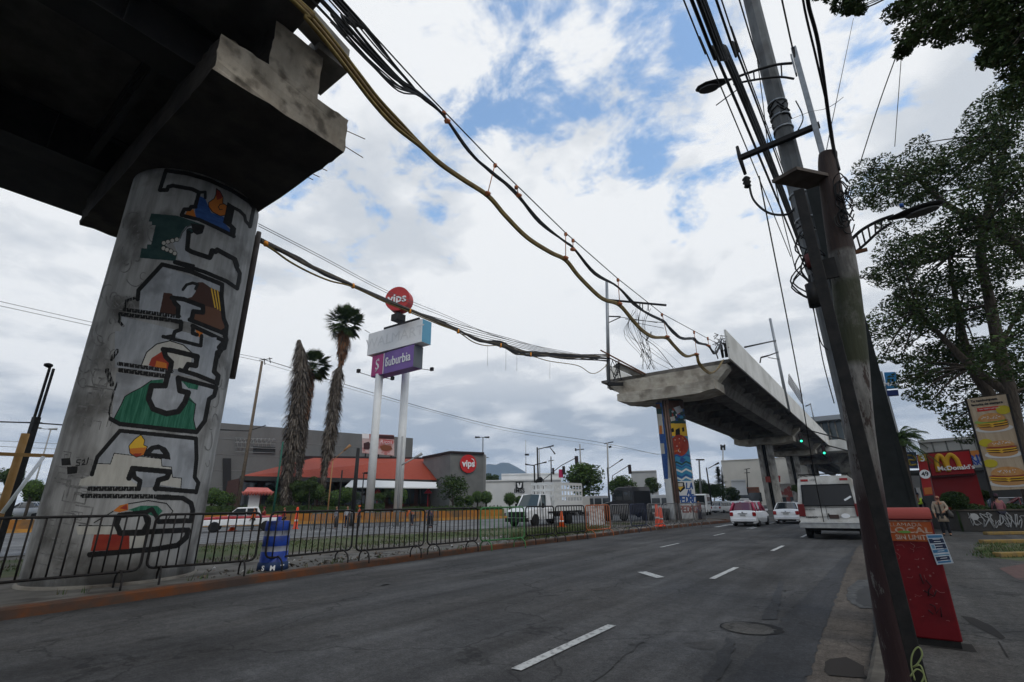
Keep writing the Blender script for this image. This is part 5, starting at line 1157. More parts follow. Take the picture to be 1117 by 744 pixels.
    # rear: lights, plate, bumper, hatch seam
    for sgn in (1, -1):
        mb = MB(); mb.box((sgn*hw*.84, -h+.045, belt-.17), (.22, .16, .26)); mb.build('tail_light', M_taill, t, bevel=.04)
        mb = MB(); mb.box((sgn*hw*.72, h-.06, .64), (.3, .14, .13)); mb.build('headlight', flat('headlight', (.6, .6, .6), .1), t, bevel=.03)
        mb = MB(); mb.box((sgn*(hw+.08), .75, belt+.06), (.18, .09, .13)); mb.build('mirror', paint, t, bevel=.03)
    mb = MB(); mb.box((0, -h+.01, .42), (W*.93, .16, .24)); bu = mb.build('bumper', paint, t, bevel=.05)
    mb = MB(); mb.box((0, -h-.0, .25), (W*.7, .14, .1)); mb.build('valance', M_black, t)
    mb = MB(); mb.box((0, -h+.005, belt-.24), (.36, .04, .13)); pl = mb.build('number_plate', M_plate, t)
    mb = MB(); mb.box((0, -h-.0, belt-.12), (.6, .05, .03)); mb.box((0, -h-.0, belt-.06), (.09, .05, .07)); mb.build('trim', M_chrome, t)
    mb = MB(); put_text(mb, 'A45-63-B', (0, -h-.02, belt-.24), (1, 0, 0), (0, 0, 1), .08, .002); mb.build('lettering', M_text_dark, pl)
    for sx_ in (1, -1):
        for yy in (-h+.75, h-.8): wheel(t, sx_*(hw-.11), yy, .30, .19, sx_)
    mb = MB(); mb.box((0, 0, .26), (W*.86, Lc*.9, .12)); mb.build('underbody', M_black, t)
    if taxi:
        mb = MB(); mb.box((0, -.1, H_+.07), (.45, .22, .14), taper=.8); sg = mb.build('roof_sign', flat('taxi_sign', (.65, .62, .6), .4), t, bevel=.02)
        mb = MB(); put_text(mb, 'TAXI', (0, -.215, H_+.07), (1, 0, 0), (0, 0, 1), .1, .002); mb.build('lettering', M_text_dark, sg)
    return t
tx = G(813, 574.5); car('taxi', 'white and magenta taxi hatchback seen from behind', 'taxi', (tx.x, tx.y+2.1, 0), -.03, 1.7, 4.1, 1.52, roofp=M_magenta, taxi=True)
sd = G(861, 571.5); car('parked_car', 'white saloon car in the middle lane beside the minibus', 'car', (sd.x-.1, sd.y+2.2, 0), 0, 1.72, 4.4, 1.48, kind='sedan', group='cars on the road ahead')
# minibus / van seen from behind
v0, v1 = G(874, 586.5, .0), G(949, 589, 0)
vy = 26.0; vxl = PY(874, 575, vy).x; vw = 2.08; zr = PY(910, 519, vy).z
vw = PY(946, 575, vy).x-vxl; t = thing('minibus', 'old white high-roofed minibus seen from behind, mostly dark rear window', 'minibus', (vxl+vw/2, vy, 0)); zr = min(zr, 2.85); hw = vw/2
def vsec(y, s_=1., zt_=zr):
    return [(hw*.97*s_, .5), (hw*s_, .75), (hw*s_, 1.25), (hw*.97*s_, 1.5), (hw*.88*s_, zt_-.35), (hw*.84*s_, zt_-.1), (hw*.74*s_, zt_), (0, zt_+.03)]
mb = MB(); ys = [(0, .985), (.12, 1), (4.6, 1), (5.0, .97)]; vs = []
for y, s_ in ys: sec = vsec(y, s_); vs.append([Vector((x, y+(.10*(z-.9) if y < .2 and z > .9 else 0), z)) for x, z in sec])
for i in range(3):
    for j in range(7):
        for sg in (1, -1):
            m_ = lambda v: Vector((v.x*sg, v.y, v.z)); q_ = [m_(vs[i][j]), m_(vs[i+1][j]), m_(vs[i+1][j+1]), m_(vs[i][j+1])]; mb.add(q_[::-1] if sg > 0 else q_, [(0, 1, 2, 3)])
f = vs[0]+[Vector((-v.x, v.y, v.z)) for v in vs[0][::-1]][1:]; mb.add(f[::-1], [tuple(range(len(f)))])
f = vs[3]+[Vector((-v.x, v.y, v.z)) for v in vs[3][::-1]][1:]; mb.add(f, [tuple(range(len(f)))])
mb.build('body', M_white_dirty, t, bevel=.03)
def rear(z): return .10*max(0, z-.9)
def rp(x, z, o=-.0): return Vector((x, rear(z)-o, z))
wz0, wz1 = 1.38, zr-.36; mb = MB(); mb.slabpoly([rp(-hw*.80, wz0, .0), rp(hw*.80, wz0, .0), rp(hw*.77, wz1, .0), rp(-hw*.77, wz1, .0)], (0, -.02, 0)); mb.build('rear_window', flat('dark_tint', (.012, .012, .013), .25, 0, .5), t, bevel=.006)
mb = MB(); 
fr = [rp(-hw*.80, wz0, .02), rp(hw*.80, wz0, .02), rp(hw*.74, wz1, .02), rp(-hw*.74, wz1, .02), rp(-hw*.80, wz0, .02)]; mb.tube(fr, .03, 6); mb.build('window_frame', M_black, t)
mb = MB(); mb.box((0, -.1, .56), (vw*1.02, .22, .2)); mb.box((0, -.13, .68), (vw*1.0, .2, .04)); mb.build('bumper', mat('worn_bumper', (.42, .42, .40), (.3, .3, .29), 6, .4, .3), t, bevel=.03)
for sg in (1, -1):
    mb = MB(); mb.box((sg*hw*.88, .03, 1.2), (.26, .12, .52)); mb.build('tail_light', flat('tail_light_dark', (.13, .012, .012), .3, coat=.4), t, bevel=.02)
    mb = MB(); mb.box((sg*hw*.62, rear(zr)-.0, zr-.15), (.3, .06, .1)); mb.build('marker_light', M_taill, t, bevel=.01)
    wheel(t, sg*(hw-.2), .95, .38, .26, sg); wheel(t, sg*(hw-.2), 3.9, .38, .26, sg)
mb = MB(); mb.slabpoly([rp(-.01-.12, .8, .004), rp(.005-.12, .8, .004), rp(-.11, zr-.3, .004), rp(-.13, zr-.3, .004)], (0, -.006, 0))
for z in (1.0, 1.38): mb.box((0, rear(z)-.004, z-.08), (vw*.9, .012, .012))
mb.build('door_seam', M_black, t)
mb = MB(); mb.box((.12, -.01, .93), (.36, .05, .16)); mb.build('number_plate', flat('old_plate', (.06, .04, .035), .6), t, bevel=.01)
mb = MB(); mb.box((-.06, -.03, 1.0), (.05, .05, .12)); mb.build('handle', M_black, t)
mb = MB(); mb.box((0, .4, zr+.1), (vw*.75, .06, .04)); mb.box((0, .25, zr+.1), (vw*.8, .05, .05))
for sg in (1, -1): mb.tube([(sg*hw*.7, .25, zr), (sg*hw*.72, .22, zr+.11), (sg*hw*.72, 4.2, zr+.11)], .025, 6)
mb.build('roof_rack', M_blackpaint, t)
mb = MB(); mb.box((0, 2.5, .45), (vw*.9, 4.6, .2)); mb.build('underbody', M_black, t)
mb = MB(); put_text(mb, 'Servicio', rp(-hw*.62, 1.24, .01), (1, 0, .0), (0, 0, 1), .13, .003); put_text(mb, 'AMIGO', rp(-hw*.60, .90, .01), (1, 0, 0), (0, 0, 1), .1, .003, .002, sx=1.4); put_text(mb, '1127', rp(-hw*.35, zr-.15, .012), (1, 0, 0), (0, 0, 1), .12, .003); mb.build('lettering', M_text_dark, t)
mb = MB(); disc(mb, rp(hw*.45, .96, .01), (1, 0, 0), (0, 0, 1), .16, .1, 20, .004); mb.slabpoly([rp(hw*.5, 1.62, .03), rp(hw*.53, 1.56, .03), rp(hw*.75, 1.72, .03), rp(hw*.72, 1.78, .03)], (0, -.004, 0)); mb.build('sticker', M_text_white, t)

# stake truck, heading to the left of the picture (towards -Y)
fw_, rw_ = G(583.5, 574.5), G(627, 571.5); dirv = (fw_-rw_); dirv.z = 0; wb_ = dirv.length; dirv = Matrix.Rotation(math.radians(6), 3, 'Z')@dirv; ang = math.atan2(-dirv.x, dirv.y)
# visible side faces +X; axle line is the near-side wheels
ux = dirv.normalized(); side = Vector((ux.y, -ux.x, 0)); side = side if side.x > 0 else -side
TW = 2.1; org = fw_-side*(TW/2-.1); k_ = wb_/4.6 if wb_ > 4.6 else 1.
t = thing('stake_truck', 'white pickup truck with tall slotted stake sides, facing left', 'truck', (org.x, org.y, 0), ang)   # local: +Y forward, origin at the front axle
hwT = TW/2; Dt = Vector((fw_.x, fw_.y)).length
cabz = P(600, 539.5, Dt+1).z; bedz = P(612, 527, Dt+4).z
sec = lambda w_, pts: [(w_*a, z) for a, z in pts]
st = [(1.0, .86, 1.02, 1.02), (.9, .93, 1.2, 1.2), (.1, .97, 1.30, 1.30), (-.42, 1, 1.36, 1.36), (-1.05, 1, 1.36, cabz), (-2.2, 1, 1.36, cabz+.02), (-2.5, 1, 1.36, cabz-.1)]
mb, gl = MB(), MB(); V = []
for y, wf, bz, rz_ in st:
    w_ = hwT*wf; V.append([Vector((x, y, z)) for x, z in [(w_*.95, .5), (w_, .7), (w_, bz-.12), (w_*.96, bz), (w_*(.90 if rz_ > bz else .93), bz+.01), (w_*(.78 if rz_ > bz else .9), max(rz_, bz+.015)), (0, max(rz_, bz+.015)+.05)]])
for i in range(len(st)-1):
    for j in range(6):
        for sg in (1, -1):
            m_ = lambda v: Vector((v.x*sg, v.y, v.z)); q_ = [m_(V[i][j]), m_(V[i+1][j]), m_(V[i+1][j+1]), m_(V[i][j+1])]
            q_ = q_ if sg > 0 else q_[::-1]; tg = mb
            if i == 3 and j >= 4: tg = gl
            if i == 4 and j == 4: tg = gl
            tg.add(q_, [(0, 1, 2, 3)], 0, False)
for i in (0, len(st)-1):
    f = V[i]+[Vector((-v.x, v.y, v.z)) for v in V[i][::-1]][1:]; mb.add(f, [tuple(range(len(f)))])

for sg in (1, -1):
    for p_, q_ in ((V[3][4], V[4][5]), (V[4][4], V[4][5]), (V[5][4], V[5][5])): mb.tube([Vector((p_.x*sg, p_.y-(.0 if p_ is V[3][4] else -.02), p_.z)), Vector((q_.x*sg*1.01, q_.y, q_.z+.02))], .055 if p_ is not V[4][4] else .03, 6)
    a_, b_ = V[4][5], V[5][5]; mb.tube([Vector((a_.x*sg, a_.y, a_.z+.01)), Vector((b_.x*sg, b_.y, b_.z+.01))], .045, 6); a_, b_ = V[4][4], V[5][4]; mb.box((a_.x*sg*1.0, -1.95, (1.36+cabz)/2), (.06, .5, cabz-1.36))
mb.build('cab', M_white_car, t); gl.build('windows', flat('truck_glass', (.035, .05, .05), .12, spec=.6), t)
mb = MB(); mb.box((0, 1.02, .88), (TW*.72, .12, .4)); mb.box((0, 1.05, .5), (TW*.95, .25, .28)); mb.build('grille', M_black, t, bevel=.02)
for sg in (1, -1):
    mb = MB(); mb.box((sg*hwT*.78, .97, .92), (.3, .16, .3)); mb.build('headlight', flat('headlight', (.6, .6, .6), .1), t, bevel=.03)
    mb = MB(); mb.box((sg*(hwT+.22), -.75, 1.5), (.2, .12, .36)); mb.tube([(sg*hwT*.95, -.8, 1.42), (sg*(hwT+.2), -.75, 1.5)], .03, 6); mb.build('mirror', M_black, t, bevel=.02)
    mb = MB(); mb.lathe([(.46, -.02), (.46, .04)], 20, (sg*hwT*.985, 0, .45), M=Matrix.Rotation(math.pi/2*sg, 3, 'Y')); mb.build('wheel_arch', M_black, t)
    wheel(t, sg*(hwT-.12), 0, .40, .26, sg); wheel(t, sg*(hwT-.18), -wb_, .40, .42, sg)
mb = MB(); mb.box((0, -wb_/2-.9, .75), (TW*.5, wb_+2.2, .25)); mb.box((0, -wb_*.5-1.9, .98), (TW*1.05, wb_+.3, .12)); mb.build('chassis', M_black, t)
# stake body
by0, by1 = -2.75, -2.75-(wb_-2.75+2.3); bh = 1.06; mb = MB()
def slotted(a, b, z0, z1, rows, cols, thick=.05):
    a = Vector(a); b = Vector(b); d = b-a; L_ = d.length; d.normalize(); u = Vector((0, 0, 1)); nrm = d.cross(u)
    H2 = z1-z0; solid = H2*.36; mb.beam(a+u*(solid/2), b+u*(solid/2), thick, solid, up=(0, 0, 1))
    rh = (H2-solid)/rows
    for r_ in range(rows):
        zc_ = solid+rh*(r_+.78); mb.beam(a+u*zc_, b+u*zc_, thick, rh*.36)
    for c_ in range(cols+1):
        p = a+d*(L_*c_/cols); mb.beam(p+u*solid, p+u*H2, thick*.9, L_/cols*.25, up=d)
    mb.beam(a+u*H2, b+u*H2, thick*1.5, .07)
zb0 = 1.06; zb1 = bedz
for sg in (1, -1): slotted((sg*hwT*1.03, by0, zb0), (sg*hwT*1.03, by1, zb0), zb0, zb1, 3, 9)
slotted((-hwT*1.03, by0+.02, zb0), (hwT*1.03, by0+.02, zb0), zb0, zb1+.0, 3, 5)
mb.build('stake_body', flat('truck_white', (.62, .62, .60), .5), t)
mb = MB(); mb.lathe([(.2, -.1), (.38, -.1), (.4, 0), (.38, .1), (.2, .1)], 20, (hwT*.5, by0-.3, zb1+.16), M=Matrix.Rotation(.9, 3, 'Y')); mb.build('spare_wheel', M_tyre, t)
mb = MB(); mb.box((-.1, by1-1.0, 1.55), (TW*.8, 1.5, 1.25)); mb.build('cargo_box', flat('box_grey', (.50, .50, .48), .6), t, bevel=.02)
mb = MB(); put_text(mb, 'CDMX', Vector((hwT*1.01, -1.6, 1.0)), (0, 1, 0), (0, 0, 1), .22, .004); mb.build('emblem', flat('door_logo', (.35, .04, .06), .6), t)
# black tow truck
bt = P(692, 570, 47); t = thing('tow_truck', 'black cab truck facing left beside the mural pier', 'truck', (bt.x, bt.y, 0), 1.05+math.pi)
def prof_body(mb, prof, w_, mi=0):
    n = len(prof); mb.add([(-w_/2, y, z) for y, z in prof]+[(w_/2, y, z) for y, z in prof], [tuple(range(n)), tuple(range(n, 2*n))[::-1]]+[((i+1) % n, i, n+i, n+(i+1) % n) for i in range(n)], mi)
t.rotation_euler = (0, 0, math.radians(70))
mb = MB(); prof_body(mb, [(-1.2, .6), (3.2, .6), (3.25, 1.3), (3.0, 1.5), (1.5, 1.75), (1.1, 2.75), (.6, 2.95), (-1.1, 2.95), (-1.2, 2.6)], 2.3); mb.build('cab', flat('black_truck_paint', (.015, .016, .02), .3, coat=.5), t, bevel=.06)
mb = MB(); mb.slabpoly([(-.95, 1.53, 1.8), (.95, 1.53, 1.8), (.9, 1.18, 2.65), (-.9, 1.18, 2.65)], (0, .03, 0))
for sg in (1, -1): mb.slabpoly([(sg*1.155, 1.25, 1.8), (sg*1.155, .1, 1.8), (sg*1.155, .1, 2.6), (sg*1.155, 1.0, 2.6)], (sg*.01, 0, 0)); mb.slabpoly([(sg*1.155, -.05, 1.8), (sg*1.155, -.9, 1.8), (sg*1.155, -.9, 2.6), (sg*1.155, -.05, 2.6)], (sg*.01, 0, 0))
mb.build('windows', M_glass, t)
mb = MB(); mb.box((0, -2.4, .95), (2.3, 2.6, .3)); mb.build('bed', M_black, t)
mb = MB(); 
for k in range(3): mb.box((.4-.4*k, .3, 3.02), (.25, .25, .14))
mb.box((0, 3.3, .95), (2.2, .2, .4)); mb.build('light_bar', M_blackpaint, t, bevel=.02)
for sg in (1, -1): wheel(t, sg*1.0, 2.2, .5, .3, sg); wheel(t, sg*1.0, -2.5, .5, .4, sg)
# a simple van for the background row
def bg_van(name, label, loc, rz, paint, H_=2.3, Lc=4.8, group='vehicles queued beyond the median'):
    t = thing(name, label, 'van', loc, rz, group); mb = MB(); h = Lc/2; prof_body(mb, [(-h, .35), (h, .35), (h, .95), (h-.7, 1.15), (h-1.4, H_-.1), (h-1.9, H_), (-h+.1, H_), (-h, H_-.2)], 1.9); mb.build('body', paint, t, bevel=.08)
    mb = MB(); mb.slabpoly([(-.8, h-.72, 1.2), (.8, h-.72, 1.2), (.75, h-1.35, H_-.2), (-.75, h-1.35, H_-.2)], (0, .03, .02)); mb.slabpoly([(-.75, -h, 1.25), (.75, -h, 1.25), (.7, -h, H_-.3), (-.7, -h, H_-.3)], (0, -.02, 0))
    for sg in (1, -1):
        for k in range(3): y = h-1.9-k*1.15; mb.slabpoly([(sg*.955, y, 1.25), (sg*.955, y-1.0, 1.25), (sg*.955, y-1.0, H_-.35), (sg*.955, y-.05, H_-.35)], (sg*.01, 0, 0))
    mb.build('windows', M_glass, t)
    for sg in (1, -1): wheel(t, sg*.85, h-.9, .34, .22, sg); wheel(t, sg*.85, -h+1.0, .34, .22, sg)
    for sg in (1, -1):
        mb = MB(); mb.box((sg*.7, h+.0, .78), (.3, .06, .18)); mb.build('headlight', flat('headlight', (.6, .6, .6), .1), t, bevel=.02)
        mb = MB(); mb.box((sg*.85, -h, 1.1), (.14, .06, .5)); mb.build('tail_light', M_taill, t, bevel=.01)
    return t
p = P(714, 567, 60); bg_van('van', 'white van with dark side windows between the black truck and the mural pier', (p.x, p.y, 0), 2.3, M_white_car, 2.4)
p = P(766, 566, 68); bg_van('van', 'white van seen through the gap right of the mural pier', (p.x, p.y, 0), 3.3, M_white_car, 2.5, 5)
p = P(806, 561, 105); bg_van('van', 'small white van near the conifer tree', (p.x, p.y, 0), 2.6, M_white_car, 2.0, 4.4)
p = P(646, 567, 75); bg_van('van', 'pale grey van half hidden behind the stake truck', (p.x, p.y, 0), 2.0, flat('grey_paint', (.3, .3, .3), .4), 2.6, 5)
for i, (x, D, c, lb) in enumerate(((778, 92, (.6, .6, .6), 'white car under the white awnings beside the mural pier'), (822, 120, (.5, .5, .52), 'pale car left of the second grey pier'), (879, 100, (.08, .08, .09), 'dark car between the grey piers and the minibus'), (792, 80, (.55, .55, .55), 'silver car behind the taxi near the shrubs'))):
    p = P(x, 560, D); car('parked_car', lb, 'car', (p.x, p.y, 0), rg.uniform(0, 6), 1.7, 4.2, 1.45, paint=flat('carpaint%d' % i, c, .35, coat=.4), group='cars beyond the junction')
# pickup with red top stripe on the far carriageway
pc = G(262, 579.5); t = thing('patrol_pickup', 'low white pickup with a red upper stripe behind the barriers at the left', 'pickup', (pc.x, pc.y, 0), math.radians(-129+180+0)); dv = Vector((-pc.y, pc.x, 0))
t.rotation_euler = (0, 0, math.atan2(-(-.87), .50)); t.rotation_euler = (0, 0, math.radians(152))
W2 = 1.9; mb = MB(); prof_body(mb, [(-2.7, .45), (2.6, .45), (2.65, .85), (-2.7, .95)], W2, 0); prof_body(mb, [(2.65, .86), (2.45, 1.02), (1.0, 1.10), (-1.3, 1.06), (-2.7, 1.06), (-2.7, .96)], W2*.96, 1); prof_body(mb, [(1.0, 1.10), (.35, 1.70), (-1.0, 1.73), (-1.3, 1.06)], W2*.9, 0); mb.build('body', [M_white_car, mat('patrol_red', (.36, .03, .04), (.45, .10, .11), 2, .4)], t, bevel=.05)
mb = MB()
for sg in (1, -1): mb.slabpoly([(sg*.90, .85, 1.17), (sg*.90, -.2, 1.17), (sg*.90, -.2, 1.62), (sg*.90, .4, 1.62)], (sg*.012, 0, 0)); mb.slabpoly([(sg*.90, -.3, 1.17), (sg*.90, -1.05, 1.17), (sg*.90, -.95, 1.62), (sg*.90, -.3, 1.62)], (sg*.012, 0, 0))
mb.slabpoly([(-.8, .98, 1.18), (.8, .98, 1.18), (.75, .42, 1.66), (-.75, .42, 1.66)], (0, .02, .02)); mb.build('windows', M_glass, t)
for sg in (1, -1): wheel(t, sg*.85, 1.7, .37, .24, sg); wheel(t, sg*.85, -1.7, .37, .24, sg)
p = G(30, 583); car('parked_car', 'silver car at the left edge beyond the orange kerb', 'car', tuple(P(28, 566, 66)), 2.2, 1.75, 4.5, 1.5, paint=flat('silver_paint', (.35, .36, .38), .3, .3, coat=.4), kind='sedan', group='cars at the left edge')
p = P(22, 566, 75); bg_van('van', 'white van at the left edge behind the silver car', (p.x, p.y, 0), 2.2, M_white_car, 2.3, 5, 'cars at the left edge')
# ================================================================ LEFT SIDE: shops, signs, planting
def V2(p, z): return Vector((p[0], p[1], z))
def wallbox(mb, a, b, depth, z0, z1, mi=0):
    a = Vector((a[0], a[1], 0)); b = Vector((b[0], b[1], 0)); d = (b-a).normalized(); n = Vector((-d.y, d.x, 0))
    if n.dot(a) < 0: n = -n     # away from camera
    mb.hexa([V2(a, z0), V2(b, z0), V2(b+n*depth, z0), V2(a+n*depth, z0)], [V2(a, z1), V2(b, z1), V2(b+n*depth, z1), V2(a+n*depth, z1)], mi); return d, n
# orange painted wall and planting bed behind it
WL = [G(-60, 583.5), G(20, 580.5), G(120, 577), G(240, 573.5), G(350, 570.5), G(450, 568.2), G(550, 565.0)]
t = thing('planter_wall', 'long low orange painted wall on the far side of the other carriageway', 'wall', WL[3]); hW = 1.0
mb = MB()
for a, b in zip(WL[:-1], WL[1:]): wallbox(mb, a, b, .3, 0, hW)
mb.build('wall', M_orange_wall, t, world=True)
mb = MB()
for a, b in zip(WL[:-1], WL[1:]):
    n = Vector((a.x, a.y, 0)).normalized(); wallbox(mb, a-n*2.2, b-n*2.2, .3, 0, .28)
mb.build('kerb', mat('orange_kerb', (.50, .24, .05), (.30, .17, .06), 2, .9), t, world=True)
pts = [(p.x, p.y) for p in WL]+[(p.x*1.9, p.y*1.9) for p in WL[::-1]]
sheet('planting_bed', pts, .75, M_grass)
_wx = [-60, 20, 120, 240, 350, 450, 550]; _wd = [Vector((p.x, p.y)).length for p in WL]
def wD(x): return float(np.interp(x, _wx, _wd))
# leaf clumps
def leaves(mb, c, r, n, size, mis=(0, 1, 2), squash=1., rnd=random, bottom=1.):
    for _ in range(n):
        while True:
            v = Vector((rnd.uniform(-1, 1), rnd.uniform(-1, 1), rnd.uniform(-1, 1)))
            if .05 < v.length < 1: break
        v = v.normalized()*(v.length**.45); v.z *= squash*(bottom if v.z < 0 else 1); p = c+v*r
        a = Vector((rnd.gauss(0, 1), rnd.gauss(0, 1), rnd.gauss(0, .7))).normalized(); b = a.orthogonal().normalized(); b.rotate(Matrix.Rotation(rnd.uniform(0, 6.3), 3, a)); s_ = size*rnd.choice((.55, .8, 1., 1.2, 1.5))
        mb.add([p-a*s_, p-b*s_*.45, p+a*s_, p+b*s_*.45], [(0, 1, 2, 3)], rnd.choice(mis))
LM = [M_leaf_a, M_leaf_b, M_leaf_c, mat('leaf_olive', (.04, .05, .018), (.07, .075, .03), .7, .75, spec=.08)]
rg = random.Random(77)
def topiary(label, px, py, Rpx, D, group='clipped round bushes along the wall', bright=True, trunk=True, sq=1.0):
    D = max(D, wD(px)+3); c = P(px, py, D); r = (P(px+Rpx*1.15, py, D)-c).length; t = thing('topiary_bush', label, 'bush', V2(c, .7), group=group)
    mb = MB(); core = []; leaves(mb, c, r, int(900), r*.10, (1, 2, 2) if bright else (0, 1, 1), sq, rg); mb.lathe([(0.01, -r*.86*sq), (r*.55, -r*.7*sq), (r*.84, -r*.2), (r*.84, r*.3*sq), (r*.5, r*.72*sq), (.01, r*.88*sq)], 12, c, mi=0); mb.build('crown', LM, t, world=True)
    if trunk and c.z-r*.8 > .75: mb = MB(); mb.tube([V2(c, .6), V2(c, c.z-r*.6)], .12, 6); mb.build('trunk', M_bark, t, world=True)
for lab, x, y, R_, D in (('ball bush just left of the riser pipe edge, in front of the grey store', 232, 541, 9, 50), ('ball bush right of the riser pipe, touching its twin', 242, 544, 8, 50), ('green ball bush left of the first white sign post', 366, 544, 8.5, 56), ('green ball bush between lamp post and first white sign post', 377, 540, 8, 58), ('green ball bush in front of the second white sign post', 435, 541, 8.5, 54), ('green ball bush left of the vips block corner', 521, 542, 5.5, 70),
                   ('dark clipped bush just right of the grey block', 530.5, 542.5, 6, 66), ('bright ball bush in front of the white clinic wall', 556, 544, 6, 66), ('small bright bush behind the truck bonnet', 567, 546, 4.5, 66), ('dark round tree left of the painted pier', 36, 533, 12, 62), ('ball bush at the left of the restaurant terrace', 327, 539, 8, 56), ('dark bush under the palm', 345, 536, 8, 58), ('small clipped bush behind the second bush pair', 512, 546, 5, 68)):
    topiary(lab.replace('vips block', 'grey block'), x, y, R_, D)
# hedges
def hedge(label, x0, y0, x1, y1, D, h, dpt=1.2, mis=(0, 0, 1)):
    a, b = P(x0, y0, wD(x0)+1.2), P(x1, y1, wD(x1)+1.2); t = thing('hedge', label, 'hedge', V2(a, .7), group='low hedges behind the orange wall'); mb = MB(); L_ = (b-a).length; n = int(L_*60*h)
    z1 = (a.z+b.z)/2; d, nn = wallbox(mb, a, b, dpt, .5, z1-.08)
    for _ in range(n):
        p = a.lerp(b, rg.random()); p = V2(p, rg.uniform(.7, z1+.05))+nn*rg.uniform(-.12, dpt*.5 if rg.random() < .5 else 0); q = Vector((rg.gauss(0, 1), rg.gauss(0, 1), rg.gauss(0, 1))).normalized(); w_ = q.orthogonal().normalized(); s_ = rg.uniform(.08, .16); mb.add([p-q*s_, p-w_*s_*.5, p+q*s_, p+w_*s_*.5], [(0, 1, 2, 3)], rg.choice(mis))
    mb.build('foliage', LM, t, world=True)
hedge('low hedge at the foot of the first palm', 255, 551, 340, 551, 52, 1)
hedge('low hedge between the palms and the first sign post', 341, 551.5, 393, 551.5, 54, 1, mis=(0, 1, 1))
hedge('clipped hedge around the sign posts', 394, 548.5, 420, 548.5, 53, 1)
hedge('low hedge right of the second sign post', 437, 552, 505, 552.5, 56, 1)
hedge('low dark hedge at the foot of the grey block', 507, 552, 548, 552.5, 64, 1)
hedge('hedge at the left edge behind the orange wall', -40, 562, 15, 560, 60, 1)
hedge('hedge between the pier and the pickup', 212, 551, 254, 551, 52, 1)

# ---- big grey store
def flatbld(name, label, corners, ztops, depth, mt, cat='building', z0=0., base=None):
    pass
t = thing('department_store', 'large plain dark grey store building behind the palms', 'building', P(300, 540, 88))
za = 12.0; A = P(190, 455, 95); za = P(237.5, 461.5, 92).z
ca = G(150, 452, za) ; cb2 = G(237.5, 461, za); cc = G(395, 473.5, za); cd = G(470, 480, za)
M_store = mat('store_grey', (.12, .12, .115), (.15, .15, .145), .4, .85, stretch=(1, 1, .3))
mb = MB(); wallbox(mb, cb2+(cb2-cc)*.6, cc, 30, 0, za); wallbox(mb, cc, cc+(cc-cb2)*.45, 30, 0, za-.02); mb.build('wall', M_store, t, world=True)
dd = (cc-cb2); dd.z = 0; Ls = dd.length; dd.normalize(); nf = Vector((-dd.y, dd.x, 0)); nf = nf if nf.dot(cb2) < 0 else -nf
mb = MB()
for k in range(1, 6): 
    z = za*k/6; a = cb2+(cb2-cc)*.6; mb.beam(V2(a+nf*.02, z), V2(cc+dd*Ls*.4+nf*.02, z), .06, .07)
mb.build('panel_joint', flat('joint_grey', (.19, .19, .185), .8), t, world=True)
mb = MB()
def onstore(x, y):
    d = Vector(ray(x, y)); o = Vector(CP); q = Vector((cb2.x, cb2.y, 0)); k = (q-o).dot(nf)/d.dot(nf); return o+d*k
for pl in ([(243, 548), (243, 500), (252, 500), (252, 548)], [(276, 494), (276, 487), (300, 488), (300, 495)]): mb.slabpoly([onstore(x, y)+nf*.05 for x, y in pl], nf*.1)
mb.build('opening', flat('dark_opening', (.02, .02, .02), .6), t, world=True)
mb = MB(); rr_ = random.Random(2)
for k in range(9): x = 258+k*4.5; mb.tube([onstore(x, 478), onstore(x+2, 492)], .06, 4); mb.tube([onstore(x, 485), onstore(x+5, 478)], .05, 4)
for y in (478, 483, 488, 493): mb.tube([onstore(256, y)+nf*.3, onstore(300, y+1.5)+nf*.3], .05, 4)
mb.build('roof_rail', flat('rail_grey', (.25, .25, .24), .6), t, world=True)
# ---- restaurant with orange hipped roof
t = thing('restaurant', 'restaurant with a broad orange tiled hip roof and pale awning', 'building', P(380, 545, 72))
ze = P(335, 522, 70).z; e0, e1 = G(262, 519.3, ze), G(470, 523.5, ze)
zr_ = P(440, 500, 80).z; r0_, r1_ = P(342, 500.5, 82), P(463, 499.8, 82); zr_ = (r0_.z+r1_.z)/2; r0_.z = r1_.z = zr_
e2 = P(492, 520, 78); e2.z = ze
M_roof = mat('orange_tiles', (.25, .038, .018), (.32, .058, .028), 3., .75, bump=.3, stretch=(1, 1, 6))
mb = MB(); back0, back1 = V2(e0*1.35, ze), V2(e1*1.35, ze); mb.add([e0, e1, r1_, r0_, back0, back1, e2], [(0, 1, 2, 3), (0, 3, 4), (1, 6, 2), (3, 2, 5, 4), (6, 5, 2)]); mb.build('roof', M_roof, t, world=True)
mb = MB(); nn = Vector((-e0.x, -e0.y, 0)).normalized(); mb.beam(e0+nn*.1-Vector((0, 0, .25)), e1+nn*.1-Vector((0, 0, .25)), .5, .5); mb.build('fascia', flat('fascia_dark', (.05, .048, .045), .7), t, world=True)
mb = MB(); wallbox(mb, V2(e0*1.04, 0), V2(e1*1.04, 0), 8, 0, ze-.1); mb.build('wall', mat('restaurant_brick', (.06, .022, .018), (.10, .045, .035), 2, .8, stretch=(1, 1, 8)), t, world=True)
mb = MB()
for k in range(11):
    a = e0.lerp(e1, (k+.15)/11); b = e0.lerp(e1, (k+.85)/11); mb.slabpoly([V2(a*1.035, 1.9), V2(b*1.035, 1.9), V2(b*1.035, ze-.6), V2(a*1.035, ze-.6)], nn*.1)
mb.build('window', M_glass, t, world=True)
a0, a1 = P(380, 526.5, 67), P(474, 529, 67); mb = MB(); mb.slabpoly([P(384, 523.2, 69), P(476, 526, 69), P(477, 532, 66.5), P(376, 531, 66.5)], (0, 0, -.12)); mb.build('awning', flat('awning_white', (.62, .62, .60), .7), t, world=True)
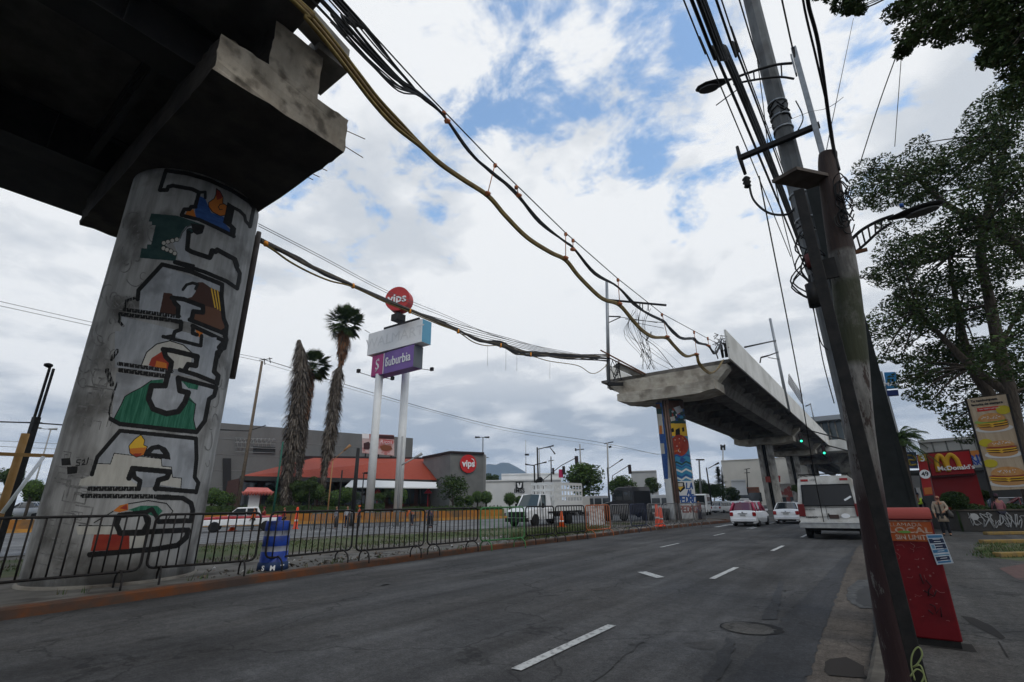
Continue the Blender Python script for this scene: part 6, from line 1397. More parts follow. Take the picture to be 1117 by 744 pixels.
for x in (384, 416, 448, 459): mb = MB(); mb.tube([V2(P(x, 531, 66.8), .5), P(x, 531, 66.8)], .07, 6); mb.build('awning_post', M_blackpaint, t, world=True)
for x, w_ in ((412, 5), (440, 4), (467, 5)):
    mb = MB(); c = P(x, 536, 67.5); rr = (P(x+w_, 536, 67.5)-c).length; mb.lathe([(rr, -.25), (.05, .35)], 10, c); mb.tube([V2(c, .6), c], .05, 5); u_ = mb.build('umbrella', flat('umbrella_red', (.35, .02, .03), .7), None); tag(u_, {412: 'red parasol just right of the first white sign post', 440: 'red parasol right of the second white sign post', 467: 'red parasol below the right end of the awning'}[x], 'parasol', 'red parasols on the terrace')
# flat grey parapet roof behind + grey block with round logo
t = thing('grey_block', 'grey block with a round red logo beside the orange roof', 'building', P(500, 550, 74))
zk = P(491.7, 493.8, 72).z; k0, k1 = G(491.7, 493.6, zk), G(527.5, 495.0, zk); k2 = G(462, 499.4, zk)
mb = MB(); wallbox(mb, k0, k1, 12, 0, zk); mb.build('wall', mat('block_grey', (.13, .13, .125), (.17, .17, .16), .5, .85), t, world=True)
mb = MB(); d_, n_ = wallbox(mb, k2, k0+(k0-k1)*0.001, 6, 0, zk-.02); mb.build('side_wall', mat('block_side', (.17, .17, .165), (.21, .21, .20), .5, .85), t, world=True)
mb = MB(); mb.beam(V2(k0, zk+.05), V2(k1, zk+.05), .5, .3); mb.beam(V2(k2, zk+.05), V2(k0, zk+.05), .5, .3); k3 = P(370, 497, 86); k4 = P(395, 494, 84)
mb.build('coping', flat('coping_dark', (.03, .02, .02), .7), t, world=True)
rt = (k1-k0); rt.z = 0; rt.normalize(); fn = Vector((rt.y, -rt.x, 0)); cl = P(510.2, 506, Vector((k0.lerp(k1, .5).x, k0.lerp(k1, .5).y)).length-.1)
def onplane(x, y, q, n_):
    d = Vector(ray(x, y)); o = Vector(CP); return o+d*((Vector(q)-o).dot(n_)/d.dot(n_))
cl = onplane(510.2, 506, k0, fn); rr = (onplane(519, 506, k0, fn)-cl).length; M_logo = flat('logo_red', (.50, .025, .025), .45)
mb = MB(); disc(mb, cl+fn*.1, rt, (0, 0, 1), rr, rr*1.0, 36, .15); lg = mb.build('logo_disc', M_logo, t, world=True)
mb = MB(); put_text(mb, 'vips', cl+fn*.3, rt, Vector((0, 0, 1))+rt*-.0, rr*1.0, .03, rr*.03); mb.tube([cl+fn*.3+rt*rr*.35+Vector((0, 0, rr*.55)), cl+fn*.3+rt*rr*.6+Vector((0, 0, rr*.45)), cl+fn*.3+rt*rr*.75+Vector((0, 0, rr*.1))], rr*.05, 5); mb.build('lettering', M_text_white, lg, world=True)
t = thing('roof_parapet', 'low grey parapet building rising behind the orange roof', 'building', P(420, 505, 90)); mb = MB(); zz = P(440, 497.5, 90).z; q0, q1, q2 = G(345, 499, zz*1.0), G(395, 494.5, zz), G(462, 499, zz)
wallbox(mb, P(330, 500, 92), P(462, 500, 92), 5, 0, zz-.3); mb.build('wall', M_store, t, world=True); mb = MB(); mb.beam(V2(P(330, 500, 91.9), zz-.2), V2(P(466, 500, 91.9), zz-.2), .3, .3); mb.build('coping', flat('coping_dark', (.03, .02, .02), .7), t, world=True)
# ---- sign pylon
DP = 60.0; t = thing('sign_pylon', 'tall twin-post sign with white, purple and round red boxes', 'sign', P(418, 549, DP))
M_pole = mat('pylon_white', (.74, .74, .72), (.66, .66, .64), 1, .5)
zt1, zt2 = P(415, 410, DP).z, P(443, 402, DP).z
for (x, y, xt, yt) in ((403.4, 546, 414.5, 408.5), (434, 553, 443.2, 403.5)):
    b_, t_ = P(x, y, DP), P(xt, yt, DP); rr = (P(x+4.7, y, DP)-P(x-4.7, y, DP)).length/2; mb = MB(); mb.tube([V2(b_, .5), V2(b_, t_.z)], rr, 24); mb.build('post', M_pole, t, world=True)
def signbox(nm, tl, tr, br, bl, z, D0, depth, mts):
    a, b = G(*tl, z), G(*tr, z)
    return a, b
# white box: choose the height so the left corner stands at about DP
def boxfrom(nm, TL, TR, BL, Dl, dep, mt, side, z=None):
    z = P(*TL, Dl).z if z is None else z; a = G(*TL, z); b = G(*TR, z); r_ = (b-a); r_.z = 0; L_ = r_.length; r_.normalize(); n_ = Vector((r_.y, -r_.x, 0)); zb = PL = onplane(*BL, a, n_).z
    mb = MB(); mb.hexa([V2(a, zb), V2(b, zb), V2(b-n_*dep, zb), V2(a-n_*dep, zb)], [V2(a, z), V2(b, z), V2(b-n_*dep, z), V2(a-n_*dep, z)]); o = mb.build(nm, mt, t, world=True, bevel=.03)
    if side: mb = MB(); mb.slabpoly([V2(b-n_*.04, zb+.04), V2(b-n_*(dep-.04), zb+.04), V2(b-n_*(dep-.04), z-.04), V2(b-n_*.04, z-.04)], r_*.03); mb.build(nm+'_side', side, t, world=True)
    return a, b, r_, n_, z, zb, o, L_
a, b, r_, n_, z, zb, o, L_ = boxfrom('white_box', (402.2, 364.3), (460.9, 347.4), (400.3, 387.8), 61.0, 1.6, mat('sign_white', (.74, .74, .73), (.80, .80, .79), .8, .5), flat('pale_blue', (.12, .32, .45), .5))
mb = MB(); put_text(mb, 'WALMART', (a+b)/2+n_*.02+Vector((0, 0, (zb-z)/2)), r_, (0, 0, 1), (z-zb)*.62, .006, .0, sx=1.15); mb.build('ghost_lettering', flat('ghost_letters', (.66, .66, .655), .6), o, world=True)
mb = MB(); mb.beam(a.lerp(b, .27)+Vector((0, 0, .25))-n_*.3, b+Vector((0, 0, .25))-n_*.3-r_*.8, .2, .3); mb.build('top_rail', M_blackpaint, t, world=True)
a2, b2, r2_, n2_, z2, zb2, o2, L2 = boxfrom('purple_box', (406.3, 388.8), (451.5, 375.6), (405.0, 411.4), 60.8, 1.5, mat('sign_purple', (.17, .095, .30), (.20, .115, .34), .8, .5), flat('side_grey', (.11, .12, .13), .6), None)
def on2(u, v, e=.02): return a2+r2_*(L2*u)+Vector((0, 0, (zb2-z2)*v))+n2_*e
mb = MB(); mb.slabpoly([on2(.01, .02), on2(.30, .02), on2(.30, .98), on2(.01, .98)], n2_*.03); pk = mb.build('pink_panel', flat('sign_pink', (.42, .06, .20), .5), o2, world=True)
mb = MB(); mb.slabpoly([on2(.30, .02), on2(.315, .02), on2(.315, .98), on2(.30, .98)], n2_*.04); put_text(mb, 'S', on2(.155, .5, .06), r2_, Vector((0, 0, 1)), (z2-zb2)*.7, .02, .0, sx=.9); hh = z2-zb2
mb.tube(smooth([on2(.19, .22, .07), on2(.13, .3, .07), on2(.13, .45, .07), on2(.17, .55, .07), on2(.16, .72, .07), on2(.12, .8, .07)], 4), .05, 5)
put_text(mb, 'Suburbia', on2(.645, .5, .05), r2_, (0, 0, 1), hh*.60, .02, .012, sx=.80); mb.tube(smooth([on2(.40, .35, .06), on2(.36, .5, .06), on2(.40, .68, .06)], 4), .05, 5); mb.build('lettering', M_text_white, o2, world=True)
# round sign
Dc = Vector((b.x, b.y)).length+.4; cc_ = P(433.6, 326, Dc); rr = (P(433.6+14.6, 326, Dc)-cc_).length*.98; mb = MB(); fn = Vector((-cc_.x, -cc_.y, 0)).normalized(); Mz = Matrix.Rotation(math.radians(15), 3, 'Z'); fn = Matrix.Rotation(math.radians(-24), 3, 'Z')@fn; rt = Vector((-fn.y, fn.x, 0)); rt = rt if rt.dot(r_) > 0 else -rt
disc(mb, cc_-fn*1.2, rt, (0, 0, 1), rr, rr, 48, 1.3); mb.v = mb.v; ro = mb.build('round_box', mat('round_red', (.42, .03, .03), (.46, .05, .045), .8, .5), t, world=True)
mb = MB(); put_text(mb, 'vips', cc_+fn*.15, rt, (0, 0, 1), rr*1.0, .03, .03); mb.build('lettering', M_text_white, ro, world=True)
mb = MB(); mb.tube([cc_-fn*.6-Vector((0, 0, rr)), V2(cc_-fn*.6, z+.2)], .28, 10); mb.box(V2(cc_-fn*.6, cc_.z-rr-.7), (1.2, 1.2, .8)); mb.build('neck', M_blackpaint, t, world=True)
for nm, p0, p1 in (('left', (404, 410), (391, 406)), ('mid', (419, 412), (428, 414)), ('right', (456, 402), (471, 404)), ('front', (425, 392), (433, 396)), ('top', (403, 363), (398, 360))):
    q0, q1 = P(*p0, 59.8), P(*p1, 58); mb = MB(); mb.tube([q0, q1], .04, 4); 
    if nm != 'top': mb.box(q1+Vector((0, 0, .15)), (.4, .3, .42))
    mb.build('floodlight', M_blackpaint, t, world=True)
# ---- billboards behind the sign posts
bb_ = [onplane(x, y, P(425, 485, 84), Vector((-.75, .66, 0)).normalized()*-1) for x, y in ((395, 473), (430, 474.5), (430, 497), (395, 494))]
t = thing('billboard', 'roof billboard of a plated meal seen behind the white sign posts', 'billboard', bb_[0]); nb_ = (bb_[1]-bb_[0]).cross(bb_[3]-bb_[0]).normalized(); nb_ = nb_ if nb_.dot(bb_[0]) < 0 else -nb_
mb = MB(); mb.slabpoly(bb_, -nb_*.4); mb.build('panel', mat('board_pink', (.42, .16, .15), (.52, .42, .40), .5, .6, lo=.45, hi=.55), t, world=True)
def bq(u, v, e=.05): return bb_[0].lerp(bb_[1], u).lerp(bb_[3].lerp(bb_[2], u), v)+nb_*e
mb = MB()
for pl, mi in (([(0, 0), (.22, 0), (.22, .25), (0, .25)], 3), ([(.52, .03), (1, .03), (1, .2), (.52, .2)], 0), ([(.56, .28), (.95, .28), (.95, .45), (.56, .45)], 1), ([(.55, .6), (.7, .5), (.9, .55), (.95, .7), (.75, .8), (.6, .78)], 2), ([(.05, .5), (.2, .4), (.3, .6), (.2, .8), (.05, .8)], 0)): mb.slabpoly([bq(*q) for q in pl], nb_*.02, mi)
put_text(mb, 'Ricos', bq(.75, .37, .08), bb_[1]-bb_[0], (0, 0, 1), .9, .01, mi=3); mb.build('picture', [flat('pic_dark', (.05, .02, .02), .6), flat('pic_red', (.45, .03, .03), .6), flat('pic_brown', (.20, .07, .03), .6), M_text_white], t, world=True)
mb = MB()
for u in (.1, .5, .9): mb.tube([bq(u, 1, -.4), V2(bq(u, 1, -.4), bq(u, 1).z-2.5)], .12, 6)
mb.build('support', M_blackpaint, t, world=True)
# ---- palms with dead skirts
M_skirt = [M_leaf_dry, mat('palm_thatch_dark', (.045, .035, .028), (.08, .066, .052), 3, .95), mat('palm_thatch_pale', (.13, .11, .09), (.20, .175, .145), 3, .95), M_leaf_rusty]
def palm(label, axis, widths, D, crown=None, rusty=None, seed=1):
    """axis: pixel points from base up, widths px"""
    rp_ = random.Random(seed); t = thing('palm_tree', label, 'palm', V2(P(*axis[0], D), .6), group='dead-skirted palms')
    pts = [P(x, y, D) for x, y in axis]; rs = [(P(x+w_/2, y, D)-P(x, y, D)).length for (x, y), w_ in zip(axis, widths)]
    mb = MB(); mb.tube([V2(pts[0], .5)]+pts, [max(.22, rs[0]*.45)]+[max(.2, r*.5) for r in rs], 10, 1); mb.build('trunk', M_skirt, t, world=True)
    mb = MB()
    for i in range(len(pts)-1):
        L_ = (pts[i+1]-pts[i]).length; n = int(L_*190)
        for k in range(n):
            s_ = rp_.random(); c = pts[i].lerp(pts[i+1], s_); r = rs[i]*(1-s_)+rs[i+1]*s_; a = rp_.uniform(0, 6.3); rr = r*rp_.uniform(.45, 1.0); hd = Vector((math.cos(a), math.sin(a), 0)); p = c+hd*rr*.75; l = rp_.uniform(.35, .95)*max(.5, min(1.1, r)); w_ = rp_.uniform(.03, .08); tg_ = Vector((-hd.y, hd.x, 0)); q = p+hd*(rr*.3+rp_.uniform(-.05, .12))-Vector((0, 0, l))+tg_*rp_.uniform(-.15, .15)
            mb.add([p-tg_*w_, p+tg_*w_, q+tg_*w_*.5, q-tg_*w_*.3], [(0, 1, 2, 3)], rp_.choice((0, 0, 1, 1, 2)) if not (rusty and rusty[0] <= i <= rusty[1]) else rp_.choice((3, 3, 0)))
    mb.build('dead_fronds', M_skirt, t, world=True)
    if crown:
        mb = MB(); cx, cy, R_, n, down = crown; c = P(cx, cy, D); R_ = (P(cx+R_, cy, D)-c).length
        for k in range(n):
            a = rp_.uniform(0, 6.3); el = rp_.uniform(-.95, 1.5); d = Vector((math.cos(a)*math.cos(el), math.sin(a)*math.cos(el), math.sin(el))); L_ = R_*rp_.uniform(.35, .62); e = c+d*L_; mb.tube([c, e], [.03, .015], 4, 0, False)
            sx_ = d.cross(Vector((0, 0, 1))).normalized(); up_ = sx_.cross(d)
            for f in range(17):
                g = (f-8)/8*1.35; dv_ = (d*math.cos(g)+sx_*math.sin(g)).normalized(); l = R_*.5*(1-.25*abs(g)); w_ = up_*.02+dv_.cross(up_)*.06; tip = e+dv_*l-Vector((0, 0, l*rp_.uniform(.0, .22))); m_ = e+dv_*l*.55; mb.add([e, m_+w_, tip, m_-w_], [(0, 1, 2, 3)], rp_.choice((0, 1, 1)))
        mb.build('crown', [M_leaf_a, M_leaf_b], t, world=True)
    return t
palm('stout headless palm covered in a grey thatch of dead fronds', [(312, 548), (313, 520), (317, 495), (322, 465), (326, 435), (329, 405), (328, 385), (326, 371)], [14, 17, 26, 31, 32, 29, 20, 5], 62, None, None, 3)
palm('palm half hidden behind the stout headless one, green crown showing', [(322, 548), (328, 500), (333, 455), (337, 425), (339, 402)], [9, 11, 13, 14, 11], 66, (341, 399, 23, 80, True), (2, 4), 5)
palm('tallest palm with a small green crown over a rusty skirt', [(350, 549), (352, 530), (354, 510), (358, 490), (362, 465), (366, 430), (369, 405), (371, 400), (373, 390), (375, 375), (375, 360)], [8, 8, 10, 18, 21, 20, 16, 4, 11, 19, 17], 63, (376, 352, 24, 110, True), (7, 10), 8)
# antenna twigs
# ---- utility pole left
def timber_pole(label, base, top, r, cross=None, mt=M_bark, name='utility_pole', cat='pole', group='distant poles and masts'):
    t = thing(name, label, cat, base, group=group); mb = MB(); mb.tube([base, top], [r, r*.7], 8); mb.build('shaft', mt, t, world=True)
    if cross:
        mb = MB()
        for a, b, w_ in cross: mb.tube([a, b], w_, 5)
        mb.build('crossarm', M_blackpaint, t, world=True)
    return t
DU = 60; timber_pole('brown wooden utility pole in front of the grey store', V2(P(260, 548, DU), .5), P(286, 394, DU), .2, [(P(283, 393, DU), P(297, 391, DU), .05), (P(288, 391, DU), P(289, 398, DU), .05), (P(294, 390, DU), P(295, 396, DU), .05), (P(225, 468, 40), P(271, 470, DU), .06), (P(271, 470, DU), P(290, 464, DU+1), .05)], mat('pole_wood', (.11, .085, .06), (.17, .135, .10), 4, .9))
# lamp posts and masts (x_base,y_base,x_top,y_top,D,r)
def lamp(label, bx, by, tx_, ty, D, r, heads, mt=M_blackpaint, name='street_lamp', cat='street lamp', z0=0.):
    b_ = P(bx, by, D); t_ = P(tx_, ty, D); t = thing(name, label, cat, V2(b_, z0), group='distant lamps and masts'); mb = MB(); mb.tube([V2(b_, z0), V2(b_, t_.z)], [r, r*.7], 8); mb.build('pole', mt, t, world=True)
    for hs in heads:
        mb = MB(); pl = [P(x, y, D) for x, y in hs]; mb.tube(pl, r*.45, 5); e = pl[-1]; d = (pl[-1]-pl[-2]).normalized(); mb.tube([e-d*.1, e+d*.7], [.1, .16], 6); mb.build('lamp_arm', mt, t, world=True)
    return t
MD = M_blackpaint; MGy = flat('pole_grey', (.30, .30, .29), .6); MGn = flat('pole_green', (.015, .09, .06), .6)
lamp('double dark square post left of the first white sign post', 384, 568, 388, 489, 47, .22, [], MD, 'steel_post', 'post')
lamp('thin ochre lamp post with a white arm, right of the tallest palm', 358, 552, 362, 503, 50, .07, [[(362, 503), (376, 491)]], flat('ochre', (.30, .16, .07), .7))
lamp('white lamp post in front of the second white sign post', 433.5, 566, 437.5, 476, 46, .13, [[(437, 508), (453, 499)]], MGy)
lamp('short dark lamp post with traffic signs', 368, 568, 372, 513, 46, .09, [], MD)
lamp('small lamp post beside the first white sign post', 394, 552, 395, 516, 60, .09, [[(395, 516), (398, 516)]], MD)
lamp('dark green post against the thatch of the stout palm', 299, 552, 309, 482, 50, .1, [], MGn, 'steel_post', 'post')
lamp('tall lamp post standing on the roof line of the grey block', 526.5, 540, 526.2, 477, 76, .09, [[(526.2, 477), (523, 477)], [(526.2, 477), (529, 477)]], MD)
timber_pole('grey pole between the grey block and the clinic', P(528.5, 552, 90), P(530, 497, 90), .15, [(P(527, 499, 90), P(533, 499, 90), .06)], MGy)
for args in (('black twin-arm lamp post behind the truck cab', 588, 552, 587, 488, 92, .2, [[(587, 490), (600, 487)], [(600, 488), (603, 492)]], MD), ('short black lamp post behind the truck bonnet', 584, 552, 583.5, 507, 88, .2, [[(583.5, 508), (577, 507)], [(583.5, 507), (592, 505)]], MD), ('grey lamp post beside the black twin-arm post', 590, 552, 590, 489, 94, .12, [[(590, 489), (596, 488)]], MGy)): lamp(*args)
timber_pole('telegraph pole with black signal heads above the truck cab', P(602, 552, 90), P(601, 498, 90), .14, [(P(598, 503, 90), P(604, 502, 90), .07)], MD)
timber_pole('pale pole with a double crossarm left of the round tree', P(635, 552, 96), P(632.5, 484.5, 96), .2, [(P(627, 491, 96), P(637, 490, 96), .1), (P(628, 489, 96), P(628, 492, 96), .15)], MGy)
timber_pole('pale pole with a T crossarm right of the round tree', P(664.5, 555, 100), P(662.5, 483, 100), .22, [(P(659, 484, 100), P(669, 482, 100), .1), (P(664, 488, 100), P(667, 487, 100), .2)], MGy)
lamp('lamp arm on a black post right of the round tree', 665, 545, 664, 510, 98, .16, [[(664, 511), (676, 503)]], MD)
timber_pole('grey pole with a crossarm between mural pier and conifer', P(765, 545, 85), P(762.5, 502, 85), .18, [(P(759, 501.5, 85), P(768.5, 501.5, 85), .12)], MGy)
lamp('black lamp post left of the conifer', 775.5, 545, 772.5, 510, 85, .14, [[(772.5, 511), (780, 507)]], MD)
timber_pole('thin pole in front of the beige building', P(816, 545, 130), P(814.5, 512, 130), .15, [(P(812, 512, 130), P(818, 511, 130), .08), (P(812, 516, 130), P(818, 515.5, 130), .08)], MD)
t = timber_pole('white telecom mast rising behind the beige building', P(789, 545, 220), P(788.5, 486, 220), .35, [(P(786, 487, 220), P(791, 487, 220), .5), (P(786.5, 485, 220), P(787, 491, 220), .35), (P(790.5, 485, 220), P(790.5, 491, 220), .35)], MGy, 'telecom_mast', 'mast')
timber_pole('thin guyed radio mast above the clinic', P(574, 552, 160), P(573.5, 480, 160), .12, [(P(572.5, 496, 160), P(577, 496, 160), .3)], MGy, 'radio_mast', 'mast')
# traffic lights
def tlight(label, x, y, D, h_px, lit=None, arm=None):
    c = P(x, y, D); s_ = (P(x, y+h_px/2, D)-P(x, y-h_px/2, D)).length; t = thing('traffic_light', label, 'traffic light', c, group='traffic lights at the junction'); mb = MB(); f = Vector((-c.x, -c.y, 0)).normalized(); az_ = math.atan2(f.y, f.x)-math.pi/2
    mb.box(c, (s_*.36, s_*.25, s_), az_); hs = mb.build('housing', M_black, t, world=True, bevel=.03)
    for k in range(3):
        mb = MB(); q = c+f*(s_*.13)+Vector((0, 0, s_*(.32-.32*k))); rt_ = Vector((-f.y, f.x, 0)); disc(mb, q, rt_, (0, 0, 1), s_*.12, s_*.12, 16, -.02); on = lit is not None and k == 2
        mb.build('lens', flat('green_signal_lit', (.05, 1., .55), .4, emit=1.6) if on else flat('lens_off', (.04, .02, .02), .3), t, world=True)
    if arm:
        mb = MB(); mb.tube([P(*a) for a in arm], .07, 6); mb.build('arm', M_blackpaint, t, world=True)
    return t
tlight('green signal, the left one of the lit pair under the viaduct', 873.5, 478, 60, 10, True, [(874, 471, 60), (877, 468, 60), (930, 482, 60)])
tlight('green signal, the right one of the lit pair under the viaduct', 898.5, 491, 62, 10, True, [(898, 484, 62), (903, 486, 62), (930, 493, 62)])
tlight('unlit signal high beside the round tree', 629, 503, 90, 11, None, [(629, 499, 90), (612, 508, 92), (593, 523, 94), (593, 552, 94)])
tlight('unlit signal beside the magenta banner', 615, 513, 92, 9, None, None)
tlight('unlit signal on the telegraph pole above the truck', 603.5, 514, 90, 7)
tlight('unlit signal on the arm left of the mural pier', 687, 512, 90, 10, None, [(687, 507, 90), (668, 519, 92), (668, 552, 92)])
tlight('faint red signal under the viaduct right of the green pair', 905, 500, 70, 7)
t = thing('street_banner', 'small magenta banner hanging by the round tree', 'banner', P(611, 516, 92)); mb = MB(); mb.slabpoly([P(609.5, 512, 92), P(614, 512, 92), P(614, 521, 92), P(609.5, 521, 92)], (0, .1, 0)); mb.build('cloth', flat('banner_magenta', (.5, .03, .10), .7), t, world=True)
# ---- clinic and mid buildings
def block(label, x0, x1, ytop, D, mt, depth=15, name='building', ws=None, z0=0):
    zt_ = P((x0+x1)/2, ytop, D).z; a, b = P(x0, ytop, D), P(x1, ytop, D); t = thing(name, label, 'building', V2(a, 0), group='buildings beyond the junction'); mb = MB(); d_, n_ = wallbox(mb, a, b, depth, z0, zt_); mb.build('wall', mt, t, world=True)
    mb = MB(); mb.beam(V2(a, zt_), V2(b, zt_), .4, .25); mb.build('roof_edge', mt, t, world=True)
    if ws:
        for (u, v, w_, h_) in ws:
            mb = MB(); L_ = (V2(b, 0)-V2(a, 0)).length; p = V2(a, zt_*(1-v))+d_*(L_*u)-n_*.06; mb.hexa([p, p+d_*w_, p+d_*w_+n_*.1, p+n_*.1], [p+Vector((0, 0, h_)), p+d_*w_+Vector((0, 0, h_)), p+d_*w_+n_*.1+Vector((0, 0, h_)), p+n_*.1+Vector((0, 0, h_))]); mb.build('window', M_glass, t, world=True)
    return t, a, b, d_, n_, zt_
M_wwall = mat('white_wall', (.58, .58, .565), (.68, .68, .66), .3, .8); M_beige = mat('beige_wall', (.42, .40, .35), (.50, .475, .42), .2, .85)
t, a, b, d_, n_, zt_ = block('white clinic wall with a black emblem behind the truck', 528, 612, 524, 100, M_wwall, 12)
cl = P(566.5, 530, 99.7); mb = MB(); 
for q in ([(562.5, 525.5), (570.8, 525.5), (570.8, 533), (562.5, 533)],): mb.slabpoly([P(x, y, 99.6) for x, y in q], -n_*.05)
put_text(mb, 'IMSS', P(566.6, 535.5, 99.6), d_, (0, 0, 1), 1.1, .02, .02); em = mb.build('emblem', M_text_dark, t, world=True)
mb = MB()
for q in ([(564, 527), (565.5, 526.5), (566.6, 530), (567.8, 526.5), (569.3, 527), (568.5, 531.5), (566.6, 532.4), (564.7, 531.5)],): mb.slabpoly([P(x, y, 99.4) for x, y in q], -n_*.05)
mb.build('eagle_shape', M_text_white, em, world=True)
block('upper white storey of the clinic', 547, 612, 517, 112, M_wwall, 10)
block('grey white box building right of the round tree', 688, 716, 514, 120, mat('pale_grey_wall', (.36, .36, .35), (.42, .42, .41), .3, .8), 12)
block('large windowless beige building behind the grey piers', 786, 880, 500.5, 190, M_beige, 40)
block('white framed low building in front of the beige one', 797, 813, 524, 120, M_wwall, 8, ws=[(.15, .75, .9, 1.3), (.45, .75, .9, 1.3), (.75, .75, .9, 1.3)])
block('orange brick row of shops left of the second grey pier', 812, 828, 532, 130, mat('brick_orange', (.30, .12, .06), (.22, .11, .08), 1.5, .8), 8, ws=[(.2, .7, 1.5, 2), (.6, .7, 1.5, 2)])
block('low building with colourful fronts between the grey piers', 846, 872, 528, 140, mat('shop_mix', (.25, .06, .05), (.30, .28, .25), .5, .8, lo=.48, hi=.52), 8, ws=[(.1, .8, 1.2, 1.2), (.5, .8, 1.2, 1.2)])
block('pale building at the very left behind the trees', -60, 12, 538, 110, M_wwall, 12)
t = thing('shop_sign', 'small red and white sign between the second and third grey piers', 'sign', P(849, 521, 118)); mb = MB(); mb.slabpoly([P(844, 518, 118), P(851, 519, 118), P(851, 526, 118), P(844, 525, 118)], (0, .3, 0)); mb.build('board', flat('sign_red2', (.42, .05, .05), .6), t, world=True); mb = MB(); mb.slabpoly([P(845, 522.5, 117.8), P(848, 523, 117.8), P(848, 525, 117.8), P(845, 524.5, 117.8)], (0, .05, 0)); mb.build('symbol', M_text_white, t, world=True)
mb_t = thing('awning_row', 'row of low white market awnings beyond the median tip', 'awning', P(790, 552, 95)); mb = MB()
for k in range(9): x = 757+k*8; mb.slabpoly([P(x, 546.5, 95), P(x+7.5, 546.5, 95), P(x+7.8, 549.5, 92), P(x-.3, 549.5, 92)], (0, 0, -.1))
mb.build('canopy', M_text_white, mb_t, world=True); mb = MB()
for k in range(10): p = P(757+k*8, 549, 93); mb.tube([V2(p, 0), p], .06, 4)
mb.build('post', MGy, mb_t, world=True)
# ---- kiosk with red awning by the pickup
kd = 48; t = thing('street_stall', 'white stall under a scalloped red awning in front of the grey store', 'stall', P(277, 550, kd)); mb = MB(); a, b = P(267, 534, kd), P(297, 535, kd)
mb.slabpoly([P(270, 531.5, kd+1), P(292, 532, kd+1), P(298, 536.5, kd-.6), P(266, 536, kd-.6)], (0, 0, -.1))
for k in range(10): p = P(266.5+k*3.3, 536.3, kd-.6); mb.lathe([(.05, -.3), (.22, 0)], 6, p)
mb.build('awning', mat('awning_red', (.42, .09, .07), (.5, .15, .12), 3, .7), t, world=True); mb = MB(); wallbox(mb, P(272, 540, kd), P(284, 540, kd), 1.5, .7, P(278, 537, kd).z); mb.build('counter', M_wwall, t, world=True)
# wooden propped mast at far left
t = thing('propped_mast', 'dark twin steel mast at the left edge with a yellow timber prop', 'mast', V2(P(5, 569, 26), 0)); DMm = 26
mb = MB(); b_ = P(5, 569, DMm); zt_ = P(54, 402, DMm).z; zsp = P(37, 455, DMm).z; mb.box(V2(b_, zsp/2), (.2, .2, zsp), .3); mb.box(V2(b_, (zsp+zt_)/2)+Vector((.075, .05, 0)), (.07, .07, zt_-zsp), .3); mb.box(V2(b_, (zsp+zt_)/2)-Vector((.075, .05, 0)), (.07, .07, zt_-zsp+.2), .3); mb.build('mast', M_blackpaint, t, world=True)
mb = MB(); mb.tube([V2(P(-8, 585, DMm-.6), 0), P(28, 473, DMm-.6)], .12, 8); mb.build('timber', mat('yellow_timber', (.30, .16, .05), (.36, .21, .08), 3, .8), t, world=True)
mb = MB(); mb.lathe([(.04, 0), (.14, .06), (.14, .14), (.05, .18)], 10, P(52, 401, DMm)); mb.build('lamp_head', M_blackpaint, t, world=True)
t = thing('timber_rail', 'horizontal yellow timber rail at the left edge behind the painted pier', 'rail', P(30, 496, 25)); mb = MB(); mb.beam(P(-60, 493, 25), P(75, 498, 25), .08, .12); mb.build('rail', mat('yellow_timber', (.3, .16, .05)), t, world=True)
t = thing('white_pipe_brace', 'slanting white tube at the left edge behind the painted pier', 'tube', P(3, 559, 24)); mb = MB(); mb.tube([P(2, 560, 24), P(48, 498, 24)], .06, 8); mb.build('tube', M_text_white, t, world=True)
lamp('thin double-headed lamp far behind the left mast', 32, 548, 49, 468, 80, .1, [[(49, 468), (44, 467)], [(49, 468), (54, 468)]], MGy)

# ================================================================ TREES
def tree(label, base, trunk_pts, trunk_r, clumps, n, size, mis=(0, 0, 1), name='tree', group='background trees', limbs=True, seed=1, squash=.75, lm=None):
    r_ = random.Random(seed); t = thing(name, label, 'tree', base, group=group); mb = MB(); mb.tube([base]+trunk_pts, [trunk_r*(1-.55*i/len(trunk_pts)) for i in range(len(trunk_pts)+1)], 8)
    if limbs:
        for c, R_ in clumps:
            s_ = min(trunk_pts, key=lambda q: (q-c).length+max(0, q.z-c.z)*2); m_ = s_.lerp(c, .5)+Vector((r_.uniform(-.1, .1), r_.uniform(-.1, .1), .08))*R_; mb.tube(smooth([s_, m_, c], 3), [trunk_r*.35*(1-.8*i/6) for i in range(7)], 5)
    mb.build('trunk', M_bark, t, world=True); mb = MB()
    for c, R_ in clumps: leaves(mb, c, R_, int(n*R_*R_), size, mis, squash, r_)
    mb.build('crown', lm or LM, t, world=True); return t
def rtree(label, cx, cy, R_, D, seed, mis=(0, 1, 1), sq=.85, name='tree', nc=16, dens=1., yb=553):
    c = P(cx, cy, D); r = (P(cx+R_, cy, D)-c).length; q = random.Random(seed); cl = []
    for k in range(nc):
        a = q.uniform(0, 6.3); e = q.uniform(-1.0, 1.3); d = Vector((math.cos(a)*math.cos(e), math.sin(a)*math.cos(e), math.sin(e)*sq)); cl.append((c+d*r*q.uniform(.35, .68), r*q.uniform(.3, .46)))
    b_ = V2(P(cx, yb, D), 0); tr = [b_.lerp(c, .5), c-Vector((0, 0, r*.2))]
    tree(label, b_, tr, r*.06, cl, 260*dens*6*22/nc/r/r, r*.058, mis, name, seed=seed)
rtree('large dense round tree behind the stake truck', 636, 524, 25, 80, 1, (1, 1, 2), .9, nc=34)
rtree('round tree left of the mural pier behind the black truck', 679, 531, 18, 85, 2, (1, 1, 2), .8, nc=24)
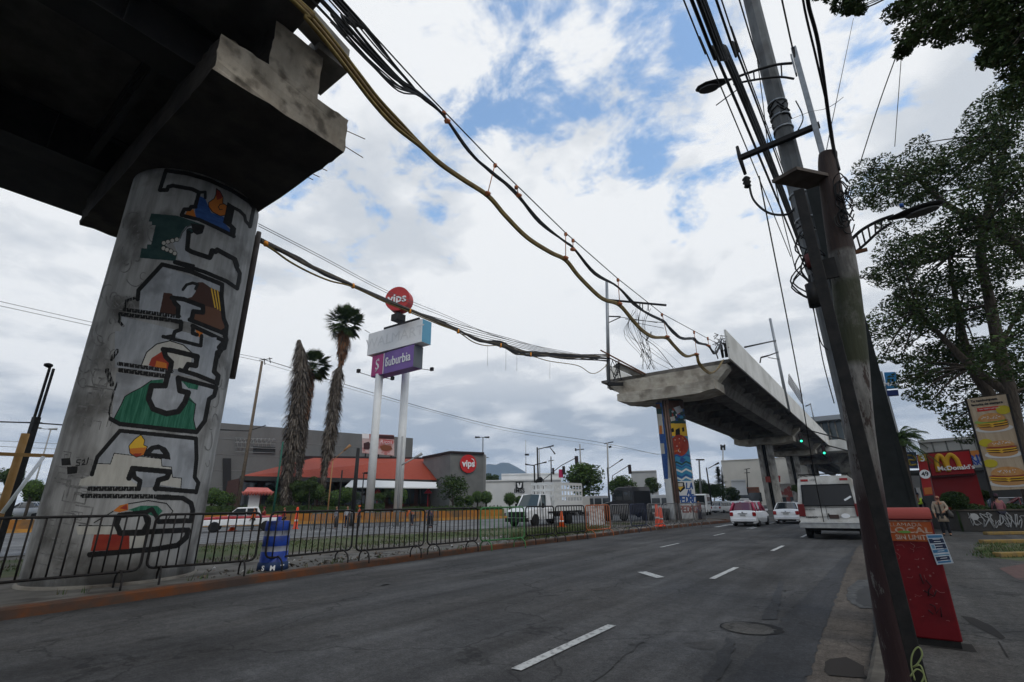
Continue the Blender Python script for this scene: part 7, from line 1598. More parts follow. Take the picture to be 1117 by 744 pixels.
rtree('small tree just left of the mural pier', 712, 530, 12, 110, 3)
rtree('dark tree right of the mural pier', 763, 534, 15, 95, 4, (0, 0, 1), nc=22)
rtree('dark tree between mural pier and conifer, farther right', 779, 536, 14, 95, 14, (0, 0, 1))
rtree('dark bushy tree at the foot of the conifer', 798, 540, 12, 100, 5, (0, 0, 1))
rtree('reddish small tree in front of the grey block', 494, 532, 20, 66, 6, (0, 1), .75, nc=26, dens=.4)
rtree('dark tree at the foot of the stout palm', 338, 528, 12, 60, 16, (0, 1, 1), .8)
rtree('dark tree beside the tallest palm trunk', 322, 530, 11, 62, 26, (0, 1, 1), .8)
rtree('tree above the clinic roof near the hill', 535, 524, 11, 115, 7, (0, 1))
rtree('tree at the left edge behind the timber prop', 10, 520, 22, 85, 8, (0, 0, 1), .9, nc=24)
rtree('tree between the left mast and the painted pier', 45, 540, 24, 95, 9, (0, 1, 1), .6, nc=22)
rtree('tree beside the third grey pier', 869, 534, 8, 110, 18, (0, 1, 1))
rtree('small tree in the shrubs behind the taxi', 786, 552, 9, 80, 19, (0, 1, 1), .5)
# conifer
t = thing('conifer_tree', 'pointed conifer in front of the beige building', 'tree', V2(P(788, 553, 105), 0)); mb = MB(); b_ = V2(P(789, 553, 105), 0); tp_ = P(787, 509, 105); mb.tube([b_, tp_], [.3, .05], 6); mb.build('trunk', M_bark, t, world=True); mb = MB(); q = random.Random(4)
for k in range(1500):
    s_ = q.random()**.8; z = b_.z+(tp_.z-b_.z)*(.2+.8*s_); rr = (1-s_)*3.2*(.6+.4*math.sin(s_*38))+.15; a = q.uniform(0, 6.3); p = V2(b_, z)+Vector((math.cos(a), math.sin(a), 0))*rr*q.uniform(.2, 1); d = Vector((math.cos(a), math.sin(a), .2)); w_ = Vector((-math.sin(a), math.cos(a), 0)); mb.add([p-d*.3, p-w_*.12, p+d*.35, p+w_*.12], [(0, 1, 2, 3)], q.choice((0, 0, 1)))
mb.build('crown', LM, t, world=True)
# ---- big tree at right
DT = 36.; KT = 36/19; q = random.Random(42)
cl = []
def C_(x, y, R_, D): c = P(x, y, D); return (c, R_)
spec = [(962, 205, 1.0), (985, 195, 1.2), (1012, 190, 1.1), (955, 190, .8), (942, 212, .8), (1010, 170, .8), (1040, 185, 1.1), (1060, 160, 1.1), (1075, 130, 1.1), (1100, 110, 1.4), (1095, 150, 1.3), (1075, 195, 1.2), (1105, 200, 1.4), (1050, 225, 1.1), (1020, 225, 1.0), (990, 225, .9), (970, 285, 1.0), (995, 265, 1.2), (1025, 260, 1.2), (1055, 265, 1.2), (1090, 250, 1.3), (1110, 290, 1.4), (962, 300, .8), (985, 310, 1.2), (1010, 300, 1.3), (1040, 305, 1.3), (1075, 300, 1.3), (975, 335, 1.1), (1000, 345, 1.3), (1030, 345, 1.3), (1060, 345, 1.2), (1095, 340, 1.4), (962, 350, .8), (985, 375, .9), (1015, 385, 1.2), (1045, 390, 1.2), (1075, 385, 1.2), (1108, 385, 1.3), (1000, 410, .8), (1030, 420, 1.0), (1058, 425, .9), (1095, 420, 1.0), (1000, 425, .6), (1035, 450, .7), (1043, 468, .5), (1065, 440, .7), (1110, 440, .9), (1012, 440, .6), (975, 400, .5), (1128, 180, 1.5), (1135, 250, 1.6), (1140, 340, 1.6), (1130, 420, 1.4), (1110, 225, 1.3), (958, 232, .5)]
for x, y, R_ in spec:
    D = DT+q.uniform(-3, 3)*KT; D = D if not (x > 1020 and y > 395) else max(D, 40.); 
    for k in range(3): cl.append((P(x+q.uniform(-16, 16), y+q.uniform(-14, 14), D+q.uniform(-1, 1)*KT), KT*R_*q.uniform(.42, .66)))
tb = V2(P(1122, 535, DT), .12); tr = [P(1110, 480, DT), P(1101, 430, DT), P(1090, 380, DT), P(1080, 330, DT), P(1070, 270, DT), P(1085, 200, DT+.5), P(1100, 150, DT+1)]
t = thing('tree', 'big spreading dark green tree filling the right side above the banner', 'tree', tb, group='large trees at the right'); mb = MB()
mb.tube(smooth([tb]+tr, 4), [KT*(.22-.16*i/28) for i in range(29)], 10)
mb.tube(smooth([P(1150, 330, DT-2), P(1117, 276, DT-2), P(1075, 245, DT-2), P(1032, 223, DT-2), P(1000, 195, DT-2), P(975, 190, DT-2)], 4), [KT*(.16-.13*i/20) for i in range(21)], 8)
mb.tube(smooth([P(1101, 430, DT), P(1060, 400, DT-.5), P(1030, 370, DT-1), P(1000, 340, DT-1), P(975, 320, DT-1)], 4), [KT*(.13-.1*i/16) for i in range(17)], 8)
mb.tube(smooth([P(1122, 520, DT+1), P(1085, 440, DT+1), P(1060, 400, DT+1), P(1045, 340, DT+1), P(1035, 280, DT+1)], 4), [KT*(.2-.16*i/16) for i in range(17)], 8)
mb.tube(smooth([P(1090, 380, DT), P(1117, 330, DT+1), P(1140, 290, DT+1)], 4), .09, 6)
allp = tr+[P(1060, 400, DT-.5), P(1000, 340, DT-1), P(1075, 245, DT-2), P(1000, 195, DT-2), P(1045, 340, DT+1), P(1035, 280, DT+1)]
for c, R_ in cl:
    s_ = min(allp, key=lambda v: (v-c).length); m_ = s_.lerp(c, .5)+Vector((q.uniform(-.2, .2), q.uniform(-.2, .2), q.uniform(0, .3))); mb.tube(smooth([s_, m_, c], 3), [KT*(.04-.03*i/6) for i in range(7)], 5)
mb.build('trunk', M_bark, t, world=True); mb = MB()
for c, R_ in cl: leaves(mb, c, R_*1.02, int(290*R_*R_+90), .086, (0, 0, 1, 3), .62, q)
mb.build('crown', LM, t, world=True)
# overhanging branches at the top right (trunk beside the photographer)
DT2 = 9.0; cl = []
spec = [(925, 5, .32), (905, -10, .35), (945, -12, .4), (930, 12, .2), (985, 10, .35), (1000, 30, .4), (1020, 10, .5), (1045, 25, .45), (1060, 5, .5), (985, 52, .18), (1075, 30, .5), (1095, 10, .5), (1105, 45, .5), (1120, 30, .5), (1110, 75, .4), (1090, 60, .3), (1085, 55, .3), (1120, 100, .4), (1010, -20, .5), (1070, -20, .6), (1120, -20, .6), (1030, 38, .25), (1075, 68, .2)]
for x, y, R_ in spec:
    for k in range(4): cl.append((P(x+q.uniform(-10, 10), y+q.uniform(-7, 7), DT2+q.uniform(-.8, .8)), R_*q.uniform(.4, .62)))
t = thing('tree', 'leafy branches hanging into the top right corner', 'tree', V2(P(1300, 520, 8.5), .12), group='large trees at the right'); mb = MB()
mb.tube(smooth([V2(P(1300, 520, 8.5), .12), P(1290, 300, 8.5), P(1240, 60, 8.8), P(1150, -20, 9), P(1060, -18, 9), P(985, -16, 9), P(920, -14, 9)], 4), [.24-.22*i/24 for i in range(25)], 8)
src = [P(1150, -20, 9), P(1100, -18, 9), P(1060, -18, 9), P(1020, -17, 9), P(985, -16, 9), P(920, -14, 9)]
for c, R_ in cl: s_ = min(src, key=lambda v: (v-c).length); mb.tube(smooth([s_, s_.lerp(c, .5)+Vector((0, 0, -.06)), c], 3), [.018-.013*i/6 for i in range(7)], 4)
mb.build('trunk', M_bark, t, world=True); mb = MB()
for c, R_ in cl: leaves(mb, c, R_, int(3600*R_*R_+110), .032, (0, 0, 1, 3), .8, q)
mb.build('crown', LM, t, world=True)
# green palm behind the posts
t = thing('palm_tree', 'green feather palm behind the steel beam near the red sign', 'palm', V2(P(985, 530, 33), .1)); c = P(980, 480, 33); mb = MB(); mb.tube([V2(P(985, 530, 33), .1), c], .25, 8); mb.build('trunk', M_bark, t, world=True); mb = MB()
for k in range(52):
    a = q.uniform(0, 6.3); el = q.uniform(-.5, 1.2); d = Vector((math.cos(a)*math.cos(el), math.sin(a)*math.cos(el), math.sin(el))); L_ = q.uniform(1.3, 1.85); pts = [c+d*L_*s_+Vector((0, 0, -.9*s_*s_)) for s_ in (0, .25, .5, .75, 1)]; mb.tube(pts, [.03, .025, .02, .015, .01], 4)
    for f in range(26):
        s_ = .15+.85*f/26; i = min(3, int(s_*4)); b = pts[i].lerp(pts[i+1], s_*4-i) if i < 4 else pts[-1]; dd_ = (pts[i+1]-pts[i]).normalized()
        for sg in (1, -1):
            sd_ = dd_.cross(Vector((0, 0, 1))).normalized()*sg; l = .42*(1-.6*abs(s_-.45)); tip = b+sd_*l*.7+dd_*l*.5-Vector((0, 0, l*.45)); mb.add([b, b+dd_*.035, tip], [(0, 1, 2)], q.choice((0, 1, 1)))
mb.build('fronds', LM, t, world=True)

# garden planting under the restaurant
for i, (lb, cx, cy, R_, D, sq) in enumerate((('dark shrubs left of the first sign post under the awning', 352, 541, 11, 58, .6), ('loose shrub at the foot of the stout palm', 300, 545, 12, 56, .5), ('leafy shrub right of the stout palm', 333, 545, 10, 57, .7), ('dense shrub behind the double dark post', 384, 542, 9, 60, .7), ('shrub right of the first sign post', 417, 541, 8, 58, .8), ('conical shrub right of the first sign post', 424, 538, 5, 60, 1.5), ('wide green shrub left of the stall', 247, 545, 12, 56, .6), ('shrub at the left below the orange roof corner', 310, 538, 8, 60, .9), ('low shrub behind the topiary at the grey block', 503, 548, 12, 68, .4))):
    D = max(D, wD(cx)+4); c = P(cx, cy, D); r = (P(cx+R_, cy, D)-c).length; t = thing('garden_shrub', lb, 'shrub', V2(c, .7), group='garden shrubs by the restaurant'); mb = MB(); q3 = random.Random(i+50)
    for k in range(9): leaves(mb, c+Vector((q3.uniform(-.7, .7)*r, q3.uniform(-.5, .5)*r, q3.uniform(-.5, .6)*r*sq)), r*.5, 150, r*.07, (0, 1, 1) if i % 2 else (1, 1, 2), .9, q3)
    mb.build('foliage', LM, t, world=True)
# ================================================================ RIGHT SIDE behind the pavement
PV = .12
def planeq(pts, D0):   # put pixel polygon on a vertical plane square to the view at distance D0 (turned by yaw)
    c = sum((P(x, y, D0) for x, y in pts), Vector())/len(pts); n = Vector((-c.x, -c.y, 0)).normalized(); return c, n
def vquad(pts, D0, yaw=0.):
    cx = sum(p[0] for p in pts)/len(pts); cy = sum(p[1] for p in pts)/len(pts); c = P(cx, cy, D0); n = Matrix.Rotation(math.radians(yaw), 3, 'Z')@Vector((-c.x, -c.y, 0)).normalized(); return [onplane(x, y, c, n) for x, y in pts], n
def bil(q, u, v): return q[0].lerp(q[1], u).lerp(q[3].lerp(q[2], u), v)
# long pale building
t, a, b, d_, n_, zt_ = block('long pale concrete building behind the red fast food sign', 1000, 1150, 476.5, 62, mat('pale_concrete', (.26, .25, .22), (.34, .33, .30), .4, .85), 14)
mb = MB()
for k in range(1, 9): p = V2(a.lerp(b, k/9), 0)-n_*.03; mb.tube([p, V2(p, zt_)], .05, 4)
mb.build('panel_joint', flat('joint_dark', (.10, .10, .09), .8), t, world=True)
t, a, b, d_, n_, zt_ = block('dark shopfront under the pale building', 975, 1150, 512, 58, flat('shop_dark', (.035, .035, .033), .7), 4)
t = thing('shop_banner', 'blue and orange shop banner between the red sign and the food banner', 'banner', P(1065, 500, 55)); Q, n = vquad([(1057, 492), (1074, 490.5), (1074, 507), (1058, 509)], 55); mb = MB(); mb.slabpoly(Q, -n*.1); o = mb.build('board', flat('banner_white', (.45, .44, .42), .6), t, world=True)
mb = MB(); mb.slabpoly([bil(Q, *q_)+n*.02 for q_ in ((0, 0), (1, 0), (1, .4), (0, .4))], n*.01, 0); put_text(mb, 'RIP', bil(Q, .5, .55)+n*.04, Q[1]-Q[0], (0, 0, 1), .8, .01, .02, 1); put_text(mb, 'MARTE', bil(Q, .5, .83)+n*.04, Q[1]-Q[0], (0, 0, 1), .5, .01, .01, 1); mb.build('print', [flat('p_or', (.40, .14, .03), .6), flat('p_bl', (.02, .06, .25), .6)], o, world=True)
t = thing('shop_banner', 'blue and yellow mural panel left of the fast food sign', 'banner', P(995, 500, 40)); Q, n = vquad([(987, 493), (999, 493), (1002, 511), (989, 511)], 40); mb = MB(); mb.slabpoly(Q, -n*.1); mb.build('board', flat('p_blue2', (.06, .09, .17), .6), t, world=True)
mb = MB(); mb.tube(smooth([bil(Q, u, v)+n*.05 for u, v in ((.2, .2), (.7, .25), (.8, .5), (.3, .5), (.4, .8), (.9, .75))], 4), .06, 5); mb.build('figure', flat('p_yel', (.35, .26, .06), .6), t, world=True)
t = thing('pump_panel', 'grey box on a stand left of the police officer', 'box', P(998, 530, 36)); Q, n = vquad([(993, 519), (1003, 519), (1004, 532), (995, 532)], 36); mb = MB(); mb.slabpoly(Q, -n*.3); mb.build('box', flat('grey_box', (.20, .20, .19), .7), t, world=True); mb = MB(); p = P(1001, 532, 36); mb.tube([V2(p, PV), p], .1, 6); mb.build('stand', MGy, t, world=True)
# red restaurant wall and sign
t = thing('menu_board', 'slanting yellow and red price banner left of the fast food sign', 'banner', P(1007, 520, 33)); Q, n = vquad([(1000, 496), (1010, 495), (1018, 540), (1008, 541)], 33, 8); mb = MB(); mb.slabpoly(Q, -n*.08); mb.build('board', flat('menu_red', (.30, .02, .02), .6), t, world=True)
mb = MB(); 
for v, mi in ((.0, 0), (.45, 1), (.8, 2)): mb.slabpoly([bil(Q, .1, v+.01)+n*.01, bil(Q, .95, v+.01)+n*.01, bil(Q, .95, v+.17)+n*.01, bil(Q, .1, v+.17)+n*.01], n*.01, mi)
disc(mb, bil(Q, .5, .49)+n*.03, Q[1]-Q[0], (0, 0, 1), .22, .22, 20, .02, 3); put_text(mb, '49', bil(Q, .5, .49)+n*.06, Q[1]-Q[0], (0, 0, 1), .3, .01, .005, 4); put_text(mb, '3', bil(Q, .5, .1)+n*.05, Q[1]-Q[0], (0, 0, 1), .5, .01, .005, 3)
mb.build('print', [flat('menu_yel', (.45, .28, .02), .6), flat('menu_red2', (.4, .04, .03), .6), flat('menu_or', (.40, .13, .03), .6), M_text_white, M_text_dark], t, world=True)
t = thing('restaurant_sign', 'big red sign box with a yellow arched letter on a red pylon', 'sign', P(1038, 546, 34)); M_red = flat('sign_red', (.30, .012, .016), .4)
Q, n = vquad([(1008.5, 494), (1057.5, 490), (1065, 518), (1016, 521)], 34, 10); mb = MB(); mb.slabpoly(Q, -n*.6); mb.build('frame', flat('sign_frame', (.06, .012, .012), .5), t, world=True)
mb = MB(); F_ = [bil(Q, u, v)+n*.03 for u, v in ((.035, .06), (.97, .07), (.965, .93), (.03, .93))]; mb.slabpoly(F_, n*.03); pn = mb.build('panel', M_red, t, world=True)
Q2, _ = vquad([(1015.5, 520), (1065, 517), (1072, 546), (1020, 549)], 34.2, 10); mb = MB(); mb.slabpoly([Q2[0], Q2[1], V2(Q2[2], PV), V2(Q2[3], PV)], -n*.4); mb.build('pylon_base', flat('sign_red_dark', (.17, .008, .010), .5), t, world=True)
mb = MB(); f2 = lambda u, v, e=.09: F_[0].lerp(F_[1], u).lerp(F_[3].lerp(F_[2], u), v)+n*e
for s0, s1 in ((.155, .40), (.40, .70)):
    m_ = (s0+s1)/2; arc = [f2(s0+.01, .86), f2(s0+.015, .55), f2(s0+.04, .30), f2(m_-.04, .15), f2(m_+.0, .11), f2(m_+.05, .17), f2(s1-.035, .34), f2(s1-.01, .62), f2(s1+.01, .80)]; mb.tube(smooth(arc, 4), .105, 8)
mb.build('arches', flat('arch_yellow', (.55, .30, .02), .5), pn, world=True)
mb = MB(); put_text(mb, "McDonald's", f2(.58, .72, .22), F_[1]-F_[0], F_[0]-F_[3], .29, .02, .006, sx=1.05); mb.build('lettering', M_text_white, pn, world=True)
# bushes, hedge
def bush(label, cx, cy, Rx, D, sq=.75, mis=(0, 0, 1), n=2600, seed=1, size=.05):
    c = P(cx, cy, D); r = (P(cx+Rx, cy, D)-c).length; q_ = random.Random(seed); t = thing('bush', label, 'bush', V2(c, PV), group='bushes by the restaurant'); mb = MB(); leaves(mb, c, r*.96, n, size, mis, sq, q_); mb.lathe([(.01, -r*.8*sq), (r*.8, -r*.2*sq), (r*.8, r*.2*sq), (.01, r*.8*sq)], 12, c); 
    if c.z-r*sq > PV+.05: mb.tube([V2(c, PV), c], .08, 6)
    mb.build('foliage', LM, t, world=True)
bush('round trimmed bush in front of the red pylon', 1041, 545, 17, 32, .72, seed=5)
bush('low hedge bush behind the woman in the beige coat', 1060, 559, 26, 33, .5, seed=6)
bush('hedge bush under the food banner, right side', 1100, 556, 24, 34, .4, seed=7)
bush('hedge bush under the left edge of the food banner', 1072, 540, 9, 36, .8, seed=8)
# burger banner
t = thing('food_banner', 'tall slanting banner with three burgers on a wooden background', 'banner', P(1085, 540, 32.5)); Q, n = vquad([(1054, 435.5), (1097.5, 430), (1124, 533), (1081.5, 535)], 32.5, -8); KB = 32.5/17; Q = [Q[0], Q[1], Q[2], Q[3]]
mb = MB(); mb.slabpoly(Q, -n*.03); mb.build('sheet', mat('banner_wood', (.35, .26, .17), (.45, .36, .25), 2, .7, stretch=(4, 4, .3)), t, world=True)
L3 = [Q[0]-(Q[1]-Q[0])*.02, Q[3]-(Q[1]-Q[0])*.02]; R3 = [Q[1]+(Q[1]-Q[0])*.02, Q[2]+(Q[1]-Q[0])*.02]; mb = MB(); mb.beam(L3[0], L3[1], .08, .08); mb.beam(R3[0], R3[1], .08, .08)
g = (Q[3]-Q[0]).normalized(); mb.beam(L3[1], V2(L3[1]-Vector((g.x, g.y, 0))*0-(Q[1]-Q[0])*.1, PV), .12, .12); mb.beam(R3[1], V2(R3[1], PV), .12, .12); mb.build('frame', M_blackpaint, t, world=True)
bw = (Q[1]-Q[0]).length; bh = (Q[3]-Q[0]).length; rx_ = (Q[1]-Q[0]).normalized(); uy = (Q[0]-Q[3]).normalized()
def bn(u, v, e=.01): return bil(Q, u, v)+n*e
prt = MB()
def ell(u, v, a_, b_, mi, e, top=None):
    a_ = a_*(KB if a_ < .2 else 1)
    c = bn(u, v, e); pts = []
    for k in range(22):
        an = 2*math.pi*k/22; y = math.sin(an)*KB
        if top == 'bun' and y < 0: y *= .25
        if top == 'low' and y > 0: y *= .4
        pts.append(c+rx_*a_*math.cos(an)+uy*b_*y)
    prt.slabpoly(pts, n*.004, mi)
rb = random.Random(6)
def burger(u, v, w_, k=1, salad=False, dbl=1):
    ell(u, v+.055, w_*1.25, .09, 9, .012)                       # paper
    ell(u, v+.035, w_, .10, 1, .018, 'low')                       # bottom bun
    for d_2 in range(dbl):
        y0 = v+.02-.022*d_2; ell(u, y0, w_*1.02, .045, 2, .024+d_2*.01); ell(u-.02, y0-.006, w_*1.05, .03, 3, .028+d_2*.01)
        prt.slabpoly([bn(u-.15, y0-.004, .032+d_2*.01), bn(u+.1, y0-.004, .032+d_2*.01), bn(u-.02, y0+.02, .032+d_2*.01)], n*.003, 3)
    ell(u, v-.022, w_*1.06, .03, 4, .046)
    if salad:
        for q_2 in range(16): ell(u+rb.uniform(-.33, .33), v-.03+rb.uniform(-.006, .008), .09, .035, 5 if q_2 % 2 else 8, .05+q_2*.0004)
    ell(u, v-.04, w_*.92, .17 if k else .12, 0, .058, 'bun')
    for q_2 in range(22): ell(u+rb.uniform(-.25, .25), v-.052-rb.uniform(0, .028), .012, .008, 9, .063)
burger(.50, .30, bw*.37, 1, True, 2); burger(.56, .58, bw*.36, 0, False, 2); burger(.55, .88, bw*.44, 1, False, 2)
ell(.84, .165, .13, .11, 6, .02); ell(.20, .50, .13, .10, 6, .02); ell(.17, .72, .13, .10, 6, .02)
prt.slabpoly([bn(.2, .115), bn(.82, .115), bn(.82, .155), bn(.2, .155)], n*.006, 7)
put_text(prt, 'POR TIEMPO LIMITADO', bn(.51, .135, .025), rx_, uy, .048*bw, .002, .001, 9)
put_text(prt, 'Tu hamburguesa', bn(.43, .035, .02), rx_, uy, .105*bw, .003, .006, 10, .95); put_text(prt, 'favorita de siempre', bn(.48, .078, .02), rx_, uy, .105*bw, .003, .006, 10, .95)
prt.build('print', [mat('bun', (.38, .17, .05), (.48, .25, .09), 6, .7), flat('bun_low', (.42, .22, .08), .7), flat('patty', (.07, .028, .014), .7), flat('cheese', (.60, .34, .03), .6), flat('bacon', (.25, .05, .03), .7), flat('lettuce', (.12, .22, .03), .7), flat('price_spot', (.42, .34, .02), .6), flat('strap_red', (.45, .03, .02), .6), flat('lettuce2', (.22, .33, .08), .7), flat('paper_white', (.52, .50, .47), .7), M_text_dark], t, world=True)
# graffiti planter wall
w0, w1 = G(1052, 580, PV), G(1180, 580, PV); t = thing('planter_wall', 'low dark planter wall covered in white graffiti scrawl', 'wall', w0); zt_ = P(1052, 557.5, Vector((w0.x, w0.y)).length).z
mb = MB(); d_, n_ = wallbox(mb, w0, w1, 3.2, PV, zt_); mb.build('wall', mat('dark_wall', (.035, .033, .03), (.055, .05, .045), 2, .85), t, world=True, bevel=.03)
mb = MB(); wallbox(mb, w0-n_*.05-d_*.05, w1-n_*.05, .4, zt_+.002, zt_+.06); mb.build('coping', mat('coping_brown', (.06, .05, .04), (.09, .075, .06), 3, .85), t, world=True)
gr = MB(); q_ = random.Random(20); wl = (w1-w0).length; hh = zt_-PV
x = .35
while x < wl*.55:
    k = q_.randint(3, 6); pts = [w0+d_*(x+q_.uniform(-.14, .2))-n_*.02+Vector((0, 0, hh*q_.uniform(.15, .92))) for _ in range(k)]; gr.tube(smooth(pts, 4), q_.choice((.012, .018, .022)), 4); x += .13
disc(gr, w0+d_*.55-n_*.03+Vector((0, 0, hh*.72)), d_, (0, 0, 1), .17, .15, 14, -.01)
gr.build('graffiti', flat('graffiti_white', (.34, .34, .33), .8), t, world=True)
# yellow kerb blocks by the verge
for lb, (x0, y0, x1, y1) in (('upper yellow kerb strip beside the verge', (1075, 583.5, 1117, 582.5)), ('middle yellow kerb strip beside the verge', (1071, 593, 1117, 592)), ('lower yellow kerb strip beyond the verge', (1088, 608, 1130, 606))):
    a, b = G(x0, y0, PV), G(x1+30, y1, PV); t = thing('kerb_block', lb, 'kerb', a, group='yellow kerb strips'); mb = MB(); mb.beam(V2(a, PV+.06), V2(b, PV+.06), .22, .12); mb.build('block', mat('yellow_kerb', (.25, .16, .04), (.15, .11, .06), 3, .9), t, world=True, bevel=.02)
# parked cars behind the banner
p = P(1085, 545, 40); car('parked_car', 'silver blue car parked behind the burger banner', 'car', (p.x, p.y, .1), math.radians(80), 1.75, 4.3, 1.5, paint=flat('bluegrey_paint', (.10, .12, .15), .3, coat=.5), group='cars parked behind the banner')
p = P(1118, 545, 38); car('parked_car', 'red car parked at the right edge behind the hedge', 'car', (p.x, p.y, .1), math.radians(85), 1.75, 4.3, 1.5, paint=flat('red_paint', (.16, .012, .02), .3, coat=.5), group='cars parked behind the banner')
# blue tax office style sign
t = thing('blue_sign', 'blue sign on a post seen right of the steel beam', 'sign', P(972, 420, 34)); Q, n = vquad([(964, 406), (977, 405.5), (979.5, 423), (967, 424)], 34); mb = MB(); mb.slabpoly(Q, -n*.25); pn = mb.build('panel', mat('blue_grad', (.02, .16, .36), (.03, .22, .45), .6, .4), t, world=True, bevel=.03)
Q2, n = vquad([(967, 426), (979.5, 425), (980.5, 431), (968, 432)], 34); mb = MB(); mb.slabpoly(Q2, -n*.25); mb.build('lower_panel', flat('navy', (.015, .03, .12), .4), t, world=True)
mb = MB(); put_text(mb, 'MAR', bil(Q, .5, .75)+n*.03, Q[1]-Q[0], Q[0]-Q[3], .35, .01, .005); mb.build('lettering', M_text_white, pn, world=True)
mb = MB(); a = P(965, 424, 34.1); mb.tube([V2(a, PV), V2(a, P(964, 405, 34.1).z)], .1, 8); mb.build('post', MGy, t, world=True)

# ================================================================ PEOPLE
def skin(name, verts, edges, radii, mt, parent, sub=2):
    me = bpy.data.meshes.new(name); me.from_pydata([tuple(v) for v in verts], edges, []); me.materials.append(mt); o = bpy.data.objects.new(name, me); COL.objects.link(o)
    if parent is not None: o.parent = parent
    md = o.modifiers.new('skin', 'SKIN'); md.use_smooth_shade = True
    lay = me.skin_vertices[0] if len(me.skin_vertices) else None
    if lay is None:
        import bmesh
        bm = bmesh.new(); bm.from_mesh(me); bm.verts.layers.skin.verify(); bm.to_mesh(me); bm.free(); lay = me.skin_vertices[0]
    for i, r in enumerate(radii):
        lay.data[i].radius = r if hasattr(r, '__len__') else (r, r); lay.data[i].use_root = (i == 0)
    s_ = o.modifiers.new('sub', 'SUBSURF'); s_.levels = sub; s_.render_levels = sub; return o
M_skin = flat('skin_tone', (.30, .15, .09), .6); M_hair = flat('hair_dark', (.015, .011, .009), .7)
def person(label, loc, rz, h=1.62, top=(.3, .25, .18), legs=(.02, .02, .025), coat=0., pose='stand', hair=M_hair, extra=None, group=None, arms=None, hat=None, mask=None, bag=None):
    """faces local +Y"""
    t = thing('person', label, 'person', loc, rz, group); s_ = h/1.7
    def v(x, y, z): return Vector((x, y, z))*s_
    if pose == 'sit': hipz, knee, ank, lift = .5, [(.11, .40, .50), (-.11, .40, .50)], [(.11, .42, .08), (-.11, .42, .08)], -.42
    elif pose == 'bend': hipz, knee, ank, lift = .88, [(.12, .05, .47), (-.12, .02, .47)], [(.12, -.02, .07), (-.12, 0, .07)], 0
    elif pose == 'walk': hipz, knee, ank, lift = .90, [(.09, .12, .50), (-.09, -.02, .48)], [(.09, .10, .08), (-.09, -.22, .11)], 0
    else: hipz, knee, ank, lift = .92, [(.10, .03, .50), (-.10, .01, .50)], [(.11, 0, .08), (-.11, .0, .08)], 0
    if pose == 'bend': ch, ne, hd = (0, .30, 1.15), (0, .45, 1.22), (0, .58, 1.22)
    else: ch, ne, hd = (0, .0, 1.28+lift), (0, .0, 1.46+lift), (0, .02, 1.60+lift)
    sh = [(.17, ch[1], ch[2]+.10), (-.17, ch[1], ch[2]+.10)]
    arms = arms or ([[(.24, .02, 1.14+lift), (.22, .12, .92+lift)], [(-.24, .02, 1.14+lift), (-.22, .12, .92+lift)]] if pose != 'bend' else [[(.2, .48, .95), (.15, .55, .72)], [(-.2, .48, .95), (-.15, .55, .72)]])
    vs = [v(0, -.02, hipz), v(0, -.01, (hipz+ch[2])/2), v(*ch), v(*ne)]; ed = [(0, 1), (1, 2), (2, 3)]; rd = [(.145, .10), (.125, .09), (.15, .10), .052]
    vs += [v(hd[0], hd[1]-.01, hd[2]-.05), v(*hd), v(hd[0], hd[1], hd[2]+.075)]; ed += [(3, 4), (4, 5), (5, 6)]; rd += [.06, (.082, .098), (.062, .075)]
    for k in (0, 1):
        i = len(vs); vs += [v(*sh[k]), v(*arms[k][0]), v(*arms[k][1])]; ed += [(2, i), (i, i+1), (i+1, i+2)]; rd += [.062, .045, .033]
        hnd = Vector(arms[k][1])+(Vector(arms[k][1])-Vector(arms[k][0])).normalized()*.09; vs.append(Vector(hnd)*s_); ed.append((i+2, i+3)); rd.append((.036, .02))
        j = len(vs)
        dn = (Vector(arms[k][1])-Vector(arms[k][0])).normalized()
        for f in range(5):
            off = Vector((0, (f-1.5)*.018, 0)) if f < 4 else Vector((0, .045, .03)); l = (.07, .085, .08, .065, .045)[f]; vs.append((Vector(hnd)+off+dn*l+Vector((0, .01, 0)))*s_); ed.append((i+3, len(vs)-1)); rd.append(.0085)
        i = len(vs); vs += [v((.09 if k == 0 else -.09), -.01, hipz-.04), v(*knee[k]), v(*ank[k]), v(ank[k][0]*1.05, ank[k][1]+.13, ank[k][2]-.04)]; ed += [(0, i), (i, i+1), (i+1, i+2), (i+2, i+3)]; rd += [.088, .058, .042, (.04, .032)]
    rd = [((r[0]*s_, r[1]*s_) if hasattr(r, '__len__') else r*s_) for r in rd]
    skin('body', vs, ed, rd, M_skin, t)
    # face
    mb = MB(); H_ = v(*hd)
    for sx_ in (1, -1): mb.lathe([(.001, -.008), (.012, 0), (.001, .008)], 8, H_+Vector((sx_*.032, .088, .015))*s_)
    mb.build('eyes', M_black, t)
    mb = MB(); mb.hexa([H_+Vector(q)*s_ for q in ((-.014, .085, -.03), (.014, .085, -.03), (.006, .09, .015), (-.006, .09, .015))], [H_+Vector(q)*s_ for q in ((-.008, .115, -.025), (.008, .115, -.025), (.003, .10, .012), (-.003, .10, .012))]); mb.build('nose', M_skin, t)
    mb = MB(); mb.box(H_+Vector((0, .088, -.05))*s_, (.045*s_, .01, .01)); mb.build('mouth', flat('lips', (.16, .05, .04), .6), t)
    # trousers
    tv = [v(0, -.02, hipz+.02)]; te = []; tr_ = [(.155, .112)]
    for k in (0, 1):
        i = len(tv); tv += [v((.09 if k == 0 else -.09), -.01, hipz-.05), v(*knee[k]), v(ank[k][0], ank[k][1], ank[k][2]+.0)]; te += [(0, i), (i, i+1), (i+1, i+2)]; tr_ += [.1, .075, .062]
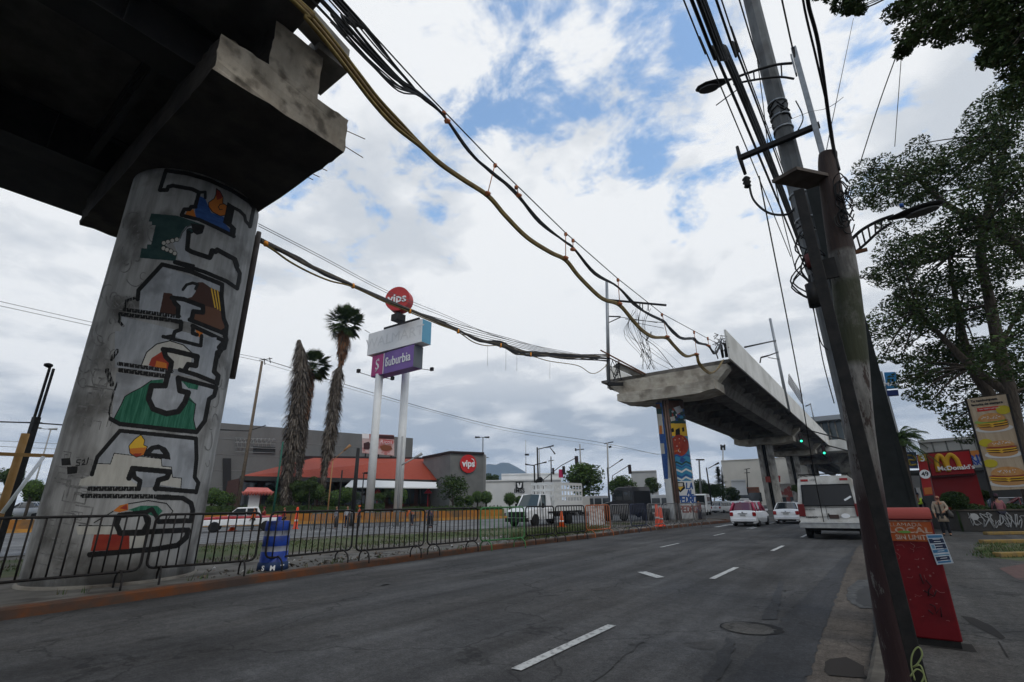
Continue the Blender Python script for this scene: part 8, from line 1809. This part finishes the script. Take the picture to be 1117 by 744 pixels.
    skin('trousers', tv, te, [((r[0]*s_, r[1]*s_) if hasattr(r, '__len__') else r*s_) for r in tr_], flat('cloth_%02d_%02d' % (int(legs[0]*99), int(legs[2]*99)), legs, .9), t)
    jv = [v(*ch), v(0, -.01, (hipz+ch[2])/2), v(0, -.01, hipz-.02)]; je = [(0, 1), (1, 2)]; jr = [(.175, .125), (.155, .115), (.165, .125)]
    if coat: jv.append(v(0, 0, hipz-coat)); je.append((2, 3)); jr.append((.19, .14))
    for k in (0, 1):
        i = len(jv); jv += [v(*sh[k]), v(*arms[k][0]), v(*(Vector(arms[k][1])-(Vector(arms[k][1])-Vector(arms[k][0]))*.1))]; je += [(0, i), (i, i+1), (i+1, i+2)]; jr += [.078, .06, .048]
    skin('coat' if coat else 'jacket', jv, je, [((r[0]*s_, r[1]*s_) if hasattr(r, '__len__') else r*s_) for r in jr], mat('top_%02d%02d%02d' % tuple(int(c*99) for c in top), top, tuple(c*.7 for c in top), 5, .9), t)
    hv = [v(hd[0], hd[1]-.025, hd[2]+.05), v(hd[0], hd[1]-.055, hd[2]-.01), v(hd[0], hd[1]-.05, hd[2]-.10)]; skin('hair', hv, [(0, 1), (1, 2)], [(.088*s_, .1*s_), (.088*s_, .06*s_), (.06*s_, .04*s_)], hair, t)
    for k in (0, 1):
        sv = [v(ank[k][0], ank[k][1]-.03, ank[k][2]-.035), v(ank[k][0], ank[k][1]+.16, ank[k][2]-.04)]; skin('shoe', sv, [(0, 1)], [(.048*s_, .04*s_), (.042*s_, .034*s_)], M_black, t, 1)
    if mask: mb = MB(); mb.lathe([(.03, -.03), (.062, -.01), (.05, .03)], 10, H_+Vector((0, .055, -.045))*s_); mb.build('face_mask', flat('mask', mask, .8), t)
    if hat: mb = MB(); mb.lathe([(.13, -.01), (.1, .0), (.095, .06), (.06, .095), (.0, .1)], 14, H_+Vector((0, 0, .06))*s_); mb.build('cap', flat('cap_%02d' % int(hat[0]*99), hat, .8), t)
    return t, v
w_ = G(1034, 584.5, PV); wd_ = math.atan2(-w_.x, -w_.y)
t, v = person('woman in a beige coat and mask standing on the pavement', (w_.x, w_.y, PV), math.radians(172), 1.62, (.34, .27, .20), (.015, .015, .018), .05, 'stand', flat('hair_brown', (.05, .03, .025), .7), mask=(.12, .02, .02), arms=[[(.25, .02, 1.14), (.23, .10, .90)], [(-.25, .02, 1.14), (-.12, .18, 1.02)]])
mb = MB(); mb.slabpoly([v(.02, .135, 1.42), v(-.02, .135, 1.42), v(-.05, .15, .72), v(.05, .15, .72)], (0, .006, 0)); mb.build('coat_opening', flat('shirt_dark', (.04, .035, .03), .9), t)
mb = MB(); sk = MB(); sk.lathe([(.150, .0), (.165, -.12), (.185, -.30), (.195, -.40)], 20, (0, 0, 0)); sk.v = [tuple(v(x, y*.72-.01, .98+z)) for x, y, z in sk.v]; sk.build('coat_skirt', mat('beige_cloth', (.34, .27, .20), (.24, .19, .14), 5, .9), t)
mb.tube([v(-.2, -.05, 1.05), v(-.3, 0, .9), v(-.28, .05, .75)], .1, 8); mb.build('handbag', flat('bag_dark', (.05, .045, .04), .7), t)
pf = P(1010, 575, 36); t, v = person('police officer in a dark uniform and yellow safety vest', (pf.x, pf.y, PV), math.radians(165), 1.75, (.02, .02, .03), (.012, .012, .02), 0, 'stand', hat=(.02, .02, .03)); mb = MB()
for sg in (1, -1): mb.tube(smooth([v(sg*.13, -.1, 1.42), v(sg*.13, .03, 1.45), v(sg*.12, .135, 1.34), v(sg*.13, .15, 1.18)], 4), .05, 8)
mb.tube([v(-.17, .10, 1.2), v(0, .15, 1.18), v(.17, .10, 1.2)], .05, 8); mb.build('safety_vest', flat('hi_vis', (.42, .60, .05), .6, emit=None), t)
sp_ = P(1091, 557, Vector((w0.x, w0.y)).length+.8); person('seated figure in a pink jacket and cap on the graffiti wall', (sp_.x, sp_.y, zt_-.50), math.radians(20), 1.6, (.30, .12, .13), (.03, .03, .04), 0, 'sit', hat=(.06, .03, .04))
pg = 'people in the street works beyond the median'
for lb, x, y, D, rz, top, legs, pose, hat in (('worker in an orange vest among the bushes near the orange wall', 450, 565, 46, 2.6, (.55, .12, .03), (.02, .02, .04), 'bend', (.5, .1, .02)), ('person in purple bending at the barrier near the grey block', 470, 572, 40, 3.0, (.10, .05, .12), (.02, .02, .03), 'bend', None),
                                      ('person in red and dark trousers left of the first sign post', 391, 571, 43, 2.8, (.40, .04, .02), (.02, .02, .02), 'stand', (.5, .3, .03)), ('person in white by the double dark post', 378, 571, 44, 3.4, (.45, .46, .48), (.02, .02, .04), 'stand', None),
                                      ('person in grey standing by the traffic sign post', 366, 572, 43, 2.9, (.20, .20, .24), (.015, .015, .02), 'stand', None), ('person in an orange vest leaning over the red and white pickup', 276, 570, 43, 2.4, (.65, .13, .02), (.03, .03, .03), 'stand', None),
                                      ('person in dark red beside the street stall', 277, 566, 47, 2.9, (.13, .01, .02), (.02, .02, .02), 'stand', None), ('second person in dark red near the stall', 287, 566, 47, 3.2, (.18, .02, .02), (.02, .02, .02), 'stand', (.1, .01, .02)),
                                      ('person in orange standing on the kerb left of the pickup', 257, 560, 50, 2.9, (.55, .13, .03), (.3, .1, .03), 'stand', None), ('person with a red top walking left of the far orange post', 309, 570, 46, 2.9, (.35, .03, .03), (.02, .02, .03), 'walk', None),
                                      ('person in blue near the foot of the mural pier', 762, 571, 47, 2.5, (.03, .06, .28), (.02, .02, .05), 'bend', None), ('person in dark red near the foot of the mural pier', 765, 571, 48, 2.7, (.20, .02, .03), (.02, .02, .05), 'stand', None)):
    p = P(x, y, D); person(lb, (p.x, p.y, 0 if x > 300 or x < 256 else 0), rz, 1.68, top, legs, 0, pose, hat=hat, group=pg)
